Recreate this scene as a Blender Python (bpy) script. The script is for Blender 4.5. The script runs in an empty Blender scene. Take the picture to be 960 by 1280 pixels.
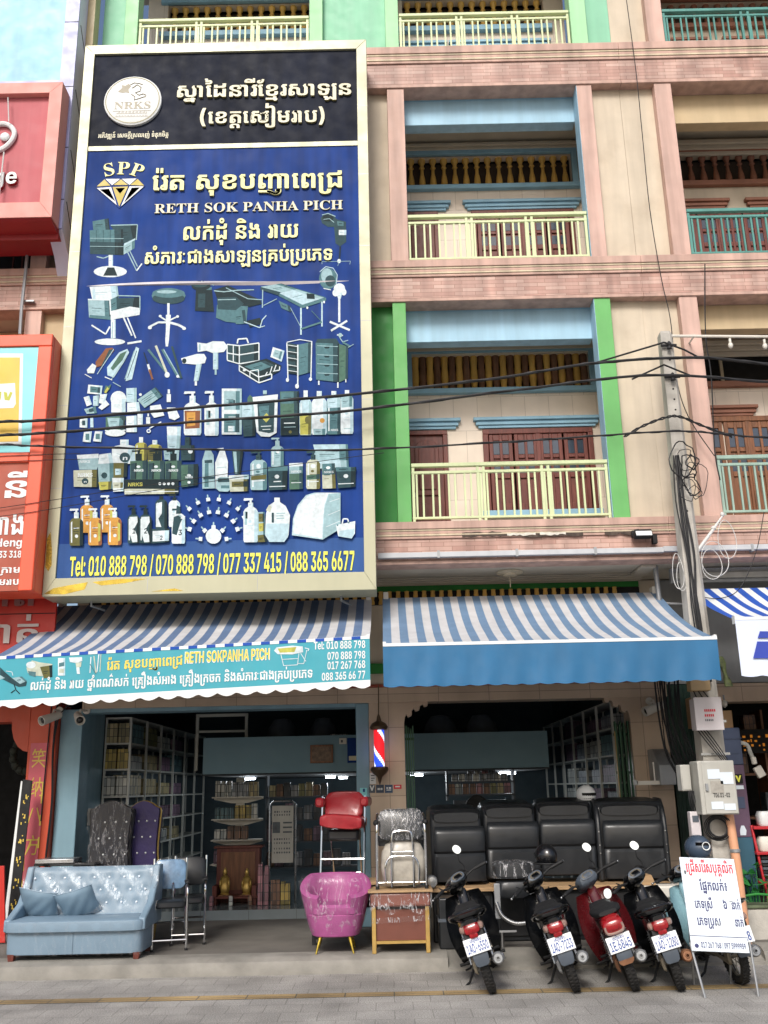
import bpy, math, random
from mathutils import Matrix, Vector
from mathutils.geometry import delaunay_2d_cdt
R_ = math.radians
random.seed(7)
SC = bpy.context.scene
COL = SC.collection

# ------------------------------------------------------------------ camera, sky, sun, exposure
F_PX, PITCH, ROLL, CAM_H = 1200.0, R_(16.0), R_(1.23), 1.7
cam = bpy.data.cameras.new('camera')
cam_ob = bpy.data.objects.new('camera', cam); COL.objects.link(cam_ob)
cam.sensor_fit = 'VERTICAL'; cam.sensor_height = 24.0
cam.lens = 24.0 * F_PX / 1280.0
cam.clip_start = 0.05; cam.clip_end = 500.0
cam_ob.matrix_world = Matrix.Translation((0, 0, CAM_H)) @ Matrix.Rotation(R_(90) + PITCH, 4, 'X') @ Matrix.Rotation(-ROLL, 4, 'Z')
SC.camera = cam_ob

SUN_EL, SUN_AZ = R_(40), R_(194)           # azimuth clockwise from +Y: high behind the viewer, slightly to the left
world = bpy.data.worlds.new('World'); SC.world = world; world.use_nodes = True
wn = world.node_tree; wn.nodes.clear()
sky = wn.nodes.new('ShaderNodeTexSky'); sky.sky_type = 'NISHITA'; sky.sun_disc = False
sky.sun_elevation = SUN_EL; sky.sun_rotation = SUN_AZ
sky.air_density = 1.0; sky.dust_density = 4.0; sky.ozone_density = 1.0
bg = wn.nodes.new('ShaderNodeBackground'); bg.inputs['Strength'].default_value = 0.09
wo = wn.nodes.new('ShaderNodeOutputWorld')
wn.links.new(sky.outputs[0], bg.inputs[0]); wn.links.new(bg.outputs[0], wo.inputs[0])
sun = bpy.data.lights.new('sun', 'SUN'); sun.energy = 1.5; sun.angle = R_(18); sun.color = (1.0, 0.985, 0.955)
sun_ob = bpy.data.objects.new('sun', sun); COL.objects.link(sun_ob)
sd = Vector((math.sin(SUN_AZ) * math.cos(SUN_EL), math.cos(SUN_AZ) * math.cos(SUN_EL), math.sin(SUN_EL)))
sun_ob.rotation_euler = sd.to_track_quat('Z', 'Y').to_euler(); sun_ob.location = (0, -10, 20)
SC.view_settings.view_transform = 'Standard'; SC.view_settings.look = 'None'
SC.view_settings.gamma = 1.0; SC.view_settings.use_curve_mapping = False
SC.view_settings.exposure = 0.76
SC.render.engine = 'CYCLES'
SC.cycles.use_denoising = True
SC.cycles.max_bounces = 6; SC.cycles.diffuse_bounces = 4; SC.cycles.glossy_bounces = 3
SC.cycles.transmission_bounces = 4; SC.cycles.transparent_max_bounces = 8
SC.cycles.sample_clamp_indirect = 4.0

# ------------------------------------------------------------------ helpers
_fw = Vector((0, math.cos(PITCH), math.sin(PITCH))); _up = Vector((0, -math.sin(PITCH), math.cos(PITCH)))
def at(px, py, Y):
    """the point at depth Y behind a pixel of the 960x1280 photograph"""
    u, v = px - 480.0, py - 640.0
    a = u * math.cos(ROLL) - v * math.sin(ROLL); b = -u * math.sin(ROLL) - v * math.cos(ROLL)
    d = _fw * F_PX + Vector((1, 0, 0)) * a + _up * b
    return d * (Y / d.y) + Vector((0, 0, CAM_H))

class MB:
    """collects shapes into one mesh"""
    def __init__(s): s.v = []; s.f = []; s.mi = []; s.M = Matrix.Identity(4)
    def add(s, vs, fs, m=0):
        n = len(s.v); M = s.M
        s.v += [tuple(M @ Vector(p)) for p in vs]
        for f in fs: s.f.append([i + n for i in f]); s.mi.append(m)
        return s
    def bx(s, x0, x1, y0, y1, z0, z1, m=0):
        if x0 > x1: x0, x1 = x1, x0
        if y0 > y1: y0, y1 = y1, y0
        if z0 > z1: z0, z1 = z1, z0
        return s.add([(x0,y0,z0),(x1,y0,z0),(x1,y1,z0),(x0,y1,z0),(x0,y0,z1),(x1,y0,z1),(x1,y1,z1),(x0,y1,z1)],
              [(0,3,2,1),(4,5,6,7),(0,1,5,4),(1,2,6,5),(2,3,7,6),(3,0,4,7)], m)
    def cb(s, c, d, m=0, rx=0, ry=0, rz=0):
        """box about centre c with sizes d, turned"""
        K = s.M; s.M = K @ Matrix.Translation(c) @ Matrix.Rotation(rz,4,'Z') @ Matrix.Rotation(ry,4,'Y') @ Matrix.Rotation(rx,4,'X')
        s.bx(-d[0]/2,d[0]/2,-d[1]/2,d[1]/2,-d[2]/2,d[2]/2,m); s.M = K
        return s
    def loft(s, rings, m=0, cap=True, closed=True):
        n = len(rings[0]); vs = [p for r in rings for p in r]; fs = []
        for i in range(len(rings)-1):
            for j in range(n if closed else n-1):
                k = (j+1) % n
                fs.append((i*n+j, i*n+k, (i+1)*n+k, (i+1)*n+j))
        if cap and closed:
            fs.append(tuple(range(n-1,-1,-1))); fs.append(tuple((len(rings)-1)*n+j for j in range(n)))
        return s.add(vs, fs, m)
    def tube(s, pts, r, n=8, m=0, closed=False, cap=True):
        P = [Vector(p) for p in pts]; k = len(P)
        rr = r if isinstance(r, (list, tuple)) else [r]*k
        rings = []; up = None
        for i in range(k):
            if closed: t = P[(i+1)%k] - P[i-1]
            else: t = P[min(i+1,k-1)] - P[max(i-1,0)]
            if t.length < 1e-9: t = Vector((0,0,1))
            t.normalize()
            if up is None: up = Vector((0,0,1)) if abs(t.z) < .9 else Vector((1,0,0))
            a = t.cross(up)
            if a.length < 1e-6: a = t.cross(Vector((1,0.3,0)))
            a.normalize(); b = a.cross(t); up = b
            rings.append([tuple(P[i] + (a*math.cos(2*math.pi*j/n) + b*math.sin(2*math.pi*j/n))*rr[i]) for j in range(n)])
        if closed: rings.append(rings[0]); cap = False
        return s.loft(rings, m, cap)
    def cyl(s, p, q, r0, r1=None, n=16, m=0): return s.tube([p, q], [r0, r0 if r1 is None else r1], n, m)
    def lathe(s, prof, c=(0,0,0), n=20, m=0, axis='Z'):
        rings = []
        for r, h in prof:
            ring = []
            for j in range(n):
                a = 2*math.pi*j/n; x, y = r*math.cos(a), r*math.sin(a)
                p = (x, y, h) if axis == 'Z' else ((h, x, y) if axis == 'X' else (x, h, -y))
                ring.append((c[0]+p[0], c[1]+p[1], c[2]+p[2]))
            rings.append(ring)
        return s.loft(rings, m, cap=math.hypot(prof[0][0]-prof[-1][0], prof[0][1]-prof[-1][1]) > 1e-6)
    def ell(s, c, r, m=0, n=16, k=10):
        rings = []
        for i in range(k+1):
            t = -math.pi/2 + math.pi*i/k; q = max(math.cos(t), 1e-3)
            rings.append([(c[0]+r[0]*q*math.cos(2*math.pi*j/n), c[1]+r[1]*q*math.sin(2*math.pi*j/n), c[2]+r[2]*math.sin(t)) for j in range(n)])
        return s.loft(rings, m)
    def grid(s, fn, nu, nv, m=0, mfn=None):
        vs = [fn(i/nu, j/nv) for j in range(nv+1) for i in range(nu+1)]; w = nu+1
        for j in range(nv):
            for i in range(nu):
                pass
        n = len(s.v); M = s.M; s.v += [tuple(M @ Vector(p)) for p in vs]
        for j in range(nv):
            for i in range(nu):
                s.f.append([n+j*w+i, n+j*w+i+1, n+(j+1)*w+i+1, n+(j+1)*w+i]); s.mi.append(mfn(i, j) if mfn else m)
        return s
    def prism(s, pts, y0, y1, m=0, axis='Y'):
        """outline in x,z pushed from y0 to y1 (axis X: outline in y,z pushed along x)"""
        if axis == 'Y': a = [(p[0], y0, p[1]) for p in pts]; b = [(p[0], y1, p[1]) for p in pts]
        elif axis == 'X': a = [(y0, p[0], p[1]) for p in pts]; b = [(y1, p[0], p[1]) for p in pts]
        else: a = [(p[0], p[1], y0) for p in pts]; b = [(p[0], p[1], y1) for p in pts]
        return s.loft([a, b], m)
    def build(s, name, mats, parent=None, local=False, bev=0.0, sub=0, ang=38, smooth=True, seg=2):
        me = bpy.data.meshes.new(name); me.from_pydata(s.v, [], s.f)
        if not isinstance(mats, (list, tuple)): mats = [mats]
        for mt in mats: me.materials.append(mt)
        if len(mats) > 1: me.polygons.foreach_set('material_index', s.mi)
        me.update()
        import bmesh
        bm = bmesh.new(); bm.from_mesh(me); bmesh.ops.recalc_face_normals(bm, faces=bm.faces); bm.to_mesh(me); bm.free()
        if smooth:
            me.polygons.foreach_set('use_smooth', [True]*len(me.polygons))
            me.set_sharp_from_angle(angle=R_(ang))
        o = bpy.data.objects.new(name, me); COL.objects.link(o)
        if bev:
            b = o.modifiers.new('bevel', 'BEVEL'); b.width = bev; b.segments = seg; b.limit_method = 'ANGLE'; b.angle_limit = R_(40)
        if sub:
            b = o.modifiers.new('smooth', 'SUBSURF'); b.levels = sub; b.render_levels = sub
        if parent is not None:
            o.parent = parent
            if not local:
                P = parent; T = P.matrix_basis.copy()
                while P.parent: T = P.parent.matrix_basis @ P.matrix_parent_inverse @ T if not P.parent.parent else T; P = P.parent
                o.matrix_parent_inverse = T.inverted()
        return o
def tag(o, label, cat, group=None, kind=None):
    o['label'] = label; o['category'] = cat
    if group: o['group'] = group
    if kind: o['kind'] = kind
    return o
def setting(o): o['kind'] = 'structure'; return o
def stuff(o, label, cat): return tag(o, label, cat, kind='stuff')
def thing(name, label, cat, loc=(0,0,0), M=None, group=None):
    o = bpy.data.objects.new(name, None); COL.objects.link(o); o.empty_display_size = .1
    if M is not None: o.matrix_basis = M
    else: o.location = loc
    return tag(o, label, cat, group)
def dup(root, loc=None, label=None, group=None, M=None):
    r = root.copy(); COL.objects.link(r)
    if M is not None: r.matrix_basis = M
    if loc is not None: r.location = loc
    if label: r['label'] = label
    if group: r['group'] = group
    for ch in list(root.children):
        c = ch.copy(); COL.objects.link(c); c.parent = r
        for g in list(ch.children):
            d = g.copy(); COL.objects.link(d); d.parent = c
    return r
def sring(c, hx, hz, e=2.5, n=16, axis='Y'):
    """superellipse ring about c, across x and z (axis Y), x and y (axis Z) or y and z (axis X)"""
    out = []
    for j in range(n):
        a = 2*math.pi*(j+.5)/n; ca, sa = math.cos(a), math.sin(a)
        x = hx*math.copysign(abs(ca)**(2/e), ca); z = hz*math.copysign(abs(sa)**(2/e), sa)
        out.append((c[0]+x, c[1], c[2]+z) if axis == 'Y' else ((c[0]+x, c[1]+z, c[2]) if axis == 'Z' else (c[0], c[1]+x, c[2]+z)))
    return out
def arc(c, r, a0, a1, n, plane='XZ'):
    out = []
    for i in range(n+1):
        a = R_(a0 + (a1-a0)*i/n); x, y = r*math.cos(a), r*math.sin(a)
        out.append((c[0]+x, c[1], c[2]+y) if plane == 'XZ' else ((c[0], c[1]+x, c[2]+y) if plane == 'YZ' else (c[0]+x, c[1]+y, c[2])))
    return out
def lerp(a, b, t): return a + (b-a)*t
def catmull(P, k=6):
    P = [Vector(p) for p in P]; out = []
    for i in range(len(P)-1):
        a, b, c, d = P[max(i-1,0)], P[i], P[i+1], P[min(i+2,len(P)-1)]
        for j in range(k):
            t = j/k
            out.append(.5*((2*b)+(c-a)*t+(2*a-5*b+4*c-d)*t*t+(3*b-a-3*c+d)*t**3))
    out.append(P[-1]); return out

# ------------------------------------------------------------------ materials
def hexc(h, k=1.0):
    h = h.lstrip('#'); o = []
    for i in (0,2,4):
        c = int(h[i:i+2],16)/255; o.append((c/12.92 if c <= .04045 else ((c+.055)/1.055)**2.4)*k)
    return (*o, 1)
def mat(name, col, rough=.6, metal=0, var=.10, vs=3.0, bump=0, bs=40, streak=0, coat=0, dirt=None, dirt_amt=.0, spec=.5, trans=0, sss=0, stretch=(1,1,1)):
    m = bpy.data.materials.new(name); m.use_nodes = True; nt = m.node_tree; N = nt.nodes; L = nt.links
    b = N['Principled BSDF']
    c = hexc(col) if isinstance(col, str) else (*col, 1)
    b.inputs['Roughness'].default_value = rough; b.inputs['Metallic'].default_value = metal
    b.inputs['Specular IOR Level'].default_value = spec
    b.inputs['Coat Weight'].default_value = coat; b.inputs['Coat Roughness'].default_value = .08
    g = N.new('ShaderNodeNewGeometry'); pos = g.outputs['Position']
    def noise(sc, st=(1,1,1), det=4):
        mp = N.new('ShaderNodeMapping'); mp.inputs['Scale'].default_value = st; L.new(pos, mp.inputs[0])
        t = N.new('ShaderNodeTexNoise'); t.inputs['Scale'].default_value = sc; t.inputs['Detail'].default_value = det
        L.new(mp.outputs[0], t.inputs['Vector']); return t.outputs['Fac']
    def mrange(s, a, b_, c_, d):
        r = N.new('ShaderNodeMapRange'); r.inputs[1].default_value = a; r.inputs[2].default_value = b_; r.inputs[3].default_value = c_; r.inputs[4].default_value = d
        L.new(s, r.inputs[0]); return r.outputs[0]
    def mul(cs, fac):
        x = N.new('ShaderNodeMix'); x.data_type = 'RGBA'; x.blend_type = 'MULTIPLY'; x.inputs['Factor'].default_value = 1
        if isinstance(cs, tuple): x.inputs[6].default_value = cs
        else: L.new(cs, x.inputs[6])
        L.new(fac, x.inputs[7]); return x.outputs[2]
    cur = c
    if var: cur = mul(cur, mrange(noise(vs, stretch), .3, .7, 1-var, 1+var))
    if streak:
        cur = mul(cur, mrange(noise(1.0, (7,7,.55), 6), .35, .62, 1-streak, 1.0))
    if dirt_amt:
        x = N.new('ShaderNodeMix'); x.data_type = 'RGBA'
        L.new(mrange(noise(2.2, (1,1,1), 7), .52, .75, 0, dirt_amt), x.inputs['Factor'])
        if isinstance(cur, tuple): x.inputs[6].default_value = cur
        else: L.new(cur, x.inputs[6])
        x.inputs[7].default_value = hexc(dirt) if isinstance(dirt, str) else (*dirt, 1)
        cur = x.outputs[2]
    if isinstance(cur, tuple): b.inputs['Base Color'].default_value = cur
    else: L.new(cur, b.inputs['Base Color'])
    if var: L.new(mrange(noise(vs*3), .3, .7, max(rough-.08,.02), min(rough+.08,1)), b.inputs['Roughness'])
    if bump:
        bp = N.new('ShaderNodeBump'); bp.inputs['Strength'].default_value = bump; bp.inputs['Distance'].default_value = .01
        L.new(noise(bs, (1,1,1), 5), bp.inputs['Height']); L.new(bp.outputs[0], b.inputs['Normal'])
    if trans: b.inputs['Transmission Weight'].default_value = trans
    m['c'] = 1
    return m
def emis(name, col, s):
    m = bpy.data.materials.new(name); m.use_nodes = True; b = m.node_tree.nodes['Principled BSDF']
    b.inputs['Base Color'].default_value = hexc(col); b.inputs['Emission Color'].default_value = hexc(col); b.inputs['Emission Strength'].default_value = s
    return m
def brickmat(name, c1, c2, mortar, bw, bh, ms=.01, off=.5, plane='XZ', rough=.6, bump=.3, var=.25, streak=.0, fine=0, rot=0, bias=0, dirt=0):
    """tiles, bricks or pavers laid out in metres"""
    m = bpy.data.materials.new(name); m.use_nodes = True; nt = m.node_tree; N = nt.nodes; L = nt.links; b = N['Principled BSDF']
    g = N.new('ShaderNodeNewGeometry'); sp = N.new('ShaderNodeSeparateXYZ'); L.new(g.outputs['Position'], sp.inputs[0])
    cb = N.new('ShaderNodeCombineXYZ')
    L.new(sp.outputs[0 if plane[0] == 'X' else 1], cb.inputs[0]); L.new(sp.outputs[2 if plane[1] == 'Z' else 1], cb.inputs[1])
    mp = N.new('ShaderNodeMapping'); mp.inputs['Rotation'].default_value = (0,0,rot); L.new(cb.outputs[0], mp.inputs[0])
    t = N.new('ShaderNodeTexBrick'); t.offset = off; t.squash = 1
    t.inputs['Scale'].default_value = 1; t.inputs['Brick Width'].default_value = bw; t.inputs['Row Height'].default_value = bh
    t.inputs['Mortar Size'].default_value = ms; t.inputs['Bias'].default_value = bias; t.inputs['Mortar Smooth'].default_value = .2
    t.inputs['Color1'].default_value = hexc(c1); t.inputs['Color2'].default_value = hexc(c2); t.inputs['Mortar'].default_value = hexc(mortar)
    L.new(mp.outputs[0], t.inputs['Vector'])
    cur = t.outputs['Color']
    def mulnoise(cur, sc, st, lo, hi, a=.35, z=.65, det=6):
        m2 = N.new('ShaderNodeMapping'); m2.inputs['Scale'].default_value = st; L.new(g.outputs['Position'], m2.inputs[0])
        n = N.new('ShaderNodeTexNoise'); n.inputs['Scale'].default_value = sc; n.inputs['Detail'].default_value = det; L.new(m2.outputs[0], n.inputs['Vector'])
        r = N.new('ShaderNodeMapRange'); r.inputs[1].default_value = a; r.inputs[2].default_value = z; r.inputs[3].default_value = lo; r.inputs[4].default_value = hi; L.new(n.outputs['Fac'], r.inputs[0])
        x = N.new('ShaderNodeMix'); x.data_type = 'RGBA'; x.blend_type = 'MULTIPLY'; x.inputs['Factor'].default_value = 1
        L.new(cur, x.inputs[6]); L.new(r.outputs[0], x.inputs[7]); return x.outputs[2], n.outputs['Fac']
    cur, nf = mulnoise(cur, 2.5, (1,1,1), 1-var, 1+var)
    if streak: cur, _ = mulnoise(cur, 1.0, (6,6,.5), 1-streak, 1.0)
    hf = None
    if fine: cur, hf = mulnoise(cur, 90, (1,1,1), 1-fine, 1+fine, .3, .7, 4)
    if dirt: cur, _ = mulnoise(cur, .9, (1,1,1), 1-dirt, 1.0, .40, .60, 8)
    L.new(cur, b.inputs['Base Color']); b.inputs['Roughness'].default_value = rough
    bp = N.new('ShaderNodeBump'); bp.inputs['Strength'].default_value = bump; bp.inputs['Distance'].default_value = .006
    inv = N.new('ShaderNodeMath'); inv.operation = 'MULTIPLY_ADD'; inv.inputs[1].default_value = -1; inv.inputs[2].default_value = 1; L.new(t.outputs['Fac'], inv.inputs[0])
    h = inv.outputs[0]
    if hf is not None:
        ad = N.new('ShaderNodeMath'); ad.operation = 'ADD'; L.new(h, ad.inputs[0]); L.new(hf, ad.inputs[1]); h = ad.outputs[0]
    L.new(h, bp.inputs['Height']); L.new(bp.outputs[0], b.inputs['Normal'])
    return m
# ---- lettering outlines in 1/250 of the letter size: first point, then steps from point to point
GLY=[
[[43,103,-14,20,16,23,70,0,0,-23,-52,0,11,-14],[220,93,0,-53,-2,-15,-13,-15,-22,-8,-42,0,-16,4,-12,8,-7,11,-2,15,-1,37,-10,9,-15,1,-12,-4,-5,-6,-1,-15,-37,0,3,26,5,8,11,8,33,7,35,-3,15,-6,12,-12,3,-13,3,-46,8,-6,19,-1,8,4,5,9,0,56],[23,64,37,0,0,-6,20,-6,7,-9,2,-9,-1,-14,-4,-8,-12,-9,-10,-3,-22,0,-12,4,-5,9],[60,19,6,2,3,9,-3,7,-6,3],[183,89,0,14,-13,19,4,9,12,15,37,0,0,-23,-22,0,19,-21,0,-13]],
[[-45,-65,-12,3,-9,9,-43,-3,-18,3,-12,11,1,16,7,8,12,4,53,1,0,7,34,0,0,-8,13,0,0,-16,-13,0,0,-5,7,-8,0,-10,-7,-9],[-66,-36,0,6,-35,0,-6,-5,7,-3]],
[[18,0,-2,116,-9,6,-37,1,0,23,62,-1,13,-6,7,-10,2,-15,0,-114]],
[[6,159,0,20,38,0,5,3,1,5,-2,5,-5,1,-9,-6,-28,0,0,21,-6,5,0,19,23,0,7,-3,3,-6,1,-16,9,4,13,1,8,-3,9,-7,4,-11,-1,-11,-10,-15,-16,-6],[62,94,0,-66,3,-4,11,0,0,-24,-42,1,-6,4,-3,5,0,84],[25,89,0,14,-13,19,4,9,12,15,37,0,0,-23,-22,0,19,-21,0,-13]],
[[23,113,0,39,37,0,0,-15,41,0,9,5,0,26,37,0,-1,-36,-5,-10,-6,-5,-18,-4],[23,0,0,100,37,0,0,-67,25,20,25,-20,0,67,37,0,0,-100,-34,0,-28,22,-28,-22]],
[[23,0,0,62,37,0,0,-22,14,-3,23,-13,10,2,6,13,-2,10,-7,8,-48,15,-25,16,-6,9,-2,11,3,14,4,7,20,13,27,4,37,-2,23,-9,8,-13,0,-12,-5,-12,-11,-6,-27,-3,0,17,5,2,2,6,-2,4,-7,4,-18,1,-12,-3,-7,-5,-3,-8,3,-9,10,-7,50,-16,18,-13,6,-11,2,-13,-2,-13,-6,-11,-17,-11,-20,-3,-13,3,-31,14,0,-17]],
[[38,89,0,6,-20,23,3,8,16,20,41,0,0,-23,-23,0,19,-22,0,-12],[74,94,0,-71,-3,-14,-7,-7,-7,-2,-21,0,-14,4,-11,13,-1,18,10,15,18,6,0,38],[38,18,0,20,-7,-3,-2,-7,2,-7]],
[[-18,171,-24,0,0,56,24,0],[-110,171,-10,2,-6,4,-2,9,0,11,10,15,18,9,21,1,18,-4,20,-11,23,-18,0,-18],[-103,189,49,0,-16,9,-16,3,-13,-3]],
[[32,159,-16,2,-12,8,-4,13,3,11,15,10,19,2,0,-17,-6,-1,-2,-4,2,-4,6,0,5,3,5,8,3,24,25,0,-2,-21,-8,-19,-14,-11],[59,94,0,-66,3,-4,11,0,0,-24,-42,1,-6,4,-3,5,0,84],[22,89,0,14,-13,19,4,9,12,15,37,0,0,-23,-22,0,19,-21,0,-13]],
[[85,0,-22,2,-18,4,-12,8,-9,16,-1,42,69,14,12,8,6,10,-1,9,-5,6,-10,3,-18,0,-9,-2,-6,-6,1,-6,8,-2,0,-18,-23,0,-16,6,-7,14,2,16,10,12,20,8,37,2,27,-4,17,-9,9,-15,-2,-23,-12,-15,-30,-14,-42,-11,0,-18,4,-7,8,-5,18,-1,11,2,7,6,2,26,37,0,-1,-28,-9,-16,-23,-11]],
[[-40,-61,-13,3,-9,12,-76,0,0,23,76,0,0,17,34,0,0,-17,9,-8,1,-13,-8,-13]],
[[78,0,-28,4,-18,10,-8,18,-1,24,37,0,2,-25,7,-6,9,-1,9,1,7,6,2,25,-44,11,-22,13,-12,16,0,20,9,16,17,10,27,4,37,-2,16,-6,10,-8,6,-11,1,-15,-37,0,-1,9,-6,6,-23,4,-11,-3,-7,-5,-2,-8,1,-8,15,-11,27,-8,13,11,18,0,11,-11,2,-13,-8,-13,-1,-22,-8,-18,-18,-10],[207,92,0,-152,-35,0,-25,17,-25,-17,-32,0,0,23,-3,3,-9,2,0,21,28,0,10,-3,7,-8,1,-11,23,17,23,-17,0,125],[170,89,0,14,-13,19,4,9,12,15,38,0,0,-23,-23,0,19,-21,0,-13]],
[[19,74,2,25,6,34,10,33,10,21,4,6,35,0,-12,-31,-9,-33,-7,-55,6,-45,22,-63,-35,0,-12,21,-12,32,-5,22]],
[[59,94,0,-66,3,-4,11,0,0,-24,-42,1,-6,4,-3,5,0,84],[22,89,0,14,-13,19,4,9,12,15,37,0,0,-23,-22,0,19,-21,0,-13]],
[[23,123,0,23,124,0,0,-23],[23,64,37,0,0,-6,20,-6,7,-9,2,-9,-1,-14,-4,-8,-12,-9,-10,-3,-22,0,-12,4,-5,9],[60,19,6,2,3,9,-3,7,-6,3],[23,61,3,22,7,11,12,8,18,5,22,2,22,-2,18,-5,12,-8,8,-11,2,-14,0,-69,-37,0,0,72,-2,5,-7,5,-16,3,-16,-3,-8,-7,-1,-14],[23,64,37,0,0,-6,20,-6,7,-9,2,-9,-1,-14,-4,-8,-12,-9,-10,-3,-22,0,-12,4,-5,9],[60,19,6,2,3,9,-3,7,-6,3]],
[[-119,-61,-10,2,-4,5,-2,23,6,12,14,8,28,5,34,-2,17,-6,11,-13,1,-34,-34,0,-1,31,-6,6,-14,2,-14,-2,-8,-8,1,-9,15,-1,0,-19]],
[[59,94,0,-66,3,-4,11,0,0,-24,-42,1,-6,4,-3,5,0,84],[22,89,0,14,-13,19,4,9,12,15,37,0,0,-23,-22,0,19,-21,0,-13],[101,64,-6,3,-3,6,3,6,6,2,6,-2,2,-6,-2,-6],[107,90,-5,2,-3,6,3,6,5,2,7,-2,2,-6,-2,-6],[107,41,-6,2,-3,6,3,6,6,2,6,-2,2,-6,-2,-6]],
[[125,107,-6,3,-2,6,2,6,6,2,6,-2,3,-6,-3,-6],[149,113,-5,3,-3,6,3,6,5,2,7,-2,2,-6,-2,-6],[174,107,-6,3,-3,6,3,6,6,2,6,-2,2,-6,-2,-6],[191,89,-6,3,-2,6,2,6,6,2,6,-2,3,-6,-3,-6],[199,64,-6,3,-3,6,3,6,6,2,6,-2,2,-6,-2,-6],[192,41,-6,2,-3,6,3,6,6,3,6,-3,2,-6,-2,-6],[174,23,-6,2,-2,6,2,6,6,3,6,-3,2,-6,-2,-6],[149,16,-5,2,-3,6,3,6,5,3,7,-3,2,-6,-2,-6],[125,23,-6,2,-2,6,2,6,6,2,6,-2,3,-6,-3,-6],[283,143,0,-175,-2,-10,-10,-11,-23,-7,-33,0,-25,5,-10,7,-5,9,-1,27,42,0,0,-17,-5,0,0,-2,6,-7,18,-1,10,5,1,177],[246,142,-1,30,-2,7,-7,6,-12,2,-13,-6,-37,0,0,61,37,0,0,-35,15,6,21,0,14,-5,14,-13,7,-18,1,-35]],
[[50,61,0,24,70,0,0,-24],[60,93,1,-58,8,-8,16,-3,17,3,7,8,1,58,37,0,0,-53,-2,-15,-8,-11,-12,-8,-17,-4,-23,-2,-22,2,-17,4,-13,8,-7,11,-2,15,0,53],[110,89,0,14,-12,19,4,9,11,15,38,0,0,-23,-23,0,19,-21,0,-13],[24,89,0,14,-13,19,4,9,12,15,37,0,0,-23,-22,0,18,-21,0,-13]],
[[60,93,1,-58,8,-8,16,-3,17,3,7,8,1,58,37,0,0,-53,-2,-15,-8,-11,-12,-8,-17,-4,-23,-2,-22,2,-17,4,-13,8,-7,11,-2,15,0,53],[110,89,0,14,-12,19,4,9,11,15,38,0,0,-23,-23,0,19,-21,0,-13],[24,89,0,14,-13,19,4,9,12,15,37,0,0,-23,-22,0,18,-21,0,-13]],
[[12,-34,20,56,6,27,2,25,-3,31,-6,32,-19,56,35,0,16,-35,11,-42,4,-42,-2,-33,-13,-44,-16,-31]],
[[150,94,0,-82,-4,-8,-12,-3,-34,-1,0,24,10,1,3,4,0,32,-50,0,0,-49,-2,-6,-14,-5,-34,-1,0,24,10,1,3,4,1,65,36,0,0,-9,50,0,0,9],[113,89,0,14,-13,19,4,9,12,15,37,0,0,-23,-22,0,19,-21,0,-13],[27,89,0,14,-13,19,4,9,12,15,37,0,0,-23,-22,0,18,-21,0,-13]],
[[20,123,0,23,124,0,0,-23],[33,-2,-19,7,-6,6,-6,14,18,8,5,-7,5,1,-8,43,2,13,8,11,23,13,28,4,31,-4,20,-12,10,-18,0,-77,-36,0,-1,74,-8,10,-15,3,-16,-3,-8,-9,-1,-10,6,-32,-3,-21,-11,-10]],
[[-110,171,-10,2,-6,4,-2,9,0,11,10,15,18,9,21,1,18,-4,20,-11,23,-18,0,-18],[-103,189,49,0,-16,9,-16,3,-13,-3]],
[[38,88,0,10,-21,22,1,8,14,18,11,1,5,3,1,18,36,0,0,-28,-4,-11,-9,-5,-20,-1,22,-21,0,-14],[74,94,0,-71,-3,-14,-7,-7,-7,-2,-21,0,-14,4,-11,13,-1,18,10,15,18,6,0,38],[38,18,0,20,-7,-3,-2,-7,2,-7]],
[[110,-2,0,19,-23,-13,-24,-4,-21,7,-15,14,-3,12,-1,39,70,14,12,9,6,11,0,9,-3,5,-6,0,-12,-13,-5,-1,-17,13,-5,1,-4,-3,-1,-5,7,-6,0,-20,-27,4,-11,9,-4,17,4,15,12,11,10,4,15,0,10,-5,11,-10,17,13,18,2,12,-3,11,-12,4,-13,-1,-16,-4,-10,-12,-13,-30,-16,-40,-9,1,-22,6,-7,7,-1,13,3,16,10,7,8,0,12,37,0,0,-59]],
[[53,95,0,-156,-37,0,-11,8,-18,3,-13,0,0,-11,-33,0,0,27,-21,-12,-20,12,0,-14,7,0,0,-13,-41,0,0,41,3,6,4,2,25,-1,22,-14,22,14,25,0,7,-5,0,-16,26,-1,16,-5,0,135],[16,89,0,14,-13,19,4,9,12,15,37,0,0,-23,-22,0,19,-21,0,-13]],
[[-84,171,-20,2,-13,6,-5,7,-1,10,4,14,17,9,40,3,5,5,3,9,28,0,-4,-18,-13,-13,-18,-6,-31,-2,2,-7,12,0,0,-19]],
[[146,50,-2,-25,-8,-11,-12,-8,-17,-4,-34,-2,-20,4,-15,6,-10,9,-5,13,0,64,-12,18,1,9,19,23,115,0,0,-23,-106,0,-3,-5,7,-9,16,-13,0,-56,6,-12,14,-4,18,1,9,8,3,17],[146,50,-36,0,0,6,-20,6,-6,8,-2,7,1,13,5,8,13,8,12,3,16,-1,13,-5,4,-11],[110,74,0,15,-6,-2,-2,-6,2,-5]],
[[23,123,0,23,124,0,0,-23],[23,0,1,77,5,13,10,10,24,9,34,2,27,-7,17,-14,6,-21,0,-69,-37,0,-1,75,-8,9,-16,3,-16,-3,-8,-9,-1,-75]],
[[55,94,0,-118,3,-9,8,-6,13,0,9,8,2,19,37,0,-1,-20,-5,-11,-10,-9,-14,-6,-31,-3,-23,5,-16,9,-8,15,-1,126],[18,89,0,14,-13,19,4,9,12,15,38,0,0,-23,-23,0,19,-21,0,-13]],
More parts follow.
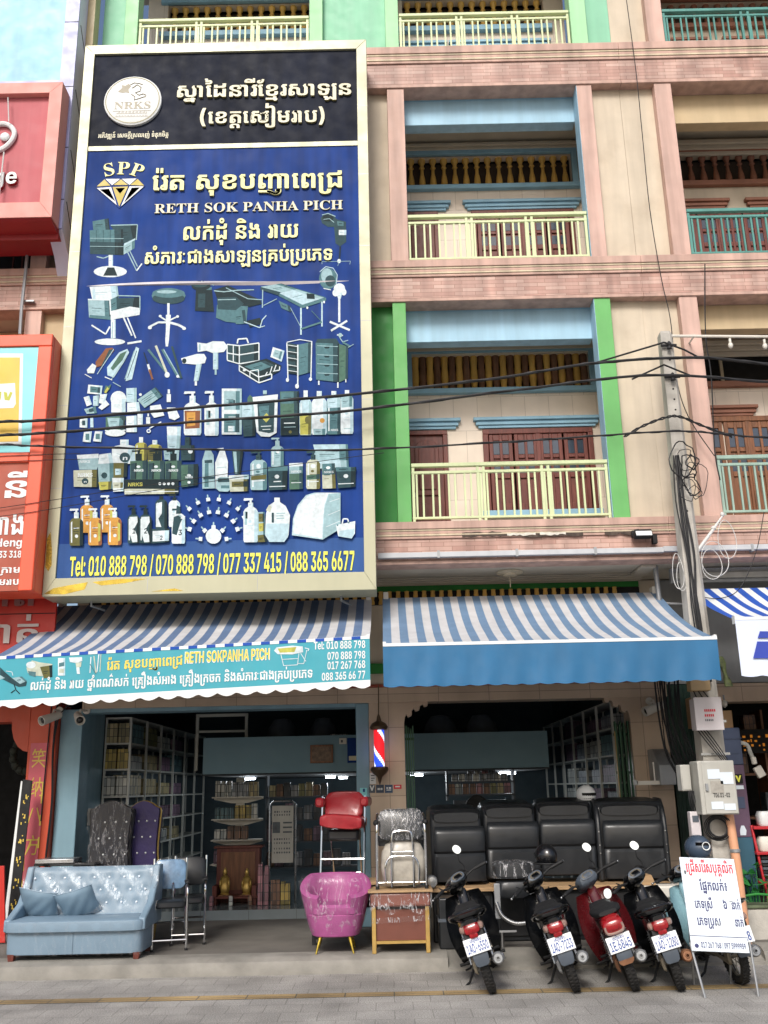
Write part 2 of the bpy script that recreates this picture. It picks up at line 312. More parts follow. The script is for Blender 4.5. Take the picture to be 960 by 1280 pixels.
[[219,94,0,-54,-2,-15,-12,-15,-23,-8,-42,0,-16,4,-12,8,-7,11,-2,15,0,68,-3,8,-8,5,-19,1,-12,-8,-2,-53,-37,0,0,46,3,14,7,11,11,8,17,5,42,0,17,-5,11,-8,7,-11,3,-14,0,-67,5,-11,8,-4,19,1,8,8,2,60],[22,64,37,0,0,-6,20,-6,7,-9,2,-9,-1,-14,-4,-8,-12,-9,-10,-3,-22,0,-12,4,-4,9],[59,19,6,2,3,9,-3,7,-6,3],[182,89,0,14,-13,19,4,9,12,15,37,0,0,-23,-22,0,19,-21,0,-13]],
[[178,-61,-21,3,-31,15,-17,5,-85,2,0,21,88,-3,20,-5,31,-14,13,-3,10,3,5,9,-12,0,0,19,48,0,-2,-22,-10,-17,-16,-10],[140,133,19,12,25,2,22,-4,16,-14,5,-22,0,-107,-37,0,-1,113,-7,8,-13,3,-12,-2,-11,-8],[23,61,1,59,4,12,9,10,10,4,15,0,12,-5,12,-10,17,13,18,2,11,-3,9,-8,6,-19,0,-116,-37,0,0,113,-3,8,-6,-1,-11,-12,-5,-2,-5,2,-12,12,-5,0,-3,-6,0,-53],[23,64,37,0,0,-6,20,-6,7,-9,2,-9,-1,-14,-4,-8,-12,-9,-10,-3,-22,0,-12,4,-5,9],[60,19,6,2,3,9,-3,7,-6,3]],
[[-88,171,0,49,28,0,0,-49]],
[[78,0,-28,4,-18,10,-8,18,-1,24,37,0,2,-25,7,-6,9,-1,9,1,7,6,2,25,-44,11,-22,13,-12,16,0,20,9,16,17,10,27,4,37,-2,16,-6,10,-8,6,-11,1,-15,-37,0,-1,9,-6,6,-23,4,-11,-3,-7,-5,-2,-8,1,-8,15,-11,27,-8,13,11,18,0,11,-11,2,-13,-8,-13,-1,-22,-8,-18,-18,-10]],
[[-74,171,-10,1,-11,7,-7,10,-3,12,2,10,6,11,10,7,13,3,12,-3,10,-7,7,-11,1,-10,-1,-9,-7,-11,-10,-7],[-74,191,7,3,3,7,-3,8,-7,3,-7,-3,-3,-8,3,-7]],
[[-88,-61,0,33,-10,0,0,20,46,0,0,-53]],
[[-106,171,0,49,25,0,0,-49],[-67,171,0,49,25,0,0,-49]],
[[-59,-60,-20,3,-34,15,-26,2,0,27,32,-4,31,-18,16,-3,6,2,3,7,-15,0,0,20,46,0,-1,-23,-5,-11,-14,-13]],
[[22,61,1,59,4,12,9,10,10,4,15,0,12,-5,12,-10,17,13,18,2,11,-3,9,-8,6,-19,0,-116,-37,0,0,113,-3,8,-6,-1,-10,-12,-6,-2,-5,2,-12,12,-5,0,-3,-6,0,-53],[22,64,37,0,0,-6,20,-6,7,-9,2,-9,-1,-14,-4,-8,-12,-9,-10,-3,-22,0,-12,4,-4,9],[59,19,6,2,3,9,-3,7,-6,3]],
[[26,0,0,96,-12,20,4,11,17,19,74,1,4,3,0,18,37,0,-1,-29,-3,-8,-7,-5,-14,-3,-82,0,-3,-5,23,-22,0,-63,25,20,25,-20,0,76,37,0,0,-109,-34,0,-28,23,-28,-23]],
[[25,0,0,58,-3,4,-8,1,0,24,31,0,12,-5,4,-12,1,-37,25,20,25,-20,0,50,-4,13,-4,4,-20,-6,-21,0,-17,5,-10,7,-7,10,-3,9,0,43,35,0,0,-43,3,-7,8,-4,16,3,-5,9,-1,10,2,8,7,8,19,5,18,-5,6,-8,3,-9,-1,-11,-5,-9,12,-10,5,-13,1,-92,-34,0,-28,22,-28,-22]],
[[223,93,0,-53,-2,-15,-12,-15,-14,-6,-40,-4,-16,4,-14,8,-10,-6,-14,-5,-42,1,-26,9,-10,10,-3,9,-1,104,0,5,6,5,45,2,0,-23,-11,-2,-4,-4,1,-79,4,-7,8,-6,23,0,9,3,5,6,2,59,37,0,1,-58,7,-8,13,-3,14,3,7,8,0,58],[186,89,0,14,-13,19,4,9,12,15,38,0,0,-23,-23,0,19,-21,0,-13],[107,89,0,14,-13,19,4,9,12,15,38,0,0,-23,-23,0,19,-21,0,-13]],
[[34,103,-10,5,-4,10,4,10,10,4,11,-4,4,-10,-5,-11],[34,12,-10,4,-4,10,4,10,10,5,11,-5,4,-10,-5,-10]],
[[23,123,0,23,124,0,0,-23],[23,0,1,77,5,13,10,10,24,10,34,1,19,-4,21,-12,9,-18,1,-77,-37,0,-1,75,-8,9,-16,4,-13,-2,-10,-8,-2,-30,11,7,20,1,0,-24,-16,0,-9,-4,-6,-9,0,-19]],
[[150,53,-3,-28,-7,-11,-12,-8,-18,-4,-22,-2,-22,2,-18,4,-12,8,-7,11,-3,15,0,56,-11,18,0,8,20,24,74,1,4,3,0,18,37,0,-2,-31,-4,-7,-7,-5,-16,-2,-78,0,-3,-5,23,-22,0,-54,4,-10,5,-5,16,-3,16,3,8,11,1,15],[150,50,-37,0,0,6,-19,6,-7,8,-2,7,2,13,5,8,13,8,12,3,16,-1,12,-5,5,-11],[113,74,0,15,-6,-2,-2,-6,2,-5]],
[[23,61,1,54,9,17,11,8,16,5,42,0,23,-8,12,-16,3,-14,0,-74,21,17,21,-17,0,74,5,20,9,10,14,6,19,3,32,-1,16,-5,12,-8,8,-17,1,-115,-37,0,0,110,-5,9,-8,3,-22,-2,-7,-10,0,-110,-34,0,-24,18,-25,-18,-33,0,0,110,-4,7,-7,4,-18,1,-12,-7,-2,-54],[23,64,37,0,0,-6,20,-6,7,-9,2,-9,-1,-14,-4,-8,-12,-9,-10,-3,-22,0,-12,4,-5,9],[60,19,6,2,3,9,-3,7,-6,3]],
[[-108,174,-14,18,31,24,17,22,20,-7,-17,-26,24,-3,18,-13,-18,-15,-11,10,-18,3,-16,-3]],
[[59,94,0,-66,3,-4,11,0,0,-24,-42,1,-6,4,-3,5,0,84],[22,89,0,14,-13,19,4,9,12,15,37,0,0,-23,-22,0,19,-21,0,-13],[99,64,-6,3,-3,6,3,6,6,2,6,-2,2,-6,-2,-6],[105,90,-6,2,-2,6,2,6,6,2,6,-2,3,-6,-3,-6],[105,41,-6,2,-3,6,3,6,6,2,6,-2,2,-6,-2,-6]],
[[123,107,-6,3,-2,6,2,6,6,2,6,-2,3,-6,-3,-6],[147,113,-6,3,-2,6,2,6,6,2,6,-2,3,-6,-3,-6],[172,107,-6,3,-3,6,3,6,6,2,6,-2,2,-6,-2,-6],[189,89,-6,3,-2,6,2,6,6,2,6,-2,3,-6,-3,-6],[197,64,-6,3,-3,6,3,6,6,2,6,-2,2,-6,-2,-6],[190,41,-6,2,-3,6,3,6,6,3,6,-3,2,-6,-2,-6],[172,23,-6,2,-3,6,3,6,6,3,6,-3,2,-6,-2,-6],[147,16,-6,2,-2,6,2,6,6,3,6,-3,3,-6,-3,-6],[123,23,-6,2,-2,6,2,6,6,2,6,-2,3,-6,-3,-6],[276,149,0,-181,-2,-10,-7,-8,-11,-6,-15,-4,-39,0,-15,4,-11,6,-7,8,-2,30,41,0,0,-17,-4,0,3,-8,18,-3,13,5,1,184],[239,148,-1,22,-7,9,-53,2,-15,6,-4,9,-1,12,3,9,6,9,19,9,20,-1,27,-11,28,-22,12,-21,3,-32],[186,201,38,0,-15,8,-11,3,-9,-3],[225,221,-21,10,0,18,21,0],[252,207,-21,11,0,24,21,0]],
[[-135,-61,2,37,7,8,11,5,28,5,34,-2,17,-6,11,-13,1,-34,-34,0,-1,33,-6,4,-14,2,-17,-3,-4,-5,-1,-7,16,7,9,-15,-25,-12,0,-4]],
[[148,52,0,-52,-33,0,-28,18,-29,-18,-33,0,0,96,-11,16,0,11,19,23,75,1,3,3,1,18,36,0,-1,-31,-4,-8,-5,-4,-12,-2,-85,0,-3,-5,23,-22,0,-63,26,17,25,-17,0,19],[148,50,-36,0,0,6,-20,6,-6,8,-2,7,1,13,5,8,13,8,12,3,16,-1,13,-5,4,-11],[112,74,0,15,-6,-2,-2,-6,2,-5]],
[[20,64,0,23,79,0,0,-23],[60,-3,-10,1,-10,7,-8,10,-2,12,2,13,8,10,10,6,10,2,12,-3,11,-7,6,-11,1,-10,-1,-9,-6,-11,-11,-8],[60,17,7,3,3,7,-3,8,-7,3,-7,-3,-3,-8,3,-7],[60,93,-10,2,-10,6,-8,10,-2,12,2,13,8,10,10,6,10,2,10,-2,10,-6,8,-10,2,-13,-1,-9,-6,-11,-11,-7],[60,113,7,3,3,7,-3,8,-7,3,-7,-3,-3,-8,3,-7]],
[[84,0,-28,4,-11,5,-13,10,-9,18,1,26,11,17,12,7,16,4,27,1,0,-24,-17,0,-8,-4,-5,-8,-1,-12,4,-8,8,-6,13,-2,13,3,8,7,4,12,0,48,-2,12,-10,10,-18,3,-13,-5,-7,-13,-37,0,0,73,37,0,0,-38,22,8,28,-1,22,-12,13,-19,2,-18,0,-49,-4,-23,-9,-12,-9,-6,-18,-6]],
[[60,95,2,-64,12,-7,20,1,7,4,3,8,1,77,8,18,19,11,19,3,32,-1,16,-5,12,-8,7,-11,2,-14,0,-107,-36,0,0,110,-5,9,-13,4,-17,-3,-7,-7,-2,-81,-8,-18,-19,-10,-19,-4,-33,2,-23,8,-9,9,-5,13,0,63],[24,89,0,14,-13,19,4,9,12,15,37,0,0,-23,-22,0,18,-21,0,-13]],
[[-134,-61,0,55,33,0,22,-12,21,12,34,0,0,-55,-34,0,0,31,-21,-11,-22,11,0,-14,8,0,0,-17]],
[[-74,-64,-20,3,-10,5,-7,6,-3,10,-1,32,30,0,1,-28,3,-5,7,-2,7,2,3,6,1,27,29,0,0,-32,-3,-10,-7,-6,-10,-5]],
[[9,150,0,32,150,0,0,-32,-56,0,0,-150,-39,0,0,150]],
[[77,-3,-23,3,-24,14,-15,23,-5,31,5,30,15,23,23,14,23,3,25,-4,21,-13,13,-22,5,-30,0,-11,-115,0,0,24,97,0,-18,-6,-2,15,-4,8,-15,10,-17,-1,-14,-11,-4,-13,0,-28,3,-15,8,-10,12,-5,14,0,12,6,7,9,34,-6,-8,-16,-15,-13,-20,-7]],
[[57,-1,-16,2,-11,4,-8,7,-5,11,-2,159,38,0,1,-143,4,-9,13,0,6,-28]],
[[34,-2,-16,6,-6,15,6,15,16,7,15,-7,6,-15,-6,-15],[34,87,-16,6,-6,16,6,15,16,6,15,-6,6,-15,-6,-16]],
[[81,-2,-25,4,-14,7,-11,10,-9,14,-6,16,-5,42,5,41,6,17,9,14,11,10,14,7,25,4,25,-4,14,-7,11,-10,9,-14,6,-17,5,-41,-5,-42,-6,-16,-9,-14,-11,-10,-14,-7],[81,30,15,4,8,9,6,19,2,29,-2,29,-6,19,-8,9,-15,4,-15,-4,-10,-13,-5,-15,-2,-29,2,-29,7,-19,8,-9]],
[[21,0,0,31,124,0,0,-31],[107,182,0,-182,-38,0,0,148,-43,-29,0,35,40,28]],
[[81,-2,-23,2,-26,10,-16,17,-6,22,2,13,8,15,13,11,17,6,-20,11,-10,14,-3,16,5,21,11,13,15,9,33,6,33,-6,15,-9,10,-13,6,-21,-4,-16,-9,-14,-20,-11,16,-6,13,-11,9,-15,1,-13,-5,-22,-17,-17,-25,-10],[81,26,10,1,10,5,7,9,3,11,-2,9,-6,9,-10,7,-12,2,-13,-2,-10,-7,-6,-9,-2,-9,3,-11,7,-9,11,-5],[81,107,11,2,8,6,6,8,1,8,-1,8,-6,9,-8,5,-11,2,-11,-2,-9,-5,-5,-9,-1,-8,6,-16,9,-6]],
[[29,0,75,150,-87,0,0,32,128,0,0,-32,-76,-150]],
[[80,184,14,-1,20,-6,20,-16,11,-24,0,-31,-13,-30,-50,-76,-39,0,56,83,11,0,-10,-10,-18,-6,-24,0,-16,5,-14,11,-9,14,-4,18,1,21,7,19,13,14,23,13],[80,154,-12,-3,-10,-7,-6,-11,-1,-10,1,-10,6,-11,10,-7,12,-3,13,3,10,7,5,11,2,10,-2,10,-5,11,-10,7]],
[[95,190,-59,-217,-33,0,59,217]],
[[79,-2,-29,4,-23,12,-14,20,-3,18,39,0,6,-14,18,-8,19,2,11,7,4,8,1,12,-7,16,-18,8,-28,1,0,25,40,41,-76,0,0,32,123,0,0,-28,-61,-57,0,8,16,1,20,-5,16,-9,11,-15,4,-11,1,-19,-3,-12,-10,-16,-15,-12,-19,-7]],
[[7,32,0,30,68,120,37,0,-66,-119,108,0,0,-31],[95,0,1,114,35,0,0,-114]],
[[79,-2,-21,2,-18,7,-18,17,-7,16,-2,12,38,0,3,-10,9,-10,10,-3,13,0,16,9,7,18,-3,21,-9,9,-8,4,-20,1,-17,-11,-35,6,8,96,112,0,0,-32,-79,0,-5,-45,12,9,12,5,18,1,14,-2,12,-6,13,-12,9,-15,4,-14,-3,-31,-13,-22,-22,-15]],
[[81,-2,-14,1,-19,6,-20,16,-12,23,1,32,12,30,51,76,39,0,-57,-83,-11,0,11,10,18,6,23,0,17,-6,13,-10,9,-14,5,-18,-1,-21,-8,-19,-12,-14,-23,-13],[81,28,10,1,10,7,7,10,3,13,-3,13,-7,10,-10,6,-10,2,-12,-3,-10,-7,-6,-11,-1,-10,1,-10,6,-11,10,-7]],
[[17,0,0,28,78,74,9,12,3,14,-2,9,-5,9,-9,5,-12,2,-12,-2,-9,-6,-5,-10,-1,-9,-37,0,1,13,7,18,17,17,25,9,29,0,25,-9,14,-11,9,-15,2,-18,-2,-16,-16,-26,-55,-56,76,0,0,-32]],
[[16,0,0,182,80,0,14,-3,19,-8,13,-12,10,-23,0,-27,-7,-18,-17,-17,-18,-7,-71,-3,0,32,57,1,10,6,6,13,-1,19,-10,10,-13,4,-33,1,0,-150],[117,0,-45,83,42,0,46,-83]],
[[16,0,0,182,123,0,0,-32,-84,0,0,-42,77,0,0,-32,-77,0,0,-44,84,0,0,-32]],
[[16,0,0,182,39,0,0,-73,77,0,0,73,39,0,0,-182,-39,0,0,77,-77,0,0,-77]],
[[83,-3,-31,5,-24,13,-14,21,-4,21,38,0,7,-17,7,-6,13,-3,22,1,8,3,7,8,3,12,-7,10,-68,23,-17,14,-8,19,3,27,14,19,23,13,29,4,22,-2,24,-11,16,-18,6,-24,-38,0,-2,8,-7,9,-11,5,-14,1,-12,-3,-9,-5,-4,-10,1,-9,13,-11,44,-12,23,-12,14,-18,4,-20,-5,-24,-16,-18,-25,-10]],
[[96,-2,-18,1,-17,6,-16,8,-12,12,-11,15,-7,18,-4,33,4,32,7,19,11,15,12,12,16,8,17,6,18,1,19,-1,17,-6,15,-8,13,-12,10,-15,8,-19,4,-32,-4,-33,-8,-18,-10,-15,-13,-12,-15,-8,-17,-6],[96,32,20,4,15,13,9,21,2,21,-2,21,-9,21,-15,13,-20,4,-19,-4,-15,-13,-9,-21,-2,-21,2,-21,9,-21,15,-13]],
[[45,40,0,35,4,8,24,35,53,64,47,0,-77,-90,-3,2],[16,0,0,182,39,0,0,-182],[129,0,-53,81,25,29,74,-110]],
[[16,0,0,182,80,0,14,-3,19,-8,13,-14,10,-23,0,-28,-10,-23,-14,-13,-18,-9,-15,-2,-54,0,0,31,44,0,11,2,10,7,6,14,-1,20,-10,12,-13,4,-33,1,0,-150]],
[[6,0,62,182,51,0,63,-182,-43,0,-30,93,-20,76,8,0,-19,-76,-29,-93],[45,41,0,30,98,0,0,-30]],
[[16,0,0,182,43,0,61,-99,22,-48,-4,0,-2,40,-1,107,40,0,0,-182,-43,0,-58,93,-26,52,4,0,3,-35,1,-110]],
[[9,0,0,32,32,0,0,118,-32,0,0,32,102,0,0,-32,-31,0,0,-118,31,0,0,-32]],
[[96,-2,-19,1,-17,6,-15,8,-13,12,-10,15,-7,18,-4,33,4,32,7,19,11,15,12,12,16,8,17,6,18,1,29,-4,24,-13,17,-20,9,-28,-40,0,-9,19,-18,11,-17,1,-19,-7,-13,-15,-7,-23,1,-35,9,-21,7,-7,12,-8,22,-2,10,3,11,7,8,10,4,11,39,0,-10,-29,-18,-20,-25,-13]],
[[76,-54,-19,2,-20,6,-15,12,-7,14,33,9,6,-9,10,-5,18,-1,12,4,10,12,1,34,-2,0,-14,-16,-16,-6,-20,1,-21,9,-12,13,-8,19,-2,33,5,24,13,22,9,7,16,7,16,1,15,-4,11,-7,9,-14,2,23,37,0,0,-134,-3,-20,-9,-16,-14,-11,-19,-7],[77,31,10,1,10,7,6,13,3,17,-3,17,-6,12,-10,8,-10,2,-10,-2,-10,-8,-6,-13,-2,-16,2,-17,6,-12,10,-8]],
[[53,79,0,-79,-38,0,0,136,36,0,1,-34,-2,0,12,23,9,7,10,5,24,0,22,-11,11,-17,3,-16,0,-93,-38,0,0,85,-2,8,-7,9,-15,4,-13,-3,-9,-9]],
[[122,90,0,-31,-83,0,0,31]],
[[34,-2,-16,6,-6,15,6,15,16,7,15,-7,6,-15,-6,-15]],
[[16,0,0,182,121,0,0,-32,-82,0,0,-50,74,0,0,-31,-74,0,0,-69]],
[[6,0,0,6,12,3,5,3,4,9,1,9,-1,119,-2,7,-4,3,-15,4,0,7,75,0,27,-2,21,-6,14,-8,9,-13,3,-8,-1,-20,-5,-10,-7,-8,-11,-7,-14,-5,47,-69,6,-6,9,-2,0,-6,-53,0,-51,79,-7,0,0,-58,3,-7,3,-4,16,-4,0,-6],[68,87,15,0,12,3,9,6,6,9,3,13,-1,20,-4,10,-6,7,-8,4,-17,1,-6,-3,-2,-4]],
[[5,0,0,6,9,1,9,4,4,9,1,9,-1,119,-2,8,-4,4,-15,3,0,7,142,0,0,-51,-5,0,-7,23,-5,5,-10,7,-24,6,-21,0,-6,-4,-2,-9,0,-55,16,1,9,4,9,12,5,19,6,0,0,-84,-6,0,-4,20,-8,12,-12,6,-15,1,0,-58,2,-11,5,-3,24,0,18,3,9,5,12,9,10,14,5,11,7,0,-10,-53]],
[[34,0,0,6,16,4,5,4,2,7,1,140,-17,-2,-12,-5,-12,-14,-6,-22,-7,0,0,52,149,0,0,-52,-7,0,-3,16,-6,12,-9,8,-13,6,-17,1,1,-141,2,-6,4,-4,17,-4,0,-6]],
[[6,0,0,6,12,3,5,3,4,9,1,9,-1,119,-2,7,-4,3,-15,4,0,7,84,0,0,-7,-16,-3,-5,-7,-1,-60,59,0,-1,60,-5,7,-16,3,0,7,84,0,0,-7,-13,-2,-4,-3,-3,-5,-2,-12,1,-120,6,-11,15,-4,0,-6,-84,0,0,6,15,4,6,6,1,14,0,52,-59,0,0,-52,1,-13,5,-7,16,-4,0,-6]],
[[16,-4,0,63,7,0,6,-20,13,-21,17,-10,20,-2,13,5,9,9,3,13,-3,12,-10,10,-46,25,-12,9,-8,10,-5,11,-2,14,2,11,5,15,14,15,19,7,20,1,34,-7,4,1,3,7,7,0,0,-55,-6,0,-6,15,-11,17,-11,9,-11,5,-14,0,-12,-4,-8,-8,-3,-11,3,-11,7,-8,56,-30,17,-16,5,-11,2,-16,-1,-13,-7,-15,-7,-9,-9,-7,-18,-7,-28,-2,-32,7,-6,-1,-3,-7]],
[[97,-4,-14,1,-20,6,-12,6,-16,13,-9,10,-9,18,-4,13,-3,22,3,21,4,14,10,18,8,10,16,12,12,7,21,5,15,2,14,-2,20,-5,12,-6,15,-13,13,-15,6,-13,4,-13,3,-22,-3,-22,-4,-13,-10,-18,-9,-10,-10,-9,-18,-10,-13,-5],[98,4,16,4,12,9,8,16,6,23,1,29,-2,28,-5,23,-5,9,-5,7,-12,10,-15,3,-16,-3,-12,-10,-8,-16,-5,-22,-2,-29,2,-29,2,-12,8,-19,11,-13,6,-4]],
[[6,0,0,6,13,3,5,3,3,9,1,9,-1,119,-6,11,-15,3,0,7,84,0,0,-7,-16,-3,-5,-7,-1,-66,52,52,8,11,1,8,-7,4,-14,1,0,7,73,0,0,-7,-12,-1,-10,-3,-20,-14,-38,-39,73,-91,9,-7,10,-2,0,-6,-89,0,0,6,16,2,4,2,0,4,-50,66,-6,-6,1,-53,2,-7,4,-4,15,-4,0,-6]],
[[6,0,0,6,12,3,5,3,4,9,1,9,-1,119,-2,7,-4,3,-15,4,0,7,96,-1,23,-5,13,-9,10,-11,4,-15,-2,-21,-8,-13,-12,-10,-18,-6,-44,-3,0,-46,1,-13,5,-7,16,-4,0,-6],[68,86,14,0,11,3,8,5,5,9,3,19,-3,20,-7,13,-8,4,-16,1,-6,-5]],
[[-3,0,0,7,10,3,7,9,63,155,7,-1,61,-146,10,-16,10,-4,0,-7,-80,0,0,7,13,1,7,5,1,4,-12,32,-56,0,-9,-24,-1,-11,6,-5,14,-2,0,-7],[42,60,48,0,-24,59]],
[[150,-4,-110,134,0,-110,3,-6,3,-4,16,-4,0,-6,-55,0,0,6,11,2,7,4,2,5,1,12,0,115,-13,16,-8,3,0,7,51,0,88,-107,-2,89,-5,8,-16,3,0,7,55,0,0,-7,-15,-3,-3,-4,-2,-7,-1,-153]],
[[5,0,0,6,12,3,8,5,3,14,-1,124,-2,5,-4,3,-16,3,0,7,86,0,0,-7,-16,-3,-4,-3,-2,-5,-1,-123,1,-11,3,-5,7,-4,13,-3,0,-6]],
[[96,-4,-20,2,-17,5,-15,9,-19,19,-11,25,-4,19,2,30,5,17,9,16,11,13,15,11,16,7,19,4,17,0,40,-11,7,2,5,9,6,0,0,-58,-6,0,-8,17,-15,20,-13,8,-14,4,-7,1,-17,-3,-12,-10,-9,-16,-6,-23,-1,-29,2,-27,6,-21,10,-15,14,-9,23,-3,18,5,12,6,21,20,6,-7,-11,-13,-12,-11,-14,-7,-16,-5]],
[[207,138,-176,-20,4,-16,82,5,-6,-32,-97,0,0,-17,91,0,-92,-62,11,-16,101,75,101,-76,12,17,-94,62,93,0,0,17,-105,0,6,34,80,13],[48,211,-38,-69,16,-10,25,36,10,0,14,-36,17,7,-12,29,44,0,0,16,-66,0,8,23],[145,211,-38,-68,16,-10,24,34,18,0,17,-32,17,7,-14,25,51,0,0,16,-81,0,8,23]],
[[11,13,3,-18,82,21,-1,16],[159,210,0,-33,0,-22,-56,0,0,-175,18,0,0,61,13,-9,33,59,30,-55,16,9,-41,68,4,25,37,0,0,-134,-5,-5,-33,0,6,-18,40,3,9,20,0,151,-53,0,0,22,0,33],[121,46,0,92,36,0],[15,106,41,7,-26,-35,-19,-16,6,-16,76,18,1,15,-52,-10,55,79,-14,9,-16,-28,-34,-3,41,77,-17,7,-33,-72,-14,-15]],
[[76,186,-68,-191,14,-14,75,203],[165,192,-18,-2,80,-209,16,13]],
[[110,205,17,-38,-110,0,0,-18,68,0,-73,-155,13,-15,75,111,89,0,-16,-87,-12,-3,-42,2,6,-18,42,-1,22,8,20,109,1,9,-107,0,3,40,128,0,0,18,-106,0,18,8,-18,37]],
]
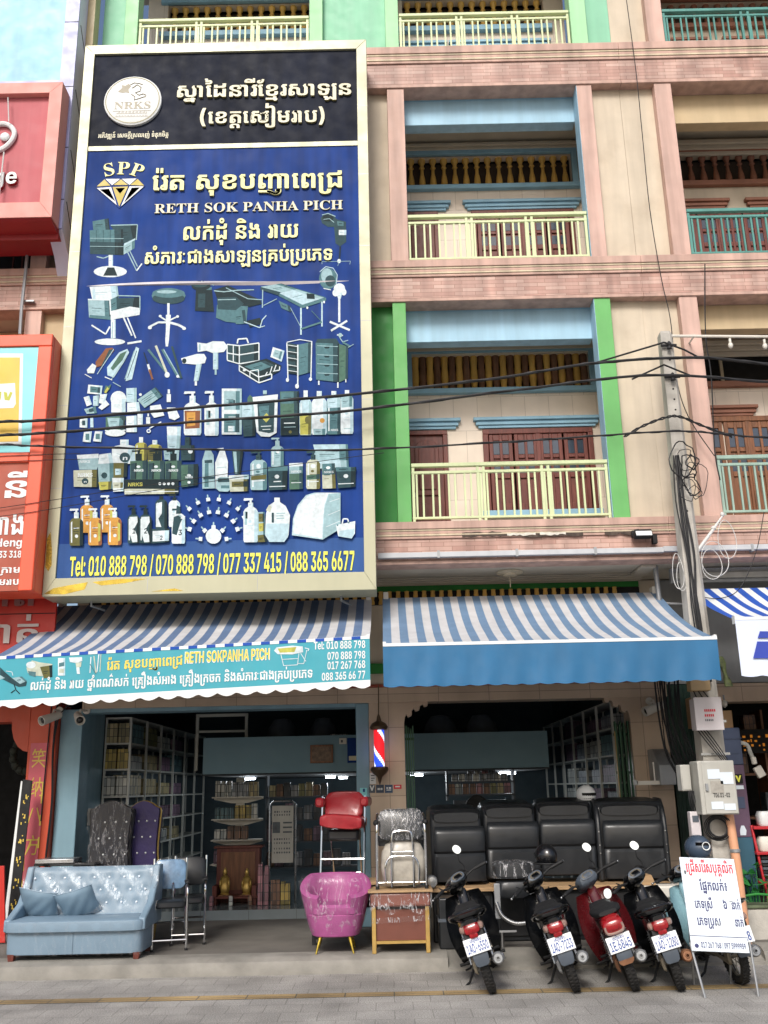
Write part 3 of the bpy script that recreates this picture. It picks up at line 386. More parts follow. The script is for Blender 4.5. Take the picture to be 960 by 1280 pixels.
# each line of writing: its width in 1/1000, then (letter, x, y)
TXT={
's1':(7258,[(0,0,0),(1,928,0),(2,928,0),(3,1216,0),(4,1504,0),(5,2139,0),(2,2774,0),(6,3062,0),(7,3350,0),(8,3350,0),(9,3638,0),(10,4273,0),(6,4273,0),(0,4561,0),(2,5489,0),(11,5777,0),(5,6623,0)]),
's2':(5689,[(12,0,0),(13,391,0),(9,679,0),(14,1314,0),(15,1949,0),(16,1949,0),(0,2237,0),(17,2283,0),(18,3453,0),(6,4088,0),(2,4376,0),(19,4664,0),(20,5299,0)]),
's3':(12739,[(21,0,0),(22,635,0),(23,1270,0),(24,1270,0),(25,1596,0),(26,2231,0),(5,2534,0),(27,3169,0),(13,3469,0),(0,3757,0),(28,4685,0),(29,5300,0),(15,5936,0),(7,5936,0),(30,5936,0),(0,6223,0),(31,7151,0),(2,8079,0),(32,8367,0),(33,9319,0),(34,9619,0),(35,10218,0),(5,10218,0),(36,10853,0),(29,10853,0),(28,11489,0),(23,12104,0),(14,12104,0),(15,12739,0)]),
's4':(6794,[(13,0,0),(6,288,0),(37,576,0),(14,576,0),(0,1511,0),(36,2439,0),(9,2439,0),(19,3074,0),(32,3709,0),(38,4661,0),(2,4661,0),(13,4949,0),(39,5237,0),(30,5872,0),(40,6159,0)]),
's5':(5598,[(31,0,0),(29,928,0),(33,1564,0),(4,1564,0),(36,2199,0),(35,2199,0),(5,2499,0),(23,3134,0),(41,3134,0),(6,4069,0),(2,4357,0),(42,4645,0)]),
's6':(10678,[(0,0,0),(35,928,0),(22,928,0),(2,1563,0),(6,1851,0),(43,2139,0),(40,2422,0),(2,3057,0),(41,3345,0),(0,3980,0),(2,4908,0),(11,5196,0),(5,6042,0),(30,6677,0),(44,6964,0),(19,7599,0),(33,8234,0),(30,8234,0),(19,8521,0),(13,9156,0),(22,9444,0),(34,10079,0)]),
's7':(29339,[(31,0,0),(29,928,0),(33,1564,0),(4,1564,0),(36,2199,0),(35,2199,0),(5,2499,0),(23,3134,0),(41,3134,0),(6,4069,0),(2,4357,0),(42,4645,0),(45,5898,0),(1,6533,0),(2,6533,0),(35,6821,0),(39,6821,0),(46,7456,0),(47,8696,0),(0,8696,0),(29,9624,0),(33,10260,0),(48,10560,0),(30,10848,0),(44,11135,0),(49,10888,0),(41,12059,0),(0,12694,0),(35,13622,0),(21,13622,0),(2,14257,0),(41,14545,0),(48,15480,0),(30,15768,0),(44,16055,0),(49,15808,0),(41,16979,0),(30,17614,0),(29,17901,0),(28,18537,0),(29,19152,0),(5,20088,0),(23,20723,0),(41,20723,0),(0,21358,0),(35,22286,0),(22,22286,0),(2,22921,0),(6,23209,0),(43,23497,0),(40,23780,0),(2,24415,0),(41,24703,0),(30,25338,0),(44,25625,0),(19,26260,0),(33,26895,0),(30,26895,0),(19,27182,0),(13,27817,0),(22,28105,0),(34,28740,0)]),
's8':(6476,[(13,0,0),(30,288,0),(40,575,0),(7,1210,0),(0,1210,0),(13,2138,0),(6,2426,0),(7,2714,0),(0,2714,0),(19,3642,0),(36,4277,0),(44,4277,0),(50,4912,0),(31,4912,0),(23,5840,0),(29,5840,0)]),
's9':(3600,[(8,0,0),(51,288,0),(1,923,0),(29,923,0),(31,1559,0),(29,2487,0),(33,3123,0),(52,3123,0)]),
's10':(2737,[(13,0,0),(22,288,0),(34,923,0),(30,1522,0),(0,1809,0),(7,2737,0)]),
's11':(635,[(53,0,0)]),
's12':(1559,[(5,0,0),(2,635,0),(29,923,0),(33,1559,0)]),
's13':(3372,[(13,0,0),(22,288,0),(34,923,0),(30,1522,0),(19,1809,0),(36,2444,0),(0,2444,0)]),
's14':(1270,[(5,0,0),(33,635,0),(5,635,0),(7,1270,0)]),
's15':(1851,[(54,0,0),(2,928,0),(41,1216,0)]),
's16':(3697,[(0,0,0),(55,928,0),(2,928,0),(5,1216,0),(30,1851,0),(29,2138,0),(2,2774,0),(18,3062,0)]),
's17':(3350,[(16,0,0),(0,288,0),(17,334,0),(18,1504,0),(6,2139,0),(2,2427,0),(19,2715,0)]),
's18':(2157,[(34,0,0),(56,599,0),(18,599,0),(37,1234,0),(2,1234,0),(14,1522,0),(33,2157,0)]),
'tel':(31045,[(57,0,0),(58,646,0),(59,1229,0),(60,1504,0),(61,2052,0),(62,2701,0),(61,3349,0),(63,4278,0),(63,4926,0),(63,5575,0),(64,6503,0),(65,7152,0),(63,7800,0),(66,8728,0),(61,9369,0),(64,10017,0),(61,10666,0),(63,11594,0),(63,12242,0),(63,12891,0),(64,13819,0),(65,14468,0),(63,15116,0),(66,16045,0),(61,16685,0),(64,17333,0),(64,17982,0),(67,18910,0),(67,19559,0),(64,20207,0),(68,21136,0),(62,21784,0),(69,22433,0),(66,23361,0),(61,24001,0),(63,24650,0),(63,25298,0),(67,26227,0),(70,26875,0),(69,27524,0),(70,28452,0),(70,29100,0),(64,29749,0),(64,30397,0)]),
't1':(8448,[(57,0,0),(58,646,0),(59,1229,0),(60,1504,0),(61,2052,0),(62,2701,0),(61,3349,0),(63,4278,0),(63,4926,0),(63,5575,0),(64,6503,0),(65,7152,0),(63,7800,0)]),
't2':(6395,[(61,0,0),(64,648,0),(61,1297,0),(63,2225,0),(63,2874,0),(63,3522,0),(64,4451,0),(65,5099,0),(63,5748,0)]),
't3':(6395,[(61,0,0),(62,648,0),(64,1297,0),(71,2225,0),(70,2874,0),(64,3522,0),(64,4451,0),(70,5099,0),(63,5748,0)]),
't4':(7324,[(61,0,0),(63,648,0),(63,1297,0),(67,2225,0),(70,2874,0),(69,3522,0),(70,4451,0),(70,5099,0),(64,6028,0),(64,6676,0)]),
'rsp':(11339,[(72,0,0),(73,644,0),(57,1245,0),(74,1890,0),(75,2913,0),(76,3555,0),(77,4320,0),(78,4991,0),(79,5630,0),(80,6320,0),(74,7073,0),(79,7817,0),(78,8787,0),(81,9425,0),(82,9866,0),(74,10597,0)]),
'ge':(1196,[(83,0,0),(58,613,0)]),
'heng':(2530,[(74,0,0),(58,743,0),(84,1326,0),(83,1917,0)]),
'n33':(3522,[(67,0,0),(67,648,0),(67,1577,0),(62,2225,0),(63,2874,0)]),
'n33b':(4170,[(61,0,0),(65,648,0),(67,1297,0),(67,2225,0),(62,2874,0),(63,3522,0)]),
'ab':(14080,[(61,0,0),(62,648,0),(64,1297,0),(71,2225,0),(70,2874,0),(64,3522,0),(64,4451,0),(70,5099,0),(63,5748,0),(66,6676,0),(61,7316,0),(65,7965,0),(64,8613,0),(69,9542,0),(65,10190,0),(65,10838,0),(65,11487,0),(65,12135,0),(69,12784,0),(65,13432,0)]),
'p1':(5345,[(62,0,0),(79,648,0),(76,1338,0),(85,2103,0),(70,2751,0),(69,3400,0),(69,4048,0),(61,4697,0)]),
'p2':(5345,[(62,0,0),(79,648,0),(76,1338,0),(85,2103,0),(64,2751,0),(71,3400,0),(67,4048,0),(67,4697,0)]),
'p3':(4111,[(62,0,0),(73,648,0),(86,1250,0),(70,1518,0),(63,2167,0),(68,2815,0),(69,3463,0)]),
'p4':(5345,[(62,0,0),(79,648,0),(76,1338,0),(85,2103,0),(62,2751,0),(71,3400,0),(63,4048,0),(61,4697,0)]),
'p5':(1296,[(62,0,0),(63,648,0)]),
'mt':(5453,[(57,0,0),(61,646,0),(70,1294,0),(86,1942,0),(61,2211,0),(62,2859,0),(85,3508,0),(61,4156,0),(71,4805,0)]),
'nrksS':(2710,[(80,0,0),(72,753,0),(77,1397,0),(75,2069,0)]),
'n':(590,[(84,0,0)]),
'd1':(648,[(62,0,0)]),
'd2':(648,[(71,0,0)]),
'd3':(648,[(67,0,0)]),
'nf':(1031,[(81,0,0),(87,441,0)]),
'rs':(11656,[(88,0,0),(89,704,0),(90,1362,0),(91,1992,0),(92,3051,0),(93,3632,0),(94,4414,0),(95,5454,0),(96,6076,0),(97,6726,0),(91,7461,0),(96,8240,0),(95,9170,0),(98,9792,0),(99,10180,0),(91,10877,0)]),
'nrks':(2780,[(97,0,0),(88,735,0),(94,1439,0),(92,2199,0)]),
'S':(581,[(92,0,0)]),
'P':(622,[(95,0,0)]),
'c0':(1000,[(100,0,0)]),
'c1':(1000,[(101,0,0)]),
'c2':(1000,[(102,0,0)]),
'c3':(1000,[(103,0,0)]),
}
_cache = {}
def _dec(n):
    x, y = n[0], n[1]; out = [(x*4, y*4)]
    for i in range(2, len(n), 2): x += n[i]; y += n[i+1]; out.append((x*4, y*4))
    return out
def glyph(k):
    """outlines, points and triangles of one letter (overlapping outlines count as filled)"""
    if k in _cache: return _cache[k]
    polys = [_dec(p) for p in GLY[k]]
    vs = []; ed = []
    for p in polys:
        n = len(vs); vs += [Vector((x/1000, y/1000)) for x, y in p]; ed += [(n+i, n+(i+1) % len(p)) for i in range(len(p))]
    if not vs: _cache[k] = ([], [], []); return _cache[k]
    V, E, Fc, *_ = delaunay_2d_cdt(vs, ed, [], 0, 1e-5)
    out = []
    for f in Fc:
        cx = sum(V[i].x for i in f)/len(f); cy = sum(V[i].y for i in f)/len(f); w = 0
        for p in polys:
            for i in range(len(p)):
                x0, y0 = p[i][0]/1000, p[i][1]/1000; x1, y1 = p[(i+1) % len(p)][0]/1000, p[(i+1) % len(p)][1]/1000
                s = (x1-x0)*(cy-y0) - (cx-x0)*(y1-y0)
                if y0 <= cy < y1 and s > 0: w += 1
                elif y1 <= cy < y0 and s < 0: w -= 1
        if w: out.append(tuple(f))
    _cache[k] = ([[(x/1000, y/1000) for x, y in p] for p in polys], [(v.x, v.y) for v in V], out)
    return _cache[k]
def write(mb, key, place, sx, sz, depth=0.0, m=0, back=None, mside=None):
    """letters of line `key` into mb; place(a, b, d) gives the point a along, b up, d out of the surface"""
    w, items = TXT[key]
    for g, gx, gy in items:
        polys, V, tris = glyph(g)
        if not V: continue
        P = [place((x+gx/1000)*sx, (y+gy/1000)*sz, depth) for x, y in V]
        mb.add(P, tris, m)
        if depth > .004:
            for p in polys:
                n = len(p); a = [place((x+gx/1000)*sx, (y+gy/1000)*sz, depth) for x, y in p]; b = [place((x+gx/1000)*sx, (y+gy/1000)*sz, 0.0005) for x, y in p]
                mb.add(a+b, [(i, (i+1) % n, n+(i+1) % n, n+i) for i in range(n)], m if mside is None else mside)
def line(key, x0, x1, z0, z1, sz, Y, mats, parent, name='lettering', depth=.003, mb=None, m=0, mside=None):
    """a line of writing on a wall facing the viewer at depth Y, baseline from (x0,z0) to (x1,z1)"""
    own = mb is None; mb = mb or MB(); w = TXT[key][0]/1000; sx = (x1-x0)/w; sl = (z1-z0)/(x1-x0)
    write(mb, key, lambda a, b, d: (x0+a, Y-d, z0+a*sl+b), sx, sz, depth, m, mside=mside)
    if own: return mb.build(name, mats, parent, smooth=False)
# ------------------------------------------------------------------ the materials of the place
M_road = brickmat('granite_pavers', '#96938e', '#9f9c97', '#807d78', .30, .30, .004, .5, 'XY', .85, .5, .14, fine=.48, dirt=.20)
M_line = brickmat('yellow_line_tiles', '#a88f62', '#9b8560', '#5f5a50', .42, .3, .006, 0, 'XY', .8, .3, .2, fine=.2, dirt=.35)
M_walk = mat('worn_concrete', '#67635d', .8, var=.22, vs=1.6, bump=.25, bs=50, dirt='#45423e', dirt_amt=.5)
M_kerb = mat('kerb_concrete', '#86837c', .85, var=.2, vs=4, bump=.4, bs=60, dirt='#5d5a55', dirt_amt=.6)
M_tile_floor = brickmat('glossy_floor_tiles', '#7d878b', '#838d91', '#5b6366', .6, .6, .003, 0, 'XY', .12, .05, .1)
M_pinkband = brickmat('pink_facing_tiles', '#b68d80', '#cbaa9d', '#93705f', .26, .052, .003, .37, 'XZ', .55, .2, .12, streak=.34)
M_pink = mat('pink_paint', '#c4a294', .65, var=.09, streak=.30, dirt='#8a6a5e', dirt_amt=.40, bump=.08)
M_pinkcol = mat('pink_column_paint', '#cdab9e', .65, var=.07, streak=.28, dirt='#a98a7c', dirt_amt=.3, bump=.08)
M_creamline = mat('cream_moulding', '#d3c4a8', .65, var=.10, streak=.35)
M_beige = mat('beige_render', '#cabda9', .75, var=.06, streak=.13, dirt='#a08f78', dirt_amt=.4, bump=.08)
M_beige2 = mat('beige_beam_paint', '#c2ad8a', .7, var=.05, streak=.1)
M_cream = brickmat('cream_wall_tiles', '#dccfc0', '#d6c8b7', '#ab9d8e', .32, .48, .003, .5, 'XZ', .45, .2, .06, streak=.06)
M_blue = mat('sky_blue_paint', '#9fc6dc', .6, var=.05, streak=.16, dirt='#86a6b6', dirt_amt=.3)
M_bluetrim = mat('blue_trim_paint', '#8ab4cb', .6, var=.06, streak=.1)
M_green = mat('bright_green_paint', '#66ad62', .6, var=.05, streak=.1)
M_dkgreen = mat('deep_green_paint', '#1f7d2c', .6, var=.08, streak=.2)
M_palegreen = mat('pale_green_paint', '#a3d6a6', .6, var=.05, streak=.1)
M_seagreen = mat('sea_green_paint', '#86c2a2', .6, var=.06, streak=.1)
M_ceil = mat('ceiling_plaster', '#bdb4a4', .8, var=.08, bump=.2, bs=15)
M_wood = mat('dark_red_wood', '#66352d', .45, var=.3, vs=6, stretch=(6,6,.6), spec=.4)
M_wood2 = mat('brown_wood', '#7a4f33', .5, var=.35, vs=5, stretch=(6,6,.6))
M_pane = mat('window_glass', '#39424f', .12, var=.25, vs=4, spec=.8)
M_yellowbal = mat('ochre_baluster_paint', '#cfa555', .6, var=.2, vs=2)
M_brownbal = mat('brown_baluster_paint', '#73523d', .6, var=.25, vs=4)
M_pinkbal = mat('terracotta_baluster_paint', '#8d5f4c', .6, var=.15)
M_brownback = mat('brown_backing', '#4a3d32', .8, var=.2)
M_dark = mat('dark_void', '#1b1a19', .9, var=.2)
M_rail = mat('pale_yellow_green_rail', '#cbd6a8', .5, var=.05, streak=.08)
M_tealrail = mat('teal_rail', '#4f8c84', .5, var=.10, streak=.2)
M_greyrail = mat('grey_green_rail', '#98b3a6', .5, var=.10, streak=.2)
M_frame = mat('champagne_sign_frame', '#a9a88e', .4, var=.05, vs=2, metal=.15, streak=.05)
M_gold = mat('gold_foil', '#b29a3e', .25, metal=.7, var=.3, vs=10)
M_black = mat('black_sign_panel', '#151b2b', .6, var=.25, vs=2, streak=.3, spec=.12)
M_navy = mat('blue_sign_vinyl', '#143a82', .6, var=.14, vs=1.2, streak=.30, spec=.15)
M_navy2 = mat('lighter_blue_sign_strip', '#33558f', .6, var=.12, vs=1.2, streak=.2, spec=.15)
M_letter = mat('cream_letters', '#d2cdb2', .5, var=.04)
M_letteryel = mat('pale_yellow_letters', '#dedd9a', .5, var=.04)
M_side = mat('letter_return_ochre', '#8a8250', .5, var=.1)
M_yellow = mat('yellow_letters', '#e0df52', .5, var=.03)
M_white = mat('white_paint', '#d9dcdc', .5, var=.03)
M_warmwhite = mat('warm_white_plastic', '#d6d2c8', .5, var=.05, streak=.06)
M_steel = mat('brushed_steel', '#b9bbbd', .28, metal=.9, var=.08)
M_chrome = mat('chrome', '#d5d7d9', .12, metal=1, var=.05)
M_dullmetal = mat('dull_galvanised_metal', '#9a9da0', .45, metal=.5, var=.15, streak=.1)
M_awnw = mat('awning_white_stripe', '#bdbdbf', .8, var=.05, vs=2, bump=.5, bs=5, streak=.10, dirt='#a9a2a0', dirt_amt=.25)
M_awnb = mat('awning_faded_blue_stripe', '#596f90', .8, var=.08, vs=2, bump=.5, bs=5, streak=.1, dirt='#7d8ba5', dirt_amt=.3)
M_awnb2 = mat('awning_grey_blue_stripe', '#647f9c', .8, var=.06, vs=2, bump=.5, bs=5, streak=.1)
M_awnbf = mat('awning_strong_blue_stripe', '#1d4da6', .8, var=.06, vs=2)
M_teal = mat('teal_banner_cloth', '#3a9bab', .6, var=.06, vs=3, streak=.06)
M_cloth = mat('plain_blue_awning_cloth', '#266590', .65, var=.06, vs=3, streak=.08)
M_cloth2 = mat('pale_banner_cloth', '#ccd6ea', .6, var=.03)
M_walltile = brickmat('beige_shopfront_tiles', '#c6b09a', '#bda791', '#8f7f70', .62, .40, .004, 0, 'XZ', .35, .2, .08, streak=.08)
M_jamb = mat('grey_blue_jamb_paint', '#7d9fae', .6, var=.06, streak=.1, dirt='#607c88', dirt_amt=.3)
M_loft = mat('loft_front_paint', '#6f8f9e', .6, var=.04)
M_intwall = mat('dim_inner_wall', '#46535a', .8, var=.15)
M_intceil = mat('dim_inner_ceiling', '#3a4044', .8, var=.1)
M_shelf = mat('grey_shelf_metal', '#c4c6c0', .5, var=.1)
M_greengate = mat('dark_green_gate', '#2f5a40', .5, var=.2, streak=.2)
M_shutter = mat('dark_green_shutter', '#1d3a30', .5, var=.2, streak=.25)
M_red = mat('red_leather', '#982029', .38, var=.1, vs=9, bump=.15, bs=30, coat=.3)
M_pinkfab = mat('pink_velvet', '#9f5085', .5, var=.12, vs=10, bump=.2, bs=60)
M_sofa = mat('pale_blue_leather', '#768d9f', .5, var=.05, vs=4, bump=.10, bs=9, coat=.04)
M_cushion = mat('pale_blue_cushion', '#71899b', .5, var=.05, vs=7, bump=.25, bs=10)
M_blackvinyl = mat('black_vinyl', '#1d2024', .42, var=.2, vs=4, bump=.16, bs=7, coat=.12)
M_blackmat = mat('matt_black', '#121315', .7, var=.25, vs=5)
M_blackgloss = mat('black_gloss_paint', '#08090b', .18, var=.3, vs=8, coat=.6)
M_purple = mat('purple_velvet', '#2c1f58', .5, var=.15, vs=9, bump=.2)
M_goldtrim = mat('gold_trim', '#b79a55', .35, metal=.6, var=.15)
M_brownpanel = mat('brown_panel', '#6e3f33', .5, var=.12, vs=4)
M_goldwood = mat('golden_frame_wood', '#a8894a', .45, var=.2, vs=8)
M_ply = mat('plywood', '#a58763', .7, var=.2, vs=6, stretch=(.6,6,6))
M_rubber = mat('tyre_rubber', '#1e1d1c', .85, var=.2, vs=20, bump=.6, bs=120, dirt='#4c4640', dirt_amt=.5)
M_grey = mat('grey_plastic', '#4a525c', .55, var=.15, vs=8, dirt='#6a655c', dirt_amt=.3)
M_alloy = mat('dirty_alloy', '#85827a', .45, metal=.6, var=.25, vs=14, dirt='#5d5245', dirt_amt=.6)
M_khakicase = mat('dirty_beige_case', '#8c8473', .5, var=.2, vs=12, metal=.3, dirt='#5b5245', dirt_amt=.5)
M_redlens = mat('red_lens', '#8c0f18', .15, var=.25, vs=30, coat=.6)
M_clearlens = mat('clear_lens', '#8c7268', .15, var=.2, vs=30, coat=.6)
M_plate = mat('number_plate_white', '#dfe2e4', .35, var=.03)
M_plateink = mat('number_plate_ink', '#2c4a8c', .5, var=.1)
M_maroon = mat('dark_red_paint', '#480e12', .22, var=.15, vs=6, coat=.6, dirt='#3a1a16', dirt_amt=.2)
M_redpaint = mat('red_tail_paint', '#8a1218', .25, var=.12, vs=6, coat=.5)
M_ltblue = mat('light_blue_paint', '#7fa3ad', .25, var=.06, vs=6, coat=.5)
M_mirror = mat('mirror_glass', '#c3cccf', .03, metal=1, var=0)
M_rust = mat('rusty_exhaust', '#8a6248', .6, metal=.4, var=.25, vs=18)
M_concrete = mat('weathered_concrete', '#b8b4ac', .85, var=.15, vs=5, bump=.35, bs=50, streak=.22, dirt='#6c675f', dirt_amt=.4)
M_cable = mat('black_cable', '#17171a', .6, var=.2)
M_whitecable = mat('white_cable', '#c8c8c6', .5, var=.05)
M_orange = mat('orange_sign_paint', '#e0583a', .4, var=.05, vs=2, streak=.04)
M_orangefront = mat('brick_red_sign_front', '#a34e3a', .6, var=.06, vs=2, streak=.1)
M_redwall = mat('red_sign_board', '#b8261c', .45, var=.06, vs=2, streak=.1)
M_salmon = mat('salmon_sign_frame', '#d49086', .55, var=.05, vs=2, streak=.08)
M_rose = mat('rose_sign_panel', '#bd6a70', .6, var=.05, vs=2, streak=.14, spec=.2)
M_ltbluepanel = mat('light_blue_sign_panel', '#8fc4ea', .5, var=.10, vs=2.5, streak=.12, dirt='#5f9fcc', dirt_amt=.3)
M_lilac = mat('lilac_cladding', '#9ea3cd', .4, var=.06, vs=3, streak=.1)
M_lilac2 = mat('pale_lilac_cladding', '#cfd8f2', .4, var=.04, vs=3, streak=.06)
M_khaki = mat('khaki_cladding', '#b3a27c', .5, var=.1, vs=3, streak=.15)
M_peel = mat('peeled_orange_patch', '#dd8450', .6, var=.08)
M_cyan = mat('aqua_print', '#86d0d6', .5, var=.05)
M_ochre = mat('ochre_print', '#d9b348', .5, var=.08)
M_pillarred = mat('orange_red_pillar_paint', '#c04a2c', .5, var=.08, streak=.12)
M_bannerpink = mat('pink_red_banner', '#c25a66', .6, var=.1)
M_bannergold = mat('gold_characters', '#d2b64e', .5, var=.1)
M_boxgrey = mat('grey_meter_box', '#b3b2ab', .5, var=.08, streak=.12, dirt='#8a867c', dirt_amt=.4)
M_boxpale = mat('pale_box_paint', '#c9c3c6', .5, var=.04, streak=.05)
M_cabinet = mat('blue_grey_cabinet_paint', '#3b4660', .5, var=.12, streak=.1)
M_cabinet2 = mat('plum_cabinet_paint', '#5a4358', .5, var=.12, streak=.1)
M_cabinet3 = mat('teal_cabinet_paint', '#2c5568', .5, var=.12, streak=.1)
M_pipe = mat('salmon_plastic_pipe', '#d09a78', .45, var=.08)
M_carton = mat('brown_carton', '#8f7152', .75, var=.12, vs=5)
M_board = mat('white_sign_board', '#cfd9e2', .4, var=.02)
M_redink = mat('red_ink', '#c32334', .5, var=.05)
M_blueink = mat('navy_ink', '#20245c', .5, var=.05)
M_film = None
def film(name, density=.5, sc=9):
    """thin creased plastic film: clear, with pale streaks coloured in as the highlights on its creases"""
    m = bpy.data.materials.new(name); m.use_nodes = True; nt = m.node_tree; N = nt.nodes; L = nt.links; N.clear()
    g = N.new('ShaderNodeNewGeometry'); mp = N.new('ShaderNodeMapping'); mp.inputs['Scale'].default_value = (2.6, 2.6, .6); mp.inputs['Rotation'].default_value = (.2,.5,.3); L.new(g.outputs['Position'], mp.inputs[0])
    n = N.new('ShaderNodeTexNoise'); n.inputs['Scale'].default_value = sc; n.inputs['Detail'].default_value = 4; n.inputs['Roughness'].default_value = .6; n.inputs['Distortion'].default_value = .5
    L.new(mp.outputs[0], n.inputs['Vector'])
    r = N.new('ShaderNodeMapRange'); r.inputs[1].default_value = .0; r.inputs[2].default_value = .02; r.inputs[3].default_value = density; r.inputs[4].default_value = density*.03
    ab = N.new('ShaderNodeMath'); ab.operation = 'SUBTRACT'; ab.inputs[1].default_value = .5; L.new(n.outputs['Fac'], ab.inputs[0]); a2 = N.new('ShaderNodeMath'); a2.operation = 'ABSOLUTE'; L.new(ab.outputs[0], a2.inputs[0]); L.new(a2.outputs[0], r.inputs[0])
    t = N.new('ShaderNodeBsdfTransparent'); t.inputs[0].default_value = (.97,.97,.97,1)
    p = N.new('ShaderNodeBsdfPrincipled'); p.inputs['Base Color'].default_value = (.75,.75,.78,1); p.inputs['Roughness'].default_value = .2; p.inputs['Specular IOR Level'].default_value = .8  # pale base colour draws the highlight streaks along the creases
    b = N.new('ShaderNodeBump'); b.inputs['Strength'].default_value = .8; b.inputs['Distance'].default_value = .02; L.new(n.outputs['Fac'], b.inputs['Height']); L.new(b.outputs[0], p.inputs['Normal'])
    x = N.new('ShaderNodeMixShader'); L.new(r.outputs[0], x.inputs[0]); L.new(t.outputs[0], x.inputs[1]); L.new(p.outputs[0], x.inputs[2])
    gl = N.new('ShaderNodeBsdfGlossy'); gl.inputs['Roughness'].default_value = .12; L.new(b.outputs[0], gl.inputs['Normal'])
    x2 = N.new('ShaderNodeMixShader'); x2.inputs[0].default_value = .018; L.new(x.outputs[0], x2.inputs[1]); L.new(gl.outputs[0], x2.inputs[2])
    o = N.new('ShaderNodeOutputMaterial'); L.new(x2.outputs[0], o.inputs[0]); return m
M_film = film('creased_clear_film', .5)
M_filmthin = film('thin_clear_film', .07, 3)
M_glass = film('clear_sheet', .0)
# ------------------------------------------------------------------ ground
g = MB(); g.add([(-60,-60,0),(60,-60,0),(60,60,0),(-60,60,0)], [(0,1,2,3)]); setting(g.build('pavement', M_road))
g = MB(); g.add([(-12,8.93,.004),(12,8.93,.004),(12,9.10,.004),(-12,9.10,.004)], [(0,1,2,3)]); setting(g.build('pavement_line', M_line))
g = MB(); prof = [(10.0,0),(10.005,.07),(10.03,.115),(10.10,.144),(10.16,.15),(10.34,.15),(10.34,0)]
g.prism(prof, -12, .52, axis='X'); g.prism([(10.0,0),(10.0,.03),(10.06,.05),(10.30,.142),(10.34,.15),(10.34,0)], .52, 3.55, axis='X'); g.prism(prof, 3.55, 12, axis='X')
setting(g.build('kerb', M_kerb))
g = MB(); g.bx(-12,12,10.34,12.06,-.02,.148); g.bx(-3.76,3.2,12.06,12.9,-.02,.148); setting(g.build('sidewalk', M_walk))
g = MB(); g.bx(-3.9,3.4,12.9,19.2,-.02,.262); setting(g.build('shop_floor', M_tile_floor))
g = MB(); g.bx(3.75,8,12.06,17,-.02,.2); g.bx(-9,-4.3,12.06,17,-.02,.2); setting(g.build('neighbour_floor', M_walk))

# ------------------------------------------------------------------ the row of shophouses
YF, YB = 10.8, 12.0
SLABS = [(4.16,4.66),(7.52,8.08),(10.70,11.33)]
def slab(x0, x1, root, top):
    for k, (zb, zt) in enumerate(SLABS):
        if top is not None and k not in top: continue
        h = zt-zb; s = h/.56
        b = MB(); b.bx(x0,x1,YF,YF+.25,zb+.05*s,zb+.33*s); b.build('tile_band', M_pinkband, root, smooth=False)
        b = MB()
        b.bx(x0,x1,YF-.045,YF+.26,zt-.10*s,zt); b.bx(x0,x1,YF-.025,YF+.25,zt-.165*s,zt-.125*s); b.bx(x0,x1,YF-.02,YF+.25,zt-.225*s,zt-.19*s)
        b.bx(x0,x1,YF-.008,YF+.27,zb,zb+.045*s)
        b.build('slab_edge', M_pink, root, bev=.006)
        b = MB(); b.bx(x0,x1,YF-.032,YF+.245,zt-.125*s,zt-.10*s); b.bx(x0,x1,YF-.03,YF+.245,zt-.19*s,zt-.165*s); b.build('moulding', M_creamline, root, bev=.005)
        b = MB(); b.bx(x0,x1,YF+.25,YB+.3,zb+.012,zt-.012); b.build('floor_slab', M_ceil, root)
def wall(x0, x1, z0, z1, y0, y1, holes, m, root, name='wall'):
    """a wall with openings: a box for each piece between them"""
    xs = sorted({x0, x1, *[h[0] for h in holes], *[h[1] for h in holes]}); zs = sorted({z0, z1, *[h[2] for h in holes], *[h[3] for h in holes]})
    b = MB()
    for j in range(len(zs)-1):
        run = None
        for i in range(len(xs)):
            full = False
            if i < len(xs)-1:
                cx, cz = (xs[i]+xs[i+1])/2, (zs[j]+zs[j+1])/2
                full = x0 <= cx <= x1 and not any(h[0] < cx < h[1] and h[2] < cz < h[3] for h in holes)
            if full and run is None: run = xs[i]
            if not full and run is not None: b.bx(run, xs[i], y0, y1, zs[j], zs[j+1]); run = None
    return b.build(name, m, root, smooth=False)
def crown(x0, x1, z, m, root, y=YB):
    """stepped moulding over a door or window, its top edge wider"""
    b = MB()
    for k, (dz0, dz1, d, w) in enumerate([(0,.04,.035,0),(.04,.08,.055,.035),(.08,.10,.045,.02),(.10,.145,.075,.065)]):
        b.bx(x0-w, x1+w, y-d, y+.02, z+dz0, z+dz1)
    return b.build('crown_moulding', m, root, bev=.006)
def arched(x0, x1, z0, z1, y, arch=.09, n=8):
    cx, hw = (x0+x1)/2, (x1-x0)/2
    return [(x0,z0),(x1,z0),(x1,z1-arch)] + [(cx+hw*math.cos(math.pi*i/n), z1-arch+arch*math.sin(math.pi*i/n)) for i in range(1,n)] + [(x0,z1-arch)]
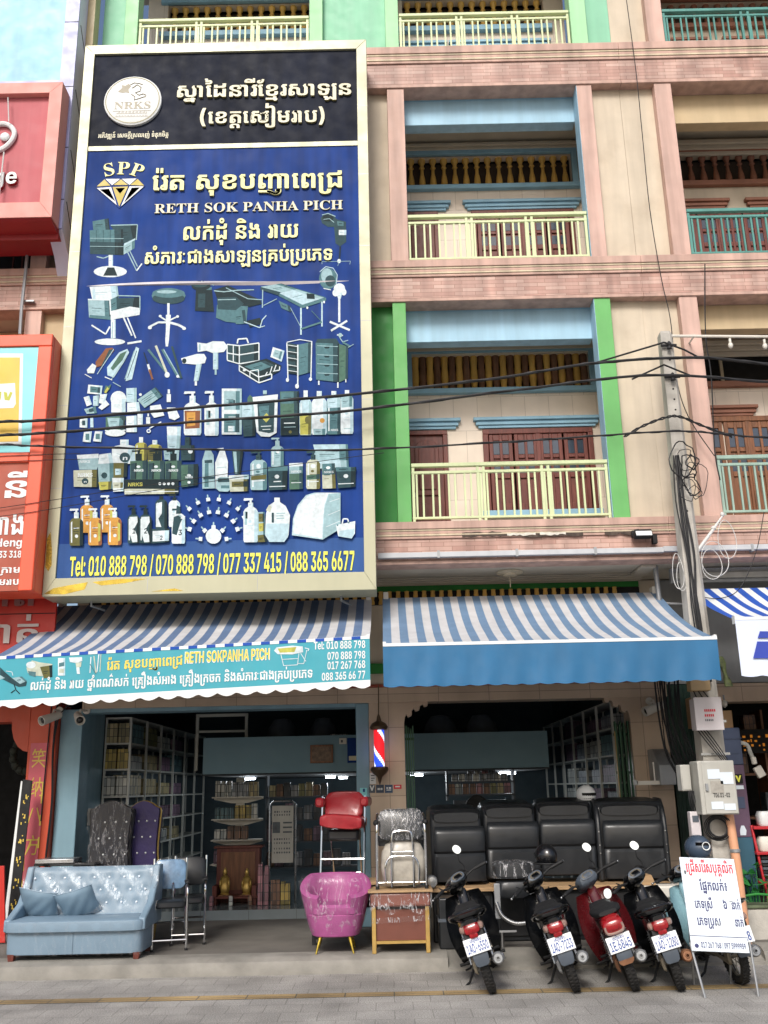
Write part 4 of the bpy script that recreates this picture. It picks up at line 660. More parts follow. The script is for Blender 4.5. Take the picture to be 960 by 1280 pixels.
def shutters(x0, x1, z0, z1, n, wood, root, name='shutter_window', y=YB):
    fr = MB(); t = .07
    fr.bx(x0-t,x1+t,y-.05,y+.03,z1,z1+t); fr.bx(x0-t,x0,y-.05,y+.03,z0,z1); fr.bx(x1,x1+t,y-.05,y+.03,z0,z1)
    fr.bx((x0+x1)/2-.03,(x0+x1)/2+.03,y-.045,y+.03,z0,z1)
    w = fr.build(name, wood, root, bev=.006)
    cw = (x1-x0)/n
    for i in range(n):
        a, c = x0+i*cw+.012, x0+(i+1)*cw-.012
        b = MB(); b.bx(a,c,y-.01,y+.02,z0,z1)
        for xx in ((a,a+.05),(c-.05,c),((a+c)/2-.018,(a+c)/2+.018)): b.bx(xx[0],xx[1],y-.034,y-.009,z0,z1)
        for zz in ((z0,z0+.10),(z0+.42*(z1-z0),z0+.42*(z1-z0)+.07),(z0+.68*(z1-z0),z0+.68*(z1-z0)+.045),(z1-.09,z1)): b.bx(a+.051,(a+c)/2-.019,y-.031,y-.009,*zz); b.bx((a+c)/2+.019,c-.051,y-.031,y-.009,*zz)
        b.build('shutter', wood, w, bev=.005)
        p = MB()
        for (u0, u1) in ((a+.052,(a+c)/2-.02),((a+c)/2+.02,c-.052)):
            for (r0, r1, ar) in ((.445,.665,.0),(.71,.97,.075)):
                zz0, zz1 = z0+r0*(z1-z0)+.03, z0+r1*(z1-z0)-.02
                p.prism(arched(u0,u1,zz0,zz1,y,ar) if ar else [(u0,zz0),(u1,zz0),(u1,zz1),(u0,zz1)], y-.016, y-.011)
        p.build('pane', M_pane, w, smooth=False)
    return w
def grille(x0, x1, z0, z1, root, cols, turned=True, pitch=.115):
    """opening over the windows: dark backing and a row of balusters"""
    b = MB(); b.bx(x0,x1,YB+.20,YB+.24,z0,z1); bk = b.build('vent_grille', M_brownback, root)
    mats = [MB() for _ in cols]; n = int((x1-x0)/pitch); h = z1-z0
    for i in range(n):
        x = x0+(i+.5)*(x1-x0)/n; q = mats[i % len(cols)]
        r = .052 if turned else .05
        if turned: prof = [(r,0),(r,.06*h),(r*.55,.09*h),(r*.95,.25*h),(r*.8,.4*h),(r*.5,.55*h),(r*.45,.70*h),(r*.8,.74*h),(r*.5,.78*h),(r*.6,.86*h),(r,.92*h),(r,h)]
        else: prof = [(r,0),(r,.1*h),(r*.8,.14*h),(r*1.05,.4*h),(r*.85,.7*h),(r,.9*h),(r,h)]
        q.lathe(prof, (x, YB+.09, z0), 10)
    for q, m in zip(mats, cols): q.build('baluster_row', m, bk)
    return bk
def railing(x0, x1, zs, ztop, m, root, mid=True, y=YF+.06):
    b = MB(); b.bx(x0,x1,y-.03,y+.03,ztop-.045,ztop); b.bx(x0,x1,y-.018,y+.018,ztop-.13,ztop-.095); b.bx(x0,x1,y-.018,y+.018,zs+.05,zs+.08)
    rl = b.build('railing', m, root, bev=.005)
    b = MB(); L = x1-x0; x = x0+.06; k = 0
    while x < x1-.03:
        b.bx(x-.011,x+.011,y-.011,y+.011,zs+.08,ztop-.13); x += .075 if k % 2 == 0 else .115; k += 1
    b.build('bars', m, rl)
    for t in (0,.335,.365,.667,.70,1):
        xx = x0+.02+(L-.04)*t; MB().bx(xx-.016,xx+.016,y-.016,y+.016,zs,ztop-.045).build('post', m, rl)
    return rl
def door(x0, x1, z0, z1, root):
    b = MB(); t=.06
    b.bx(x0-t,x1+t,YB-.05,YB+.03,z1,z1+t); b.bx(x0-t,x0,YB-.05,YB+.03,z0,z1); b.bx(x1,x1+t,YB-.05,YB+.03,z0,z1); b.bx(x0,x1,YB-.012,YB+.02,z0,z1)
    d = b.build('balcony_door', M_wood, root, bev=.006)
    p = MB(); cx=(x0+x1)/2; w=x1-x0
    p.prism(arched(x0+.06,x1-.06,z0+.45*(z1-z0),z1-.07,YB,.12),YB-.035,YB-.012); p.prism([(x0+.06,z0+.06),(x1-.06,z0+.06),(x1-.06,z0+.38*(z1-z0)),(x0+.06,z0+.38*(z1-z0))],YB-.035,YB-.012)
    p.prism(arched(x0+.11,x1-.11,z0+.50*(z1-z0),z1-.13,YB,.09),YB-.05,YB-.035)
    p.build('panel', M_wood, d, bev=.008)
    h = MB(); h.tube([(x0+.045,YB-.012,z0+.47*(z1-z0)),(x0+.045,YB-.06,z0+.47*(z1-z0)),(x0+.045,YB-.06,z0+.40*(z1-z0))],.009,6); h.build('handle', M_steel, d)
    return d

# --- middle house: the two bays over the shop
house = thing('shophouse', 'tall shophouse with pink tiled bands, green columns and pale yellow railings, behind the billboard', 'building', (0,12,0))
slab(-3.9, 3.30, house, None)
# fourth floor columns and walls
def column(x0, x1, z0, z1, m, root, inner=None, name='column'):
    b = MB(); b.bx(x0,x1,YF+.012,YF+.26,z0,z1,0); o = b.build(name, m, root, bev=.006)
    if inner: 
        b = MB(); b.bx(x0-.006,x0-.0005,YF+.014,YF+.258,z0+.002,z1-.002); b.build('painted_reveal', inner, root)
    return o
Z4 = 13.6
for a, c in ((-3.42,-3.24),(-.88,-.70),(.16,.34),(2.70,2.92)): column(a, c, 11.33, Z4, M_palegreen, house)
for a, c, m in ((-3.75,-3.42,M_seagreen),(-.70,.16,M_seagreen),(2.92,3.26,M_seagreen)):
    b = MB(); b.bx(a+.001,c-.001,YF+.13,YF+.24,11.33,Z4); b.build('infill_wall', m, house)
# third floor
column(.16,.385,8.08,10.70,M_pinkcol,house); column(2.70,2.90,8.08,10.70,M_pinkcol,house,M_blue)
for a, c in ((-.70,.159),(2.901,3.298)): b = MB(); b.bx(a,c,YF+.13,YF+.24,8.08,10.70); b.build('infill_wall', M_beige, house)
# second floor
column(.16,.325,4.66,7.52,M_green,house); column(2.68,2.88,4.66,7.52,M_green,house,M_blue)
b = MB(); b.bx(-.70,.159,YF+.13,YF+.24,4.66,7.52); b.build('infill_wall', M_dkgreen, house)
b = MB(); b.bx(2.881,3.298,YF+.12,YF+.24,4.66,7.52); b.build('infill_wall', M_beige, house)
# lintel beams in front of the balconies
for z0, z1, x1 in ((10.31,10.70,2.70),(7.09,7.52,2.68)):
    b = MB(); b.bx(.17,x1,YF+.262,YF+.44,z0,z1); b.build('lintel_beam', M_blue, house, bev=.006)
    b = MB(); b.bx(.17,x1,YF+.25,YF+.261,z1-.012,z1); b.build('beam_edge', M_bluetrim, house)
# balcony interiors
for (z0, z1, gz0, gz1, cz, wz, sl) in ((8.08,10.70,9.98,10.50,9.58,9.56,False),(4.66,7.52,6.83,7.35,6.26,6.24,True)):
    wall(.06,2.97,z0,z1,YB,YB+.15,[(.42,2.82,gz0,gz1),(.3,.86,z0,wz),(1.33,2.79,z0+.45,wz)],M_cream,house,'balcony_wall')
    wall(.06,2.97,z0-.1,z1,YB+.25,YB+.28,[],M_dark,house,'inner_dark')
    for a in (0,2.97): b = MB(); b.bx(a,a+.06,YF+.26,YB+.15,z0,z1); b.build('balcony_side_wall', M_beige, house)
    b = MB()
    for k in range(3): b.bx(.061,2.969,YB-.10+.03*k,YB-.001,z1-.04-.05*(k+1),z1-.04-.05*k)
    b.build('ceiling_cornice', M_ceil, house, bev=.01)
    b = MB(); b.bx(.34,2.90,YB-.06,YB+.02,gz1,gz1+.08); b.bx(.34,.42,YB-.06,YB+.02,gz0,gz1); b.bx(2.82,2.90,YB-.06,YB+.02,gz0,gz1); b.bx(.30,2.94,YB-.08,YB+.02,gz0-.07,gz0)
    b.build('grille_frame', M_bluetrim, house, bev=.006)
    if sl: grille(.42,2.82,gz0,gz1,house,[M_yellowbal,M_brownbal],False,.098)
    else: grille(.42,2.82,gz0,gz1,house,[M_yellowbal],True,.16)
    crown(.24,.98,cz,M_bluetrim,house); crown(1.28,2.84,cz,M_bluetrim,house)
    door(.36,.80,z0,wz-.06,house)
    shutters(1.40,2.72,z0+.45,wz-.07,4,M_wood,house)
    b = MB(); b.bx(1.28,2.84,YB-.08,YB+.02,z0+.36,z0+.45); b.build('window_sill', M_bluetrim, house, bev=.008)
railing(.345,2.69,8.08,8.78,M_rail,house); railing(.335,2.67,4.66,5.40,M_rail,house)
# fourth floor balconies (only their lower part is seen)
for (a, c) in ((-3.24,-.88),(.34,2.70)):
    railing(a+.01,c-.01,11.33,11.95,M_rail,house)
    wall(a-.2,c+.2,11.33,Z4,YB,YB+.15,[(a+.1,c-.1,12.75,13.3),(a+.1,a+.62,11.33,12.3),(a+.9,c-.15,11.7,12.3)],M_cream,house,'balcony_wall')
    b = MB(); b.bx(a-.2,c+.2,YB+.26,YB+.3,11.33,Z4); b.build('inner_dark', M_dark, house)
    grille(a+.1,c-.1,12.75,13.3,house,[M_yellowbal],True,.16)
    b = MB(); b.bx(a,c,YB-.06,YB+.02,13.3,13.38); b.bx(a,c,YB-.08,YB+.02,12.66,12.75); b.build('grille_frame', M_bluetrim, house, bev=.006)
    door(a+.14,a+.56,11.33,12.24,house); shutters(a+.96,c-.22,11.7,12.24,4,M_wood,house)
    crown(a+.02,a+.7,12.34,M_bluetrim,house); crown(a+.85,c-.1,12.34,M_bluetrim,house)
b = MB(); b.bx(-3.75,3.26,YF+.1,YB+.3,Z4,Z4+.3); b.build('top_slab', M_ceil, house)
for zz in ((4.66,7.52),(8.08,10.70)):
    b = MB(); b.bx(-3.75,-.70,YF+.5,YF+.6,*zz); b.build('hidden_bay_wall', M_beige, house)
# peeled patches on the first band
b = MB()
random.seed(3)
for (x0, x1, z) in ((.9,1.35,4.50),(1.35,2.3,4.485),(2.55,2.95,4.49)):
    n = 9; up = [(lerp(x0,x1,i/n), z+.012+random.random()*.022) for i in range(n+1)]; dn = [(lerp(x0,x1,i/n), z-.012-random.random()*.03) for i in range(n,-1,-1)]
    b.prism(up+dn, YF-.0295, YF-.024)
b.build('chipped_patch', mat('exposed_render_dark', '#4b4039', .9, var=.4, vs=20), house)
b = MB()
for (x0, x1, z) in ((1.42,1.75,4.487),(1.8,2.1,4.488)):
    n = 9; up = [(lerp(x0,x1,i/n), z+.006+random.random()*.012) for i in range(n+1)]; dn = [(lerp(x0,x1,i/n), z-.006-random.random()*.02) for i in range(n,-1,-1)]
    b.prism(up+dn, YF-.0325, YF-.030)
b.build('chipped_patch', mat('exposed_plaster_white', '#cfcabf', .9, var=.15, vs=20), house)

# ground floor front of the middle house
b = MB(); b.bx(-3.75,3.42,YB-.05,YB+.30,2.70,2.88); b.build('shopfront_beam', M_walltile, house, smooth=False)
b = MB(); b.bx(-3.9,3.425,YB-.03,YB+.30,2.92,4.155); b.build('fascia_wall', M_beige, house)
b = MB(); b.bx(-3.75,3.42,YB-.07,YB+.28,2.881,2.919); b.build('red_trim', mat('brick_red_trim','#8d3f2a',.6,var=.15), house)
b = MB(); b.bx(-3.75,3.42,YB-.10,YB-.031,3.05,3.17); b.build('green_trim', M_dkgreen, house)
b = MB(); b.bx(-3.75,3.2,YB-.06,YB-.031,4.075,4.15); b.build('green_lintel', M_dkgreen, house, bev=.006)
b = MB(); b.bx(-3.75,3.2,YB-.06,YB-.05,3.905,4.07); gr = b.build('vent_grille', M_dark, house)
q = MB()
for i in range(60):
    x = -3.55+i*.109; q.lathe([(.03,0),(.03,.03),(.022,.05),(.03,.1),(.025,.14),(.03,.16)],(x,YB-.09,3.908),8)
q.build('baluster_row', M_yellowbal, gr)
# soffit cornice and rose under the first slab
b = MB()
for k in range(3): b.bx(-3.7,3.2,YB-.42+.07*k,YB-.10,4.17-.012*(k+1),4.17-.012*k)
b.bx(3.02,3.2,YF+.3,YB-.43,4.135,4.168); b.build('soffit_cornice', M_ceil, house, bev=.01)
b = MB(); b.lathe([(.16,4.165),(.155,4.15),(.09,4.14),(.085,4.12),(.02,4.115)],(1.5,11.35,0),20); b.cyl((1.5,11.35,4.12),(1.5,11.35,3.98),.006,n=6); b.build('ceiling_rose', M_creamline, house)
# jambs and piers
b = MB(); b.bx(-4.02,-3.75,YB,YB+.95,.15,2.70); b.build('pier', M_jamb, house, bev=.01)
b = MB(); b.bx(-.40,-.24,YB-.005,YB+.3,.15,2.70); b.build('pier', M_jamb, house, bev=.008)
b = MB(); b.bx(-3.75,-.4,YB-.02,YB+.3,2.655,2.699); b.build('door_head', M_jamb, house)
for a, c in ((-.239,.19),(2.95,3.40)): b = MB(); b.bx(a,c,YB-.02,YB+.3,.15,2.70); b.build('tiled_pier', M_walltile, house, smooth=False)
# scalloped corner brackets of the right opening
b = MB()
def bracket(x, sgn):
    pts = [(x,2.70)]; X = 0; Z = 0
    outl = [(.30,0),(.29,-.05),(.25,-.06),(.235,-.03),(.20,-.045),(.19,-.10),(.14,-.115),(.125,-.08),(.10,-.10),(.095,-.16),(.05,-.185),(.035,-.15),(.015,-.17),(.0,-.26)]
    return [(x,2.70)]+[(x+sgn*a, 2.70+c) for a, c in outl]
b.prism(bracket(.19,1),YB-.018,YB+.1); b.build('corner_bracket', M_walltile, house, smooth=False)
b = MB(); b.prism(bracket(2.95,-1),YB-.018,YB+.1); b.build('corner_bracket', M_walltile, house, smooth=False)
# folding gates
def gate(x0, x1, parent):
    b = MB(); n = int((x1-x0)/.024)
    for i in range(n):
        x = x0+(i+.5)*(x1-x0)/n; b.bx(x-.007,x+.007,YB+.03+(i%2)*.05,YB+.09+(i%2)*.05,.15,2.42-.02*(i%3)+.0)
    for z in (.6,1.2,1.8,2.25): b.bx(x0,x1,YB+.115,YB+.125,z,z+.03)
    return b.build('folding_gate', M_greengate, parent)
gate(.20,.31,house); gate(2.76,2.94,house)
b = MB(); b.bx(2.755,2.762,YB+.02,YB+.05,.15,2.3); b.build('gate_edge', M_goldwood, house)
# shop shell
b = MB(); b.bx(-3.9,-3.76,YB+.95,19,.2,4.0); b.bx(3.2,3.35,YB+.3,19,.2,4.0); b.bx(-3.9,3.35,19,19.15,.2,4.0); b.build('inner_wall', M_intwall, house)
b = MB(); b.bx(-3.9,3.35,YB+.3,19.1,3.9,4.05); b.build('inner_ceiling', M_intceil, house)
b = MB(); b.bx(-2.54,2.17,13.5,13.56,1.92,2.40); b.build('loft_front', M_loft, house)
b = MB(); b.bx(-2.56,2.18,13.561,19,1.90,1.98); b.build('loft_floor', M_intceil, house)

# --- right house
right = thing('shophouse', 'shophouse with a single pink pillar and teal balcony railings, beside the utility pole', 'building', (5.5,12,0))
slab(3.302, 9, right, None)
for z0, z1, m in ((4.66,7.52,M_pinkcol),(8.08,10.70,M_pinkcol),(11.33,Z4,M_pinkcol)):
    column(3.74,3.965,z0,z1,m,right)
    b = MB(); b.bx(3.302 if z0 < 11 else 3.262,3.738,YF+.13,YF+.24,z0,z1); b.build('infill_wall', M_beige, right)
    column(7.2,7.42,z0,z1,m,right)
for (z0, z1, lz, gz0, gz1, cz) in ((8.08,10.70,10.25,9.96,10.45,9.52),(4.66,7.52,7.18,6.85,7.37,6.36),(11.33,Z4,13.2,12.7,13.15,12.3)):
    wall(3.8,7.4,z0,z1,YB,YB+.15,[(4.30,7.0,gz0,gz1)],M_cream if z0 < 8 else M_beige,right,'balcony_wall')
    b = MB(); b.bx(3.97,7.2,YF+.262,YF+.44,lz,z1); b.build('lintel_beam', M_beige2, right, bev=.006)
    b = MB(); b.bx(3.8,3.86,YF+.26,YB+.15,z0,z1); b.build('balcony_side_wall', M_beige, right)
    b = MB()
    for k in range(3): b.bx(3.861,7.3,YB-.12+.035*k,YB-.001,z1-.09-.07*(k+1),z1-.09-.07*k)
    b.build('ceiling_cornice', M_ceil, right, bev=.012)
    b = MB(); b.bx(4.2,7.1,YB-.06,YB+.02,gz1,gz1+.09); b.bx(4.2,4.299,YB-.06,YB+.02,gz0,gz1); b.bx(4.16,7.14,YB-.08,YB+.02,gz0-.08,gz0)
    b.build('grille_frame', M_pinkbal, right, bev=.006)
    if z0 > 8: grille(4.30,7.0,gz0,gz1,right,[M_pinkbal],True,.17)
    else:
        b = MB(); b.bx(4.3,7.0,YB+.2,YB+.24,gz0,gz1); k = b.build('vent_opening', M_dark, right)
        b = MB(); b.bx(4.62,4.66,YB+.06,YB+.09,gz0,gz1); b.bx(5.6,5.64,YB+.06,YB+.09,gz0,gz1); b.build('bar', M_creamline, k)
    crown(4.10,4.95,cz,M_pinkbal,right); crown(5.3,7.0,cz,M_pinkbal,right)
    shutters(4.2,5.5,z0+.45 if z0 > 8 else z0+.3,cz-.08,4,M_wood2 if z0 < 8 else M_wood,right)
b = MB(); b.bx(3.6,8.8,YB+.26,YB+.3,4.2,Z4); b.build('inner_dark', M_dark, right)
railing(3.975,7.19,8.08,8.78,M_tealrail,right); railing(3.975,7.19,11.33,11.93,M_tealrail,right); railing(3.975,7.19,4.66,5.42,M_greyrail,right)
b = MB(); b.bx(3.3,9,YF+.1,YB+.3,Z4,Z4+.3); b.build('top_slab', M_ceil, right)
b = MB(); b.bx(3.78,9,YB-.05,YB+.3,2.62,2.84); b.build('shopfront_beam', M_walltile, right, smooth=False)
b = MB(); b.bx(3.43,9,YB-.03,YB+.3,2.85,4.15); b.build('fascia_wall', mat('grey_fascia','#8b8d8e',.6,var=.08,streak=.1), right)
b = MB(); b.bx(3.42,9,11.3,11.36,3.98,4.155); b.build('grey_fascia_panel', mat('pale_grey_fascia','#9fa2a5',.6,var=.06,streak=.1), right)
b = MB(); b.bx(3.42,3.76,YB-.03,YB+.3,.15,2.84); b.build('shutter_panel', M_shutter, right)
b = MB()
for i in range(7): b.bx(3.44+i*.047,3.452+i*.047,YB-.045,YB-.03,.16,2.83)
b.build('shutter_rib', M_shutter, right)
b = MB(); b.bx(3.4,3.5,YB+.3,17,.2,4); b.bx(8.6,8.8,YB+.3,17,.2,4); b.bx(3.4,8.8,17,17.1,.2,4); b.bx(3.4,8.8,YB+.3,17.1,3.9,4.1); b.build('inner_wall', M_dark, right)

# --- left house
left = thing('shophouse', 'shophouse mostly hidden behind red and orange signs, with an orange-red pillar below', 'building', (-5.5,12,0))
slab(-9, -3.902, left, [0,1])
for (z0, z1) in ((4.66,7.52),(8.08,10.70)):
    column(-4.42,-4.22,z0,z1,M_pinkcol,left)
    b = MB(); b.bx(-4.219,-3.902,YF+.13,YF+.24,z0,z1); b.build('infill_wall', mat('brown_render','#8d7763',.75,var=.06,streak=.1) if z0 > 8 else M_beige2, left)  # upper floor in one even brown, lower floor in beige
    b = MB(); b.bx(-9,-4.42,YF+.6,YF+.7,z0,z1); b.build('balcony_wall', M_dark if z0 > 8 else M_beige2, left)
b = MB()
for x in (-4.62,-4.74,-4.86): b.bx(x,x+.02,YF+.5,YF+.52,8.08,9.2)
b.build('bars', M_wood, left)
b = MB(); b.bx(-4.36,-4.025,YB-.1,YB+.4,.15,2.76); b.build('pillar', M_pillarred, left, bev=.01)
b = MB(); b.bx(-9,-4.361,YB-.1,YB+.3,2.56,3.6); b.bx(-4.36,-4.03,YB-.1,YB+.3,2.765,3.6); b.build('fascia_wall', M_pillarred, left)
b = MB(); b.prism([(-4.36,2.56)]+[(-4.36-.22*math.cos(a)+.0, 2.56-.36*math.sin(a)) for a in [R_(x) for x in (0,15,35,55,75,90)]][::1],YB-.098,YB+.1); b.build('corner_bracket', M_pillarred, left, smooth=False)
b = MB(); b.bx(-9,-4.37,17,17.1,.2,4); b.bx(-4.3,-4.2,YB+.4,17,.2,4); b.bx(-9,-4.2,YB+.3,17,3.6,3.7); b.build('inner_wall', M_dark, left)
# ------------------------------------------------------------------ the tall billboard
YS = 10.30
bill = thing('billboard', 'tall blue and black salon supply billboard in a champagne metal frame on the middle house', 'billboard', (-1.92,10.5,3.77))
b = MB(); fx = (-3.74,-3.61,-.23,-.10); fz = (3.77,3.97,10.88,11.02)
b.prism([(fx[0],fz[0]),(fx[1],fz[1]),(fx[1],fz[2]),(fx[0],fz[3])],YS-.03,YS+.40); b.prism([(fx[3],fz[0]),(fx[2],fz[1]),(fx[2],fz[2]),(fx[3],fz[3])],YS-.03,YS+.40)
b.prism([(fx[0],fz[0]),(fx[3],fz[0]),(fx[2],fz[1]),(fx[1],fz[1])],YS-.0305,YS+.40); b.prism([(fx[0],fz[3]),(fx[3],fz[3]),(fx[2],fz[2]),(fx[1],fz[2])],YS-.0305,YS+.40)
b.build('frame', M_frame, bill, smooth=False, bev=.004)
b = MB()
for z in (5.0,6.0,7.0,8.0,9.0,10.0): b.bx(fx[0]+.001,fx[1]-.001,YS-.0312,YS-.02,z,z+.006); b.bx(fx[2]+.001,fx[3]-.001,YS-.0312,YS-.02,z,z+.006)
for x in (-2.6,-1.4): b.bx(x,x+.006,YS-.0312,YS-.02,fz[0]+.02,fz[1]-.02)
b.build('frame_joint', M_dullmetal, bill)
b = MB(); b.bx(-3.62,-.22,YS-.012,YS+.05,9.435,9.50); b.build('divider', M_frame, bill)
b = MB(); b.bx(-3.615,-.225,YS,YS+.04,9.495,10.885); b.build('black_panel', M_black, bill)
b = MB(); b.bx(-3.615,-.225,YS,YS+.04,4.365,9.44); b.build('blue_panel', M_navy, bill)
b = MB(); b.bx(-3.615,-.225,YS-.001,YS+.04,3.96,4.364); b.build('phone_strip', M_navy2, bill)
b = MB(); b.bx(-3.7,-.14,YS+.401,YS+.42,3.8,11.0); b.build('back_sheet', M_dullmetal, bill)
b = MB()
for x in (-3.1,-1.9,-.7):
    for z in (5.2,7.6,9.6): b.bx(x,x+.05,YS+.42,YF+.0,z,z+.05)
for x in (-3.3,-.5): b.tube([(x,YS+.3,3.80),(x,YS+.3,3.72),(x+.1,10.78,3.70)],.014,6)
b.build('bracket', M_dullmetal, bill)
b = MB()
def patch(pts, y): b.prism(pts, y-.0012, y)
patch([(-3.735,4.42),(-3.70,4.50),(-3.67,4.30),(-3.66,4.12),(-3.69,4.05),(-3.73,4.10)],YS-.0305)
patch([(-3.72,3.80),(-3.62,3.86),(-3.45,3.89),(-3.25,3.92),(-3.28,3.84),(-3.5,3.79)],YS-.031)
patch([(-3.2,3.92),(-2.9,3.95),(-2.6,3.945),(-2.85,3.90),(-3.1,3.88)],YS-.031)
patch([(-2.55,3.80),(-2.2,3.80),(-2.3,3.83)],YS-.031)
b.build('worn_gold_patch', M_gold, bill, smooth=False)
# vinyl fold across the blue sheet
b = MB()
n = 24; up = []; dn = []
for i in range(n+1):
    t = i/n; x = lerp(-3.52,-.36,t); w = .028*math.sin(math.pi*t)**.6; zz = 7.55+.015*math.sin(6*t)
    up.append((x,zz+w)); dn.append((x,zz-w))
ring = []
b.loft([[(x,YS-.0005,z) for x,z in up],[(x,YS-.022*math.sin(math.pi*i/n),7.55) for i,(x,z) in enumerate(up)],[(x,YS-.0005,z) for x,z in dn]], cap=False, closed=False)
b.build('vinyl_fold', mat('worn_vinyl_fold','#b9b4b8',.4,var=.15,vs=5), bill)
# writing
ml = [M_letter, M_side]
line('s1',-2.55,-.29,10.215,10.195,.285,YS,ml,bill,depth=.035,mside=1) if False else None
def raised(key, x0, x1, z0, z1, sz, face, depth=.03):
    q = MB(); line(key,x0,x1,z0,z1,sz,YS,None,None,depth=depth,mb=q,m=0,mside=1); return q.build('lettering', [face, M_side], bill, smooth=False)
raised('s1',-2.55,-.29,10.19,10.175,.30,M_letter)
raised('s2',-2.24,-.62,9.79,9.775,.30,M_letter)
line('s3',-3.50,-2.61,9.63,9.63,.095,YS,M_letter,bill)
raised('s4',-2.79,-.42,8.835,8.82,.36,M_letteryel)
raised('rs',-2.74,-.42,8.52,8.52,.185,M_letter,.02)
raised('s5',-2.39,-.96,8.135,8.14,.32,M_letteryel,.02)
raised('s6',-2.84,-.55,7.82,7.82,.27,M_letteryel,.02)
line('tel',-3.47,-.33,3.995,3.995,.30,YS-.001,M_yellow,bill,depth=.012)
# round emblem
em = MB(); em.M = Matrix.Translation((-3.08,YS,10.15)); em.lathe([(.365,0),(.365,-.035),(.345,-.045),(.001,-.045)],n=40,axis='Y'); disc = em.build('round_emblem', M_white, bill)
b = MB(); b.M = Matrix.Translation((-3.08,YS-.0455,10.15))
b.lathe([(.345,-.0),(.345,-.002),(.335,-.002),(.335,0),(.345,0)],n=40,axis='Y')
b.build('emblem_rim', M_side, disc)
b = MB(); mk = mat('emblem_print_taupe','#9a9380',.5,var=.05)
line('nrks',-3.31,-2.84,10.02,10.02,.15,YS-.046,None,None,mb=b)
b.bx(-3.32,-2.84,YS-.0475,YS-.0455,9.985,9.992)
for i in range(26): b.bx(-3.27+i*.015,-3.262+i*.015,YS-.0475,YS-.0455,9.945,9.958+.012*((i*7)%3))
for i in range(34): b.bx(-3.29+i*.0125,-3.284+i*.0125,YS-.0475,YS-.0455,9.898,9.91+.008*((i*5)%3))
def blob(cx, cz, pts): b.prism([(cx+x,cz+z) for x,z in pts], YS-.0475, YS-.0455)
blob(-3.17,10.31,[(-.10,-.03),(-.05,.03),(-.06,.07),(-.01,.06),(.03,.09),(.06,.05),(.03,.0),(.05,-.06),(0,-.04),(-.04,-.05)])
b.tube([(x,YS-.047,z) for x,z in [(-3.1,10.24),(-3.05,10.2),(-3.06,10.15),(-3.0,10.17),(-2.95,10.19),(-2.91,10.2)]],.006,5); b.tube([(x,YS-.047,z) for x,z in [(-3.09,10.33),(-3.03,10.38),(-2.98,10.34),(-2.99,10.28),(-3.05,10.26),(-3.0,10.22),(-2.95,10.24),(-2.91,10.22)]],.007,5)
b.tube([(x,YS-.047,z) for x,z in [(-3.12,10.38),(-3.07,10.41),(-3.01,10.40),(-2.96,10.38)]],.006,5)
b.build('emblem_print', mk, disc, smooth=False)
# diamond emblem with three arched letters
b = MB(); dm = [M_letteryel, M_white, M_navy, mat('diamond_gold','#b7a43e',.5,var=.05)]
def G(x, y): p = at(110+x/5.647, 80+y/5.647, YS); return (p.x, p.z)
b.prism([G(*p) for p in [(58,878),(122,812),(350,806),(404,864),(222,1022)]], YS-.008, YS-.001, 2)
for pts, m in [([(64,868),(118,818),(160,862)],3),([(125,815),(228,815),(172,860)],1),([(182,858),(235,818),(285,858)],3),([(240,815),(345,812),(295,858)],1),([(300,858),(352,815),(398,862)],3),
               ([(64,880),(165,872),(205,1000)],1),([(85,890),(150,885),(195,975)],3),([(175,872),(285,868),(222,1010)],3),([(195,880),(265,878),(228,920)],1),([(295,868),(396,868),(235,1008)],1),([(310,878),(370,875),(255,985)],3)]:
    b.prism([G(*p) for p in pts], YS-.010-.0008*(m == 1 or m == 3)-.0006*(len(pts)), YS-.009, m)
for key, cx, cy, rot in (('S',148,748,14),('P',252,738,-2),('P',350,752,-20)):
    p0 = G(cx, cy); w = TXT[key][0]/1000; s = .26; a = R_(rot)
    write(b, key, lambda x, z, d: (p0[0]+(x-w*s/2)*math.cos(a)-(z-.09)*math.sin(a), YS-d, p0[1]+(x-w*s/2)*math.sin(a)+(z-.09)*math.cos(a)), s, s, .012, 0, mside=3)
b.build('diamond_emblem', dm, bill, smooth=False)

# printed pictures of salon goods
PC = dict(W='#cfdade', L='#94b3ba', T='#4f757c', D='#2c474e', K='#192c31', O='#c49248', Y='#b3b158', G='#4a6b5d', B='#82543a', A='#63623a', S='#aec9d3', N='#15368c', E='#b9bfae')
PK = list(PC); PM = [mat('print_'+{'W':'white','L':'pale_teal','T':'mid_teal','D':'dark_teal','K':'near_black','O':'amber','Y':'lime','G':'sage','B':'brown','A':'olive','S':'ice','N':'navy','E':'stone'}[k], PC[k], .6, var=.14, vs=24, spec=.15, streak=.12) for k in PK]
pic = MB(); _lay = [0]
def crop(ox, oy, s):
    def f(x, y, d):
        p = at(ox+x/s, oy+y/s, YS); return (p.x, YS-d, p.z)
    return f
CR = crop(100,250,4.8)
SHD = {'W':'S','S':'L','L':'T','T':'D','D':'K','G':'D','E':'A','A':'K','O':'B','Y':'A'}
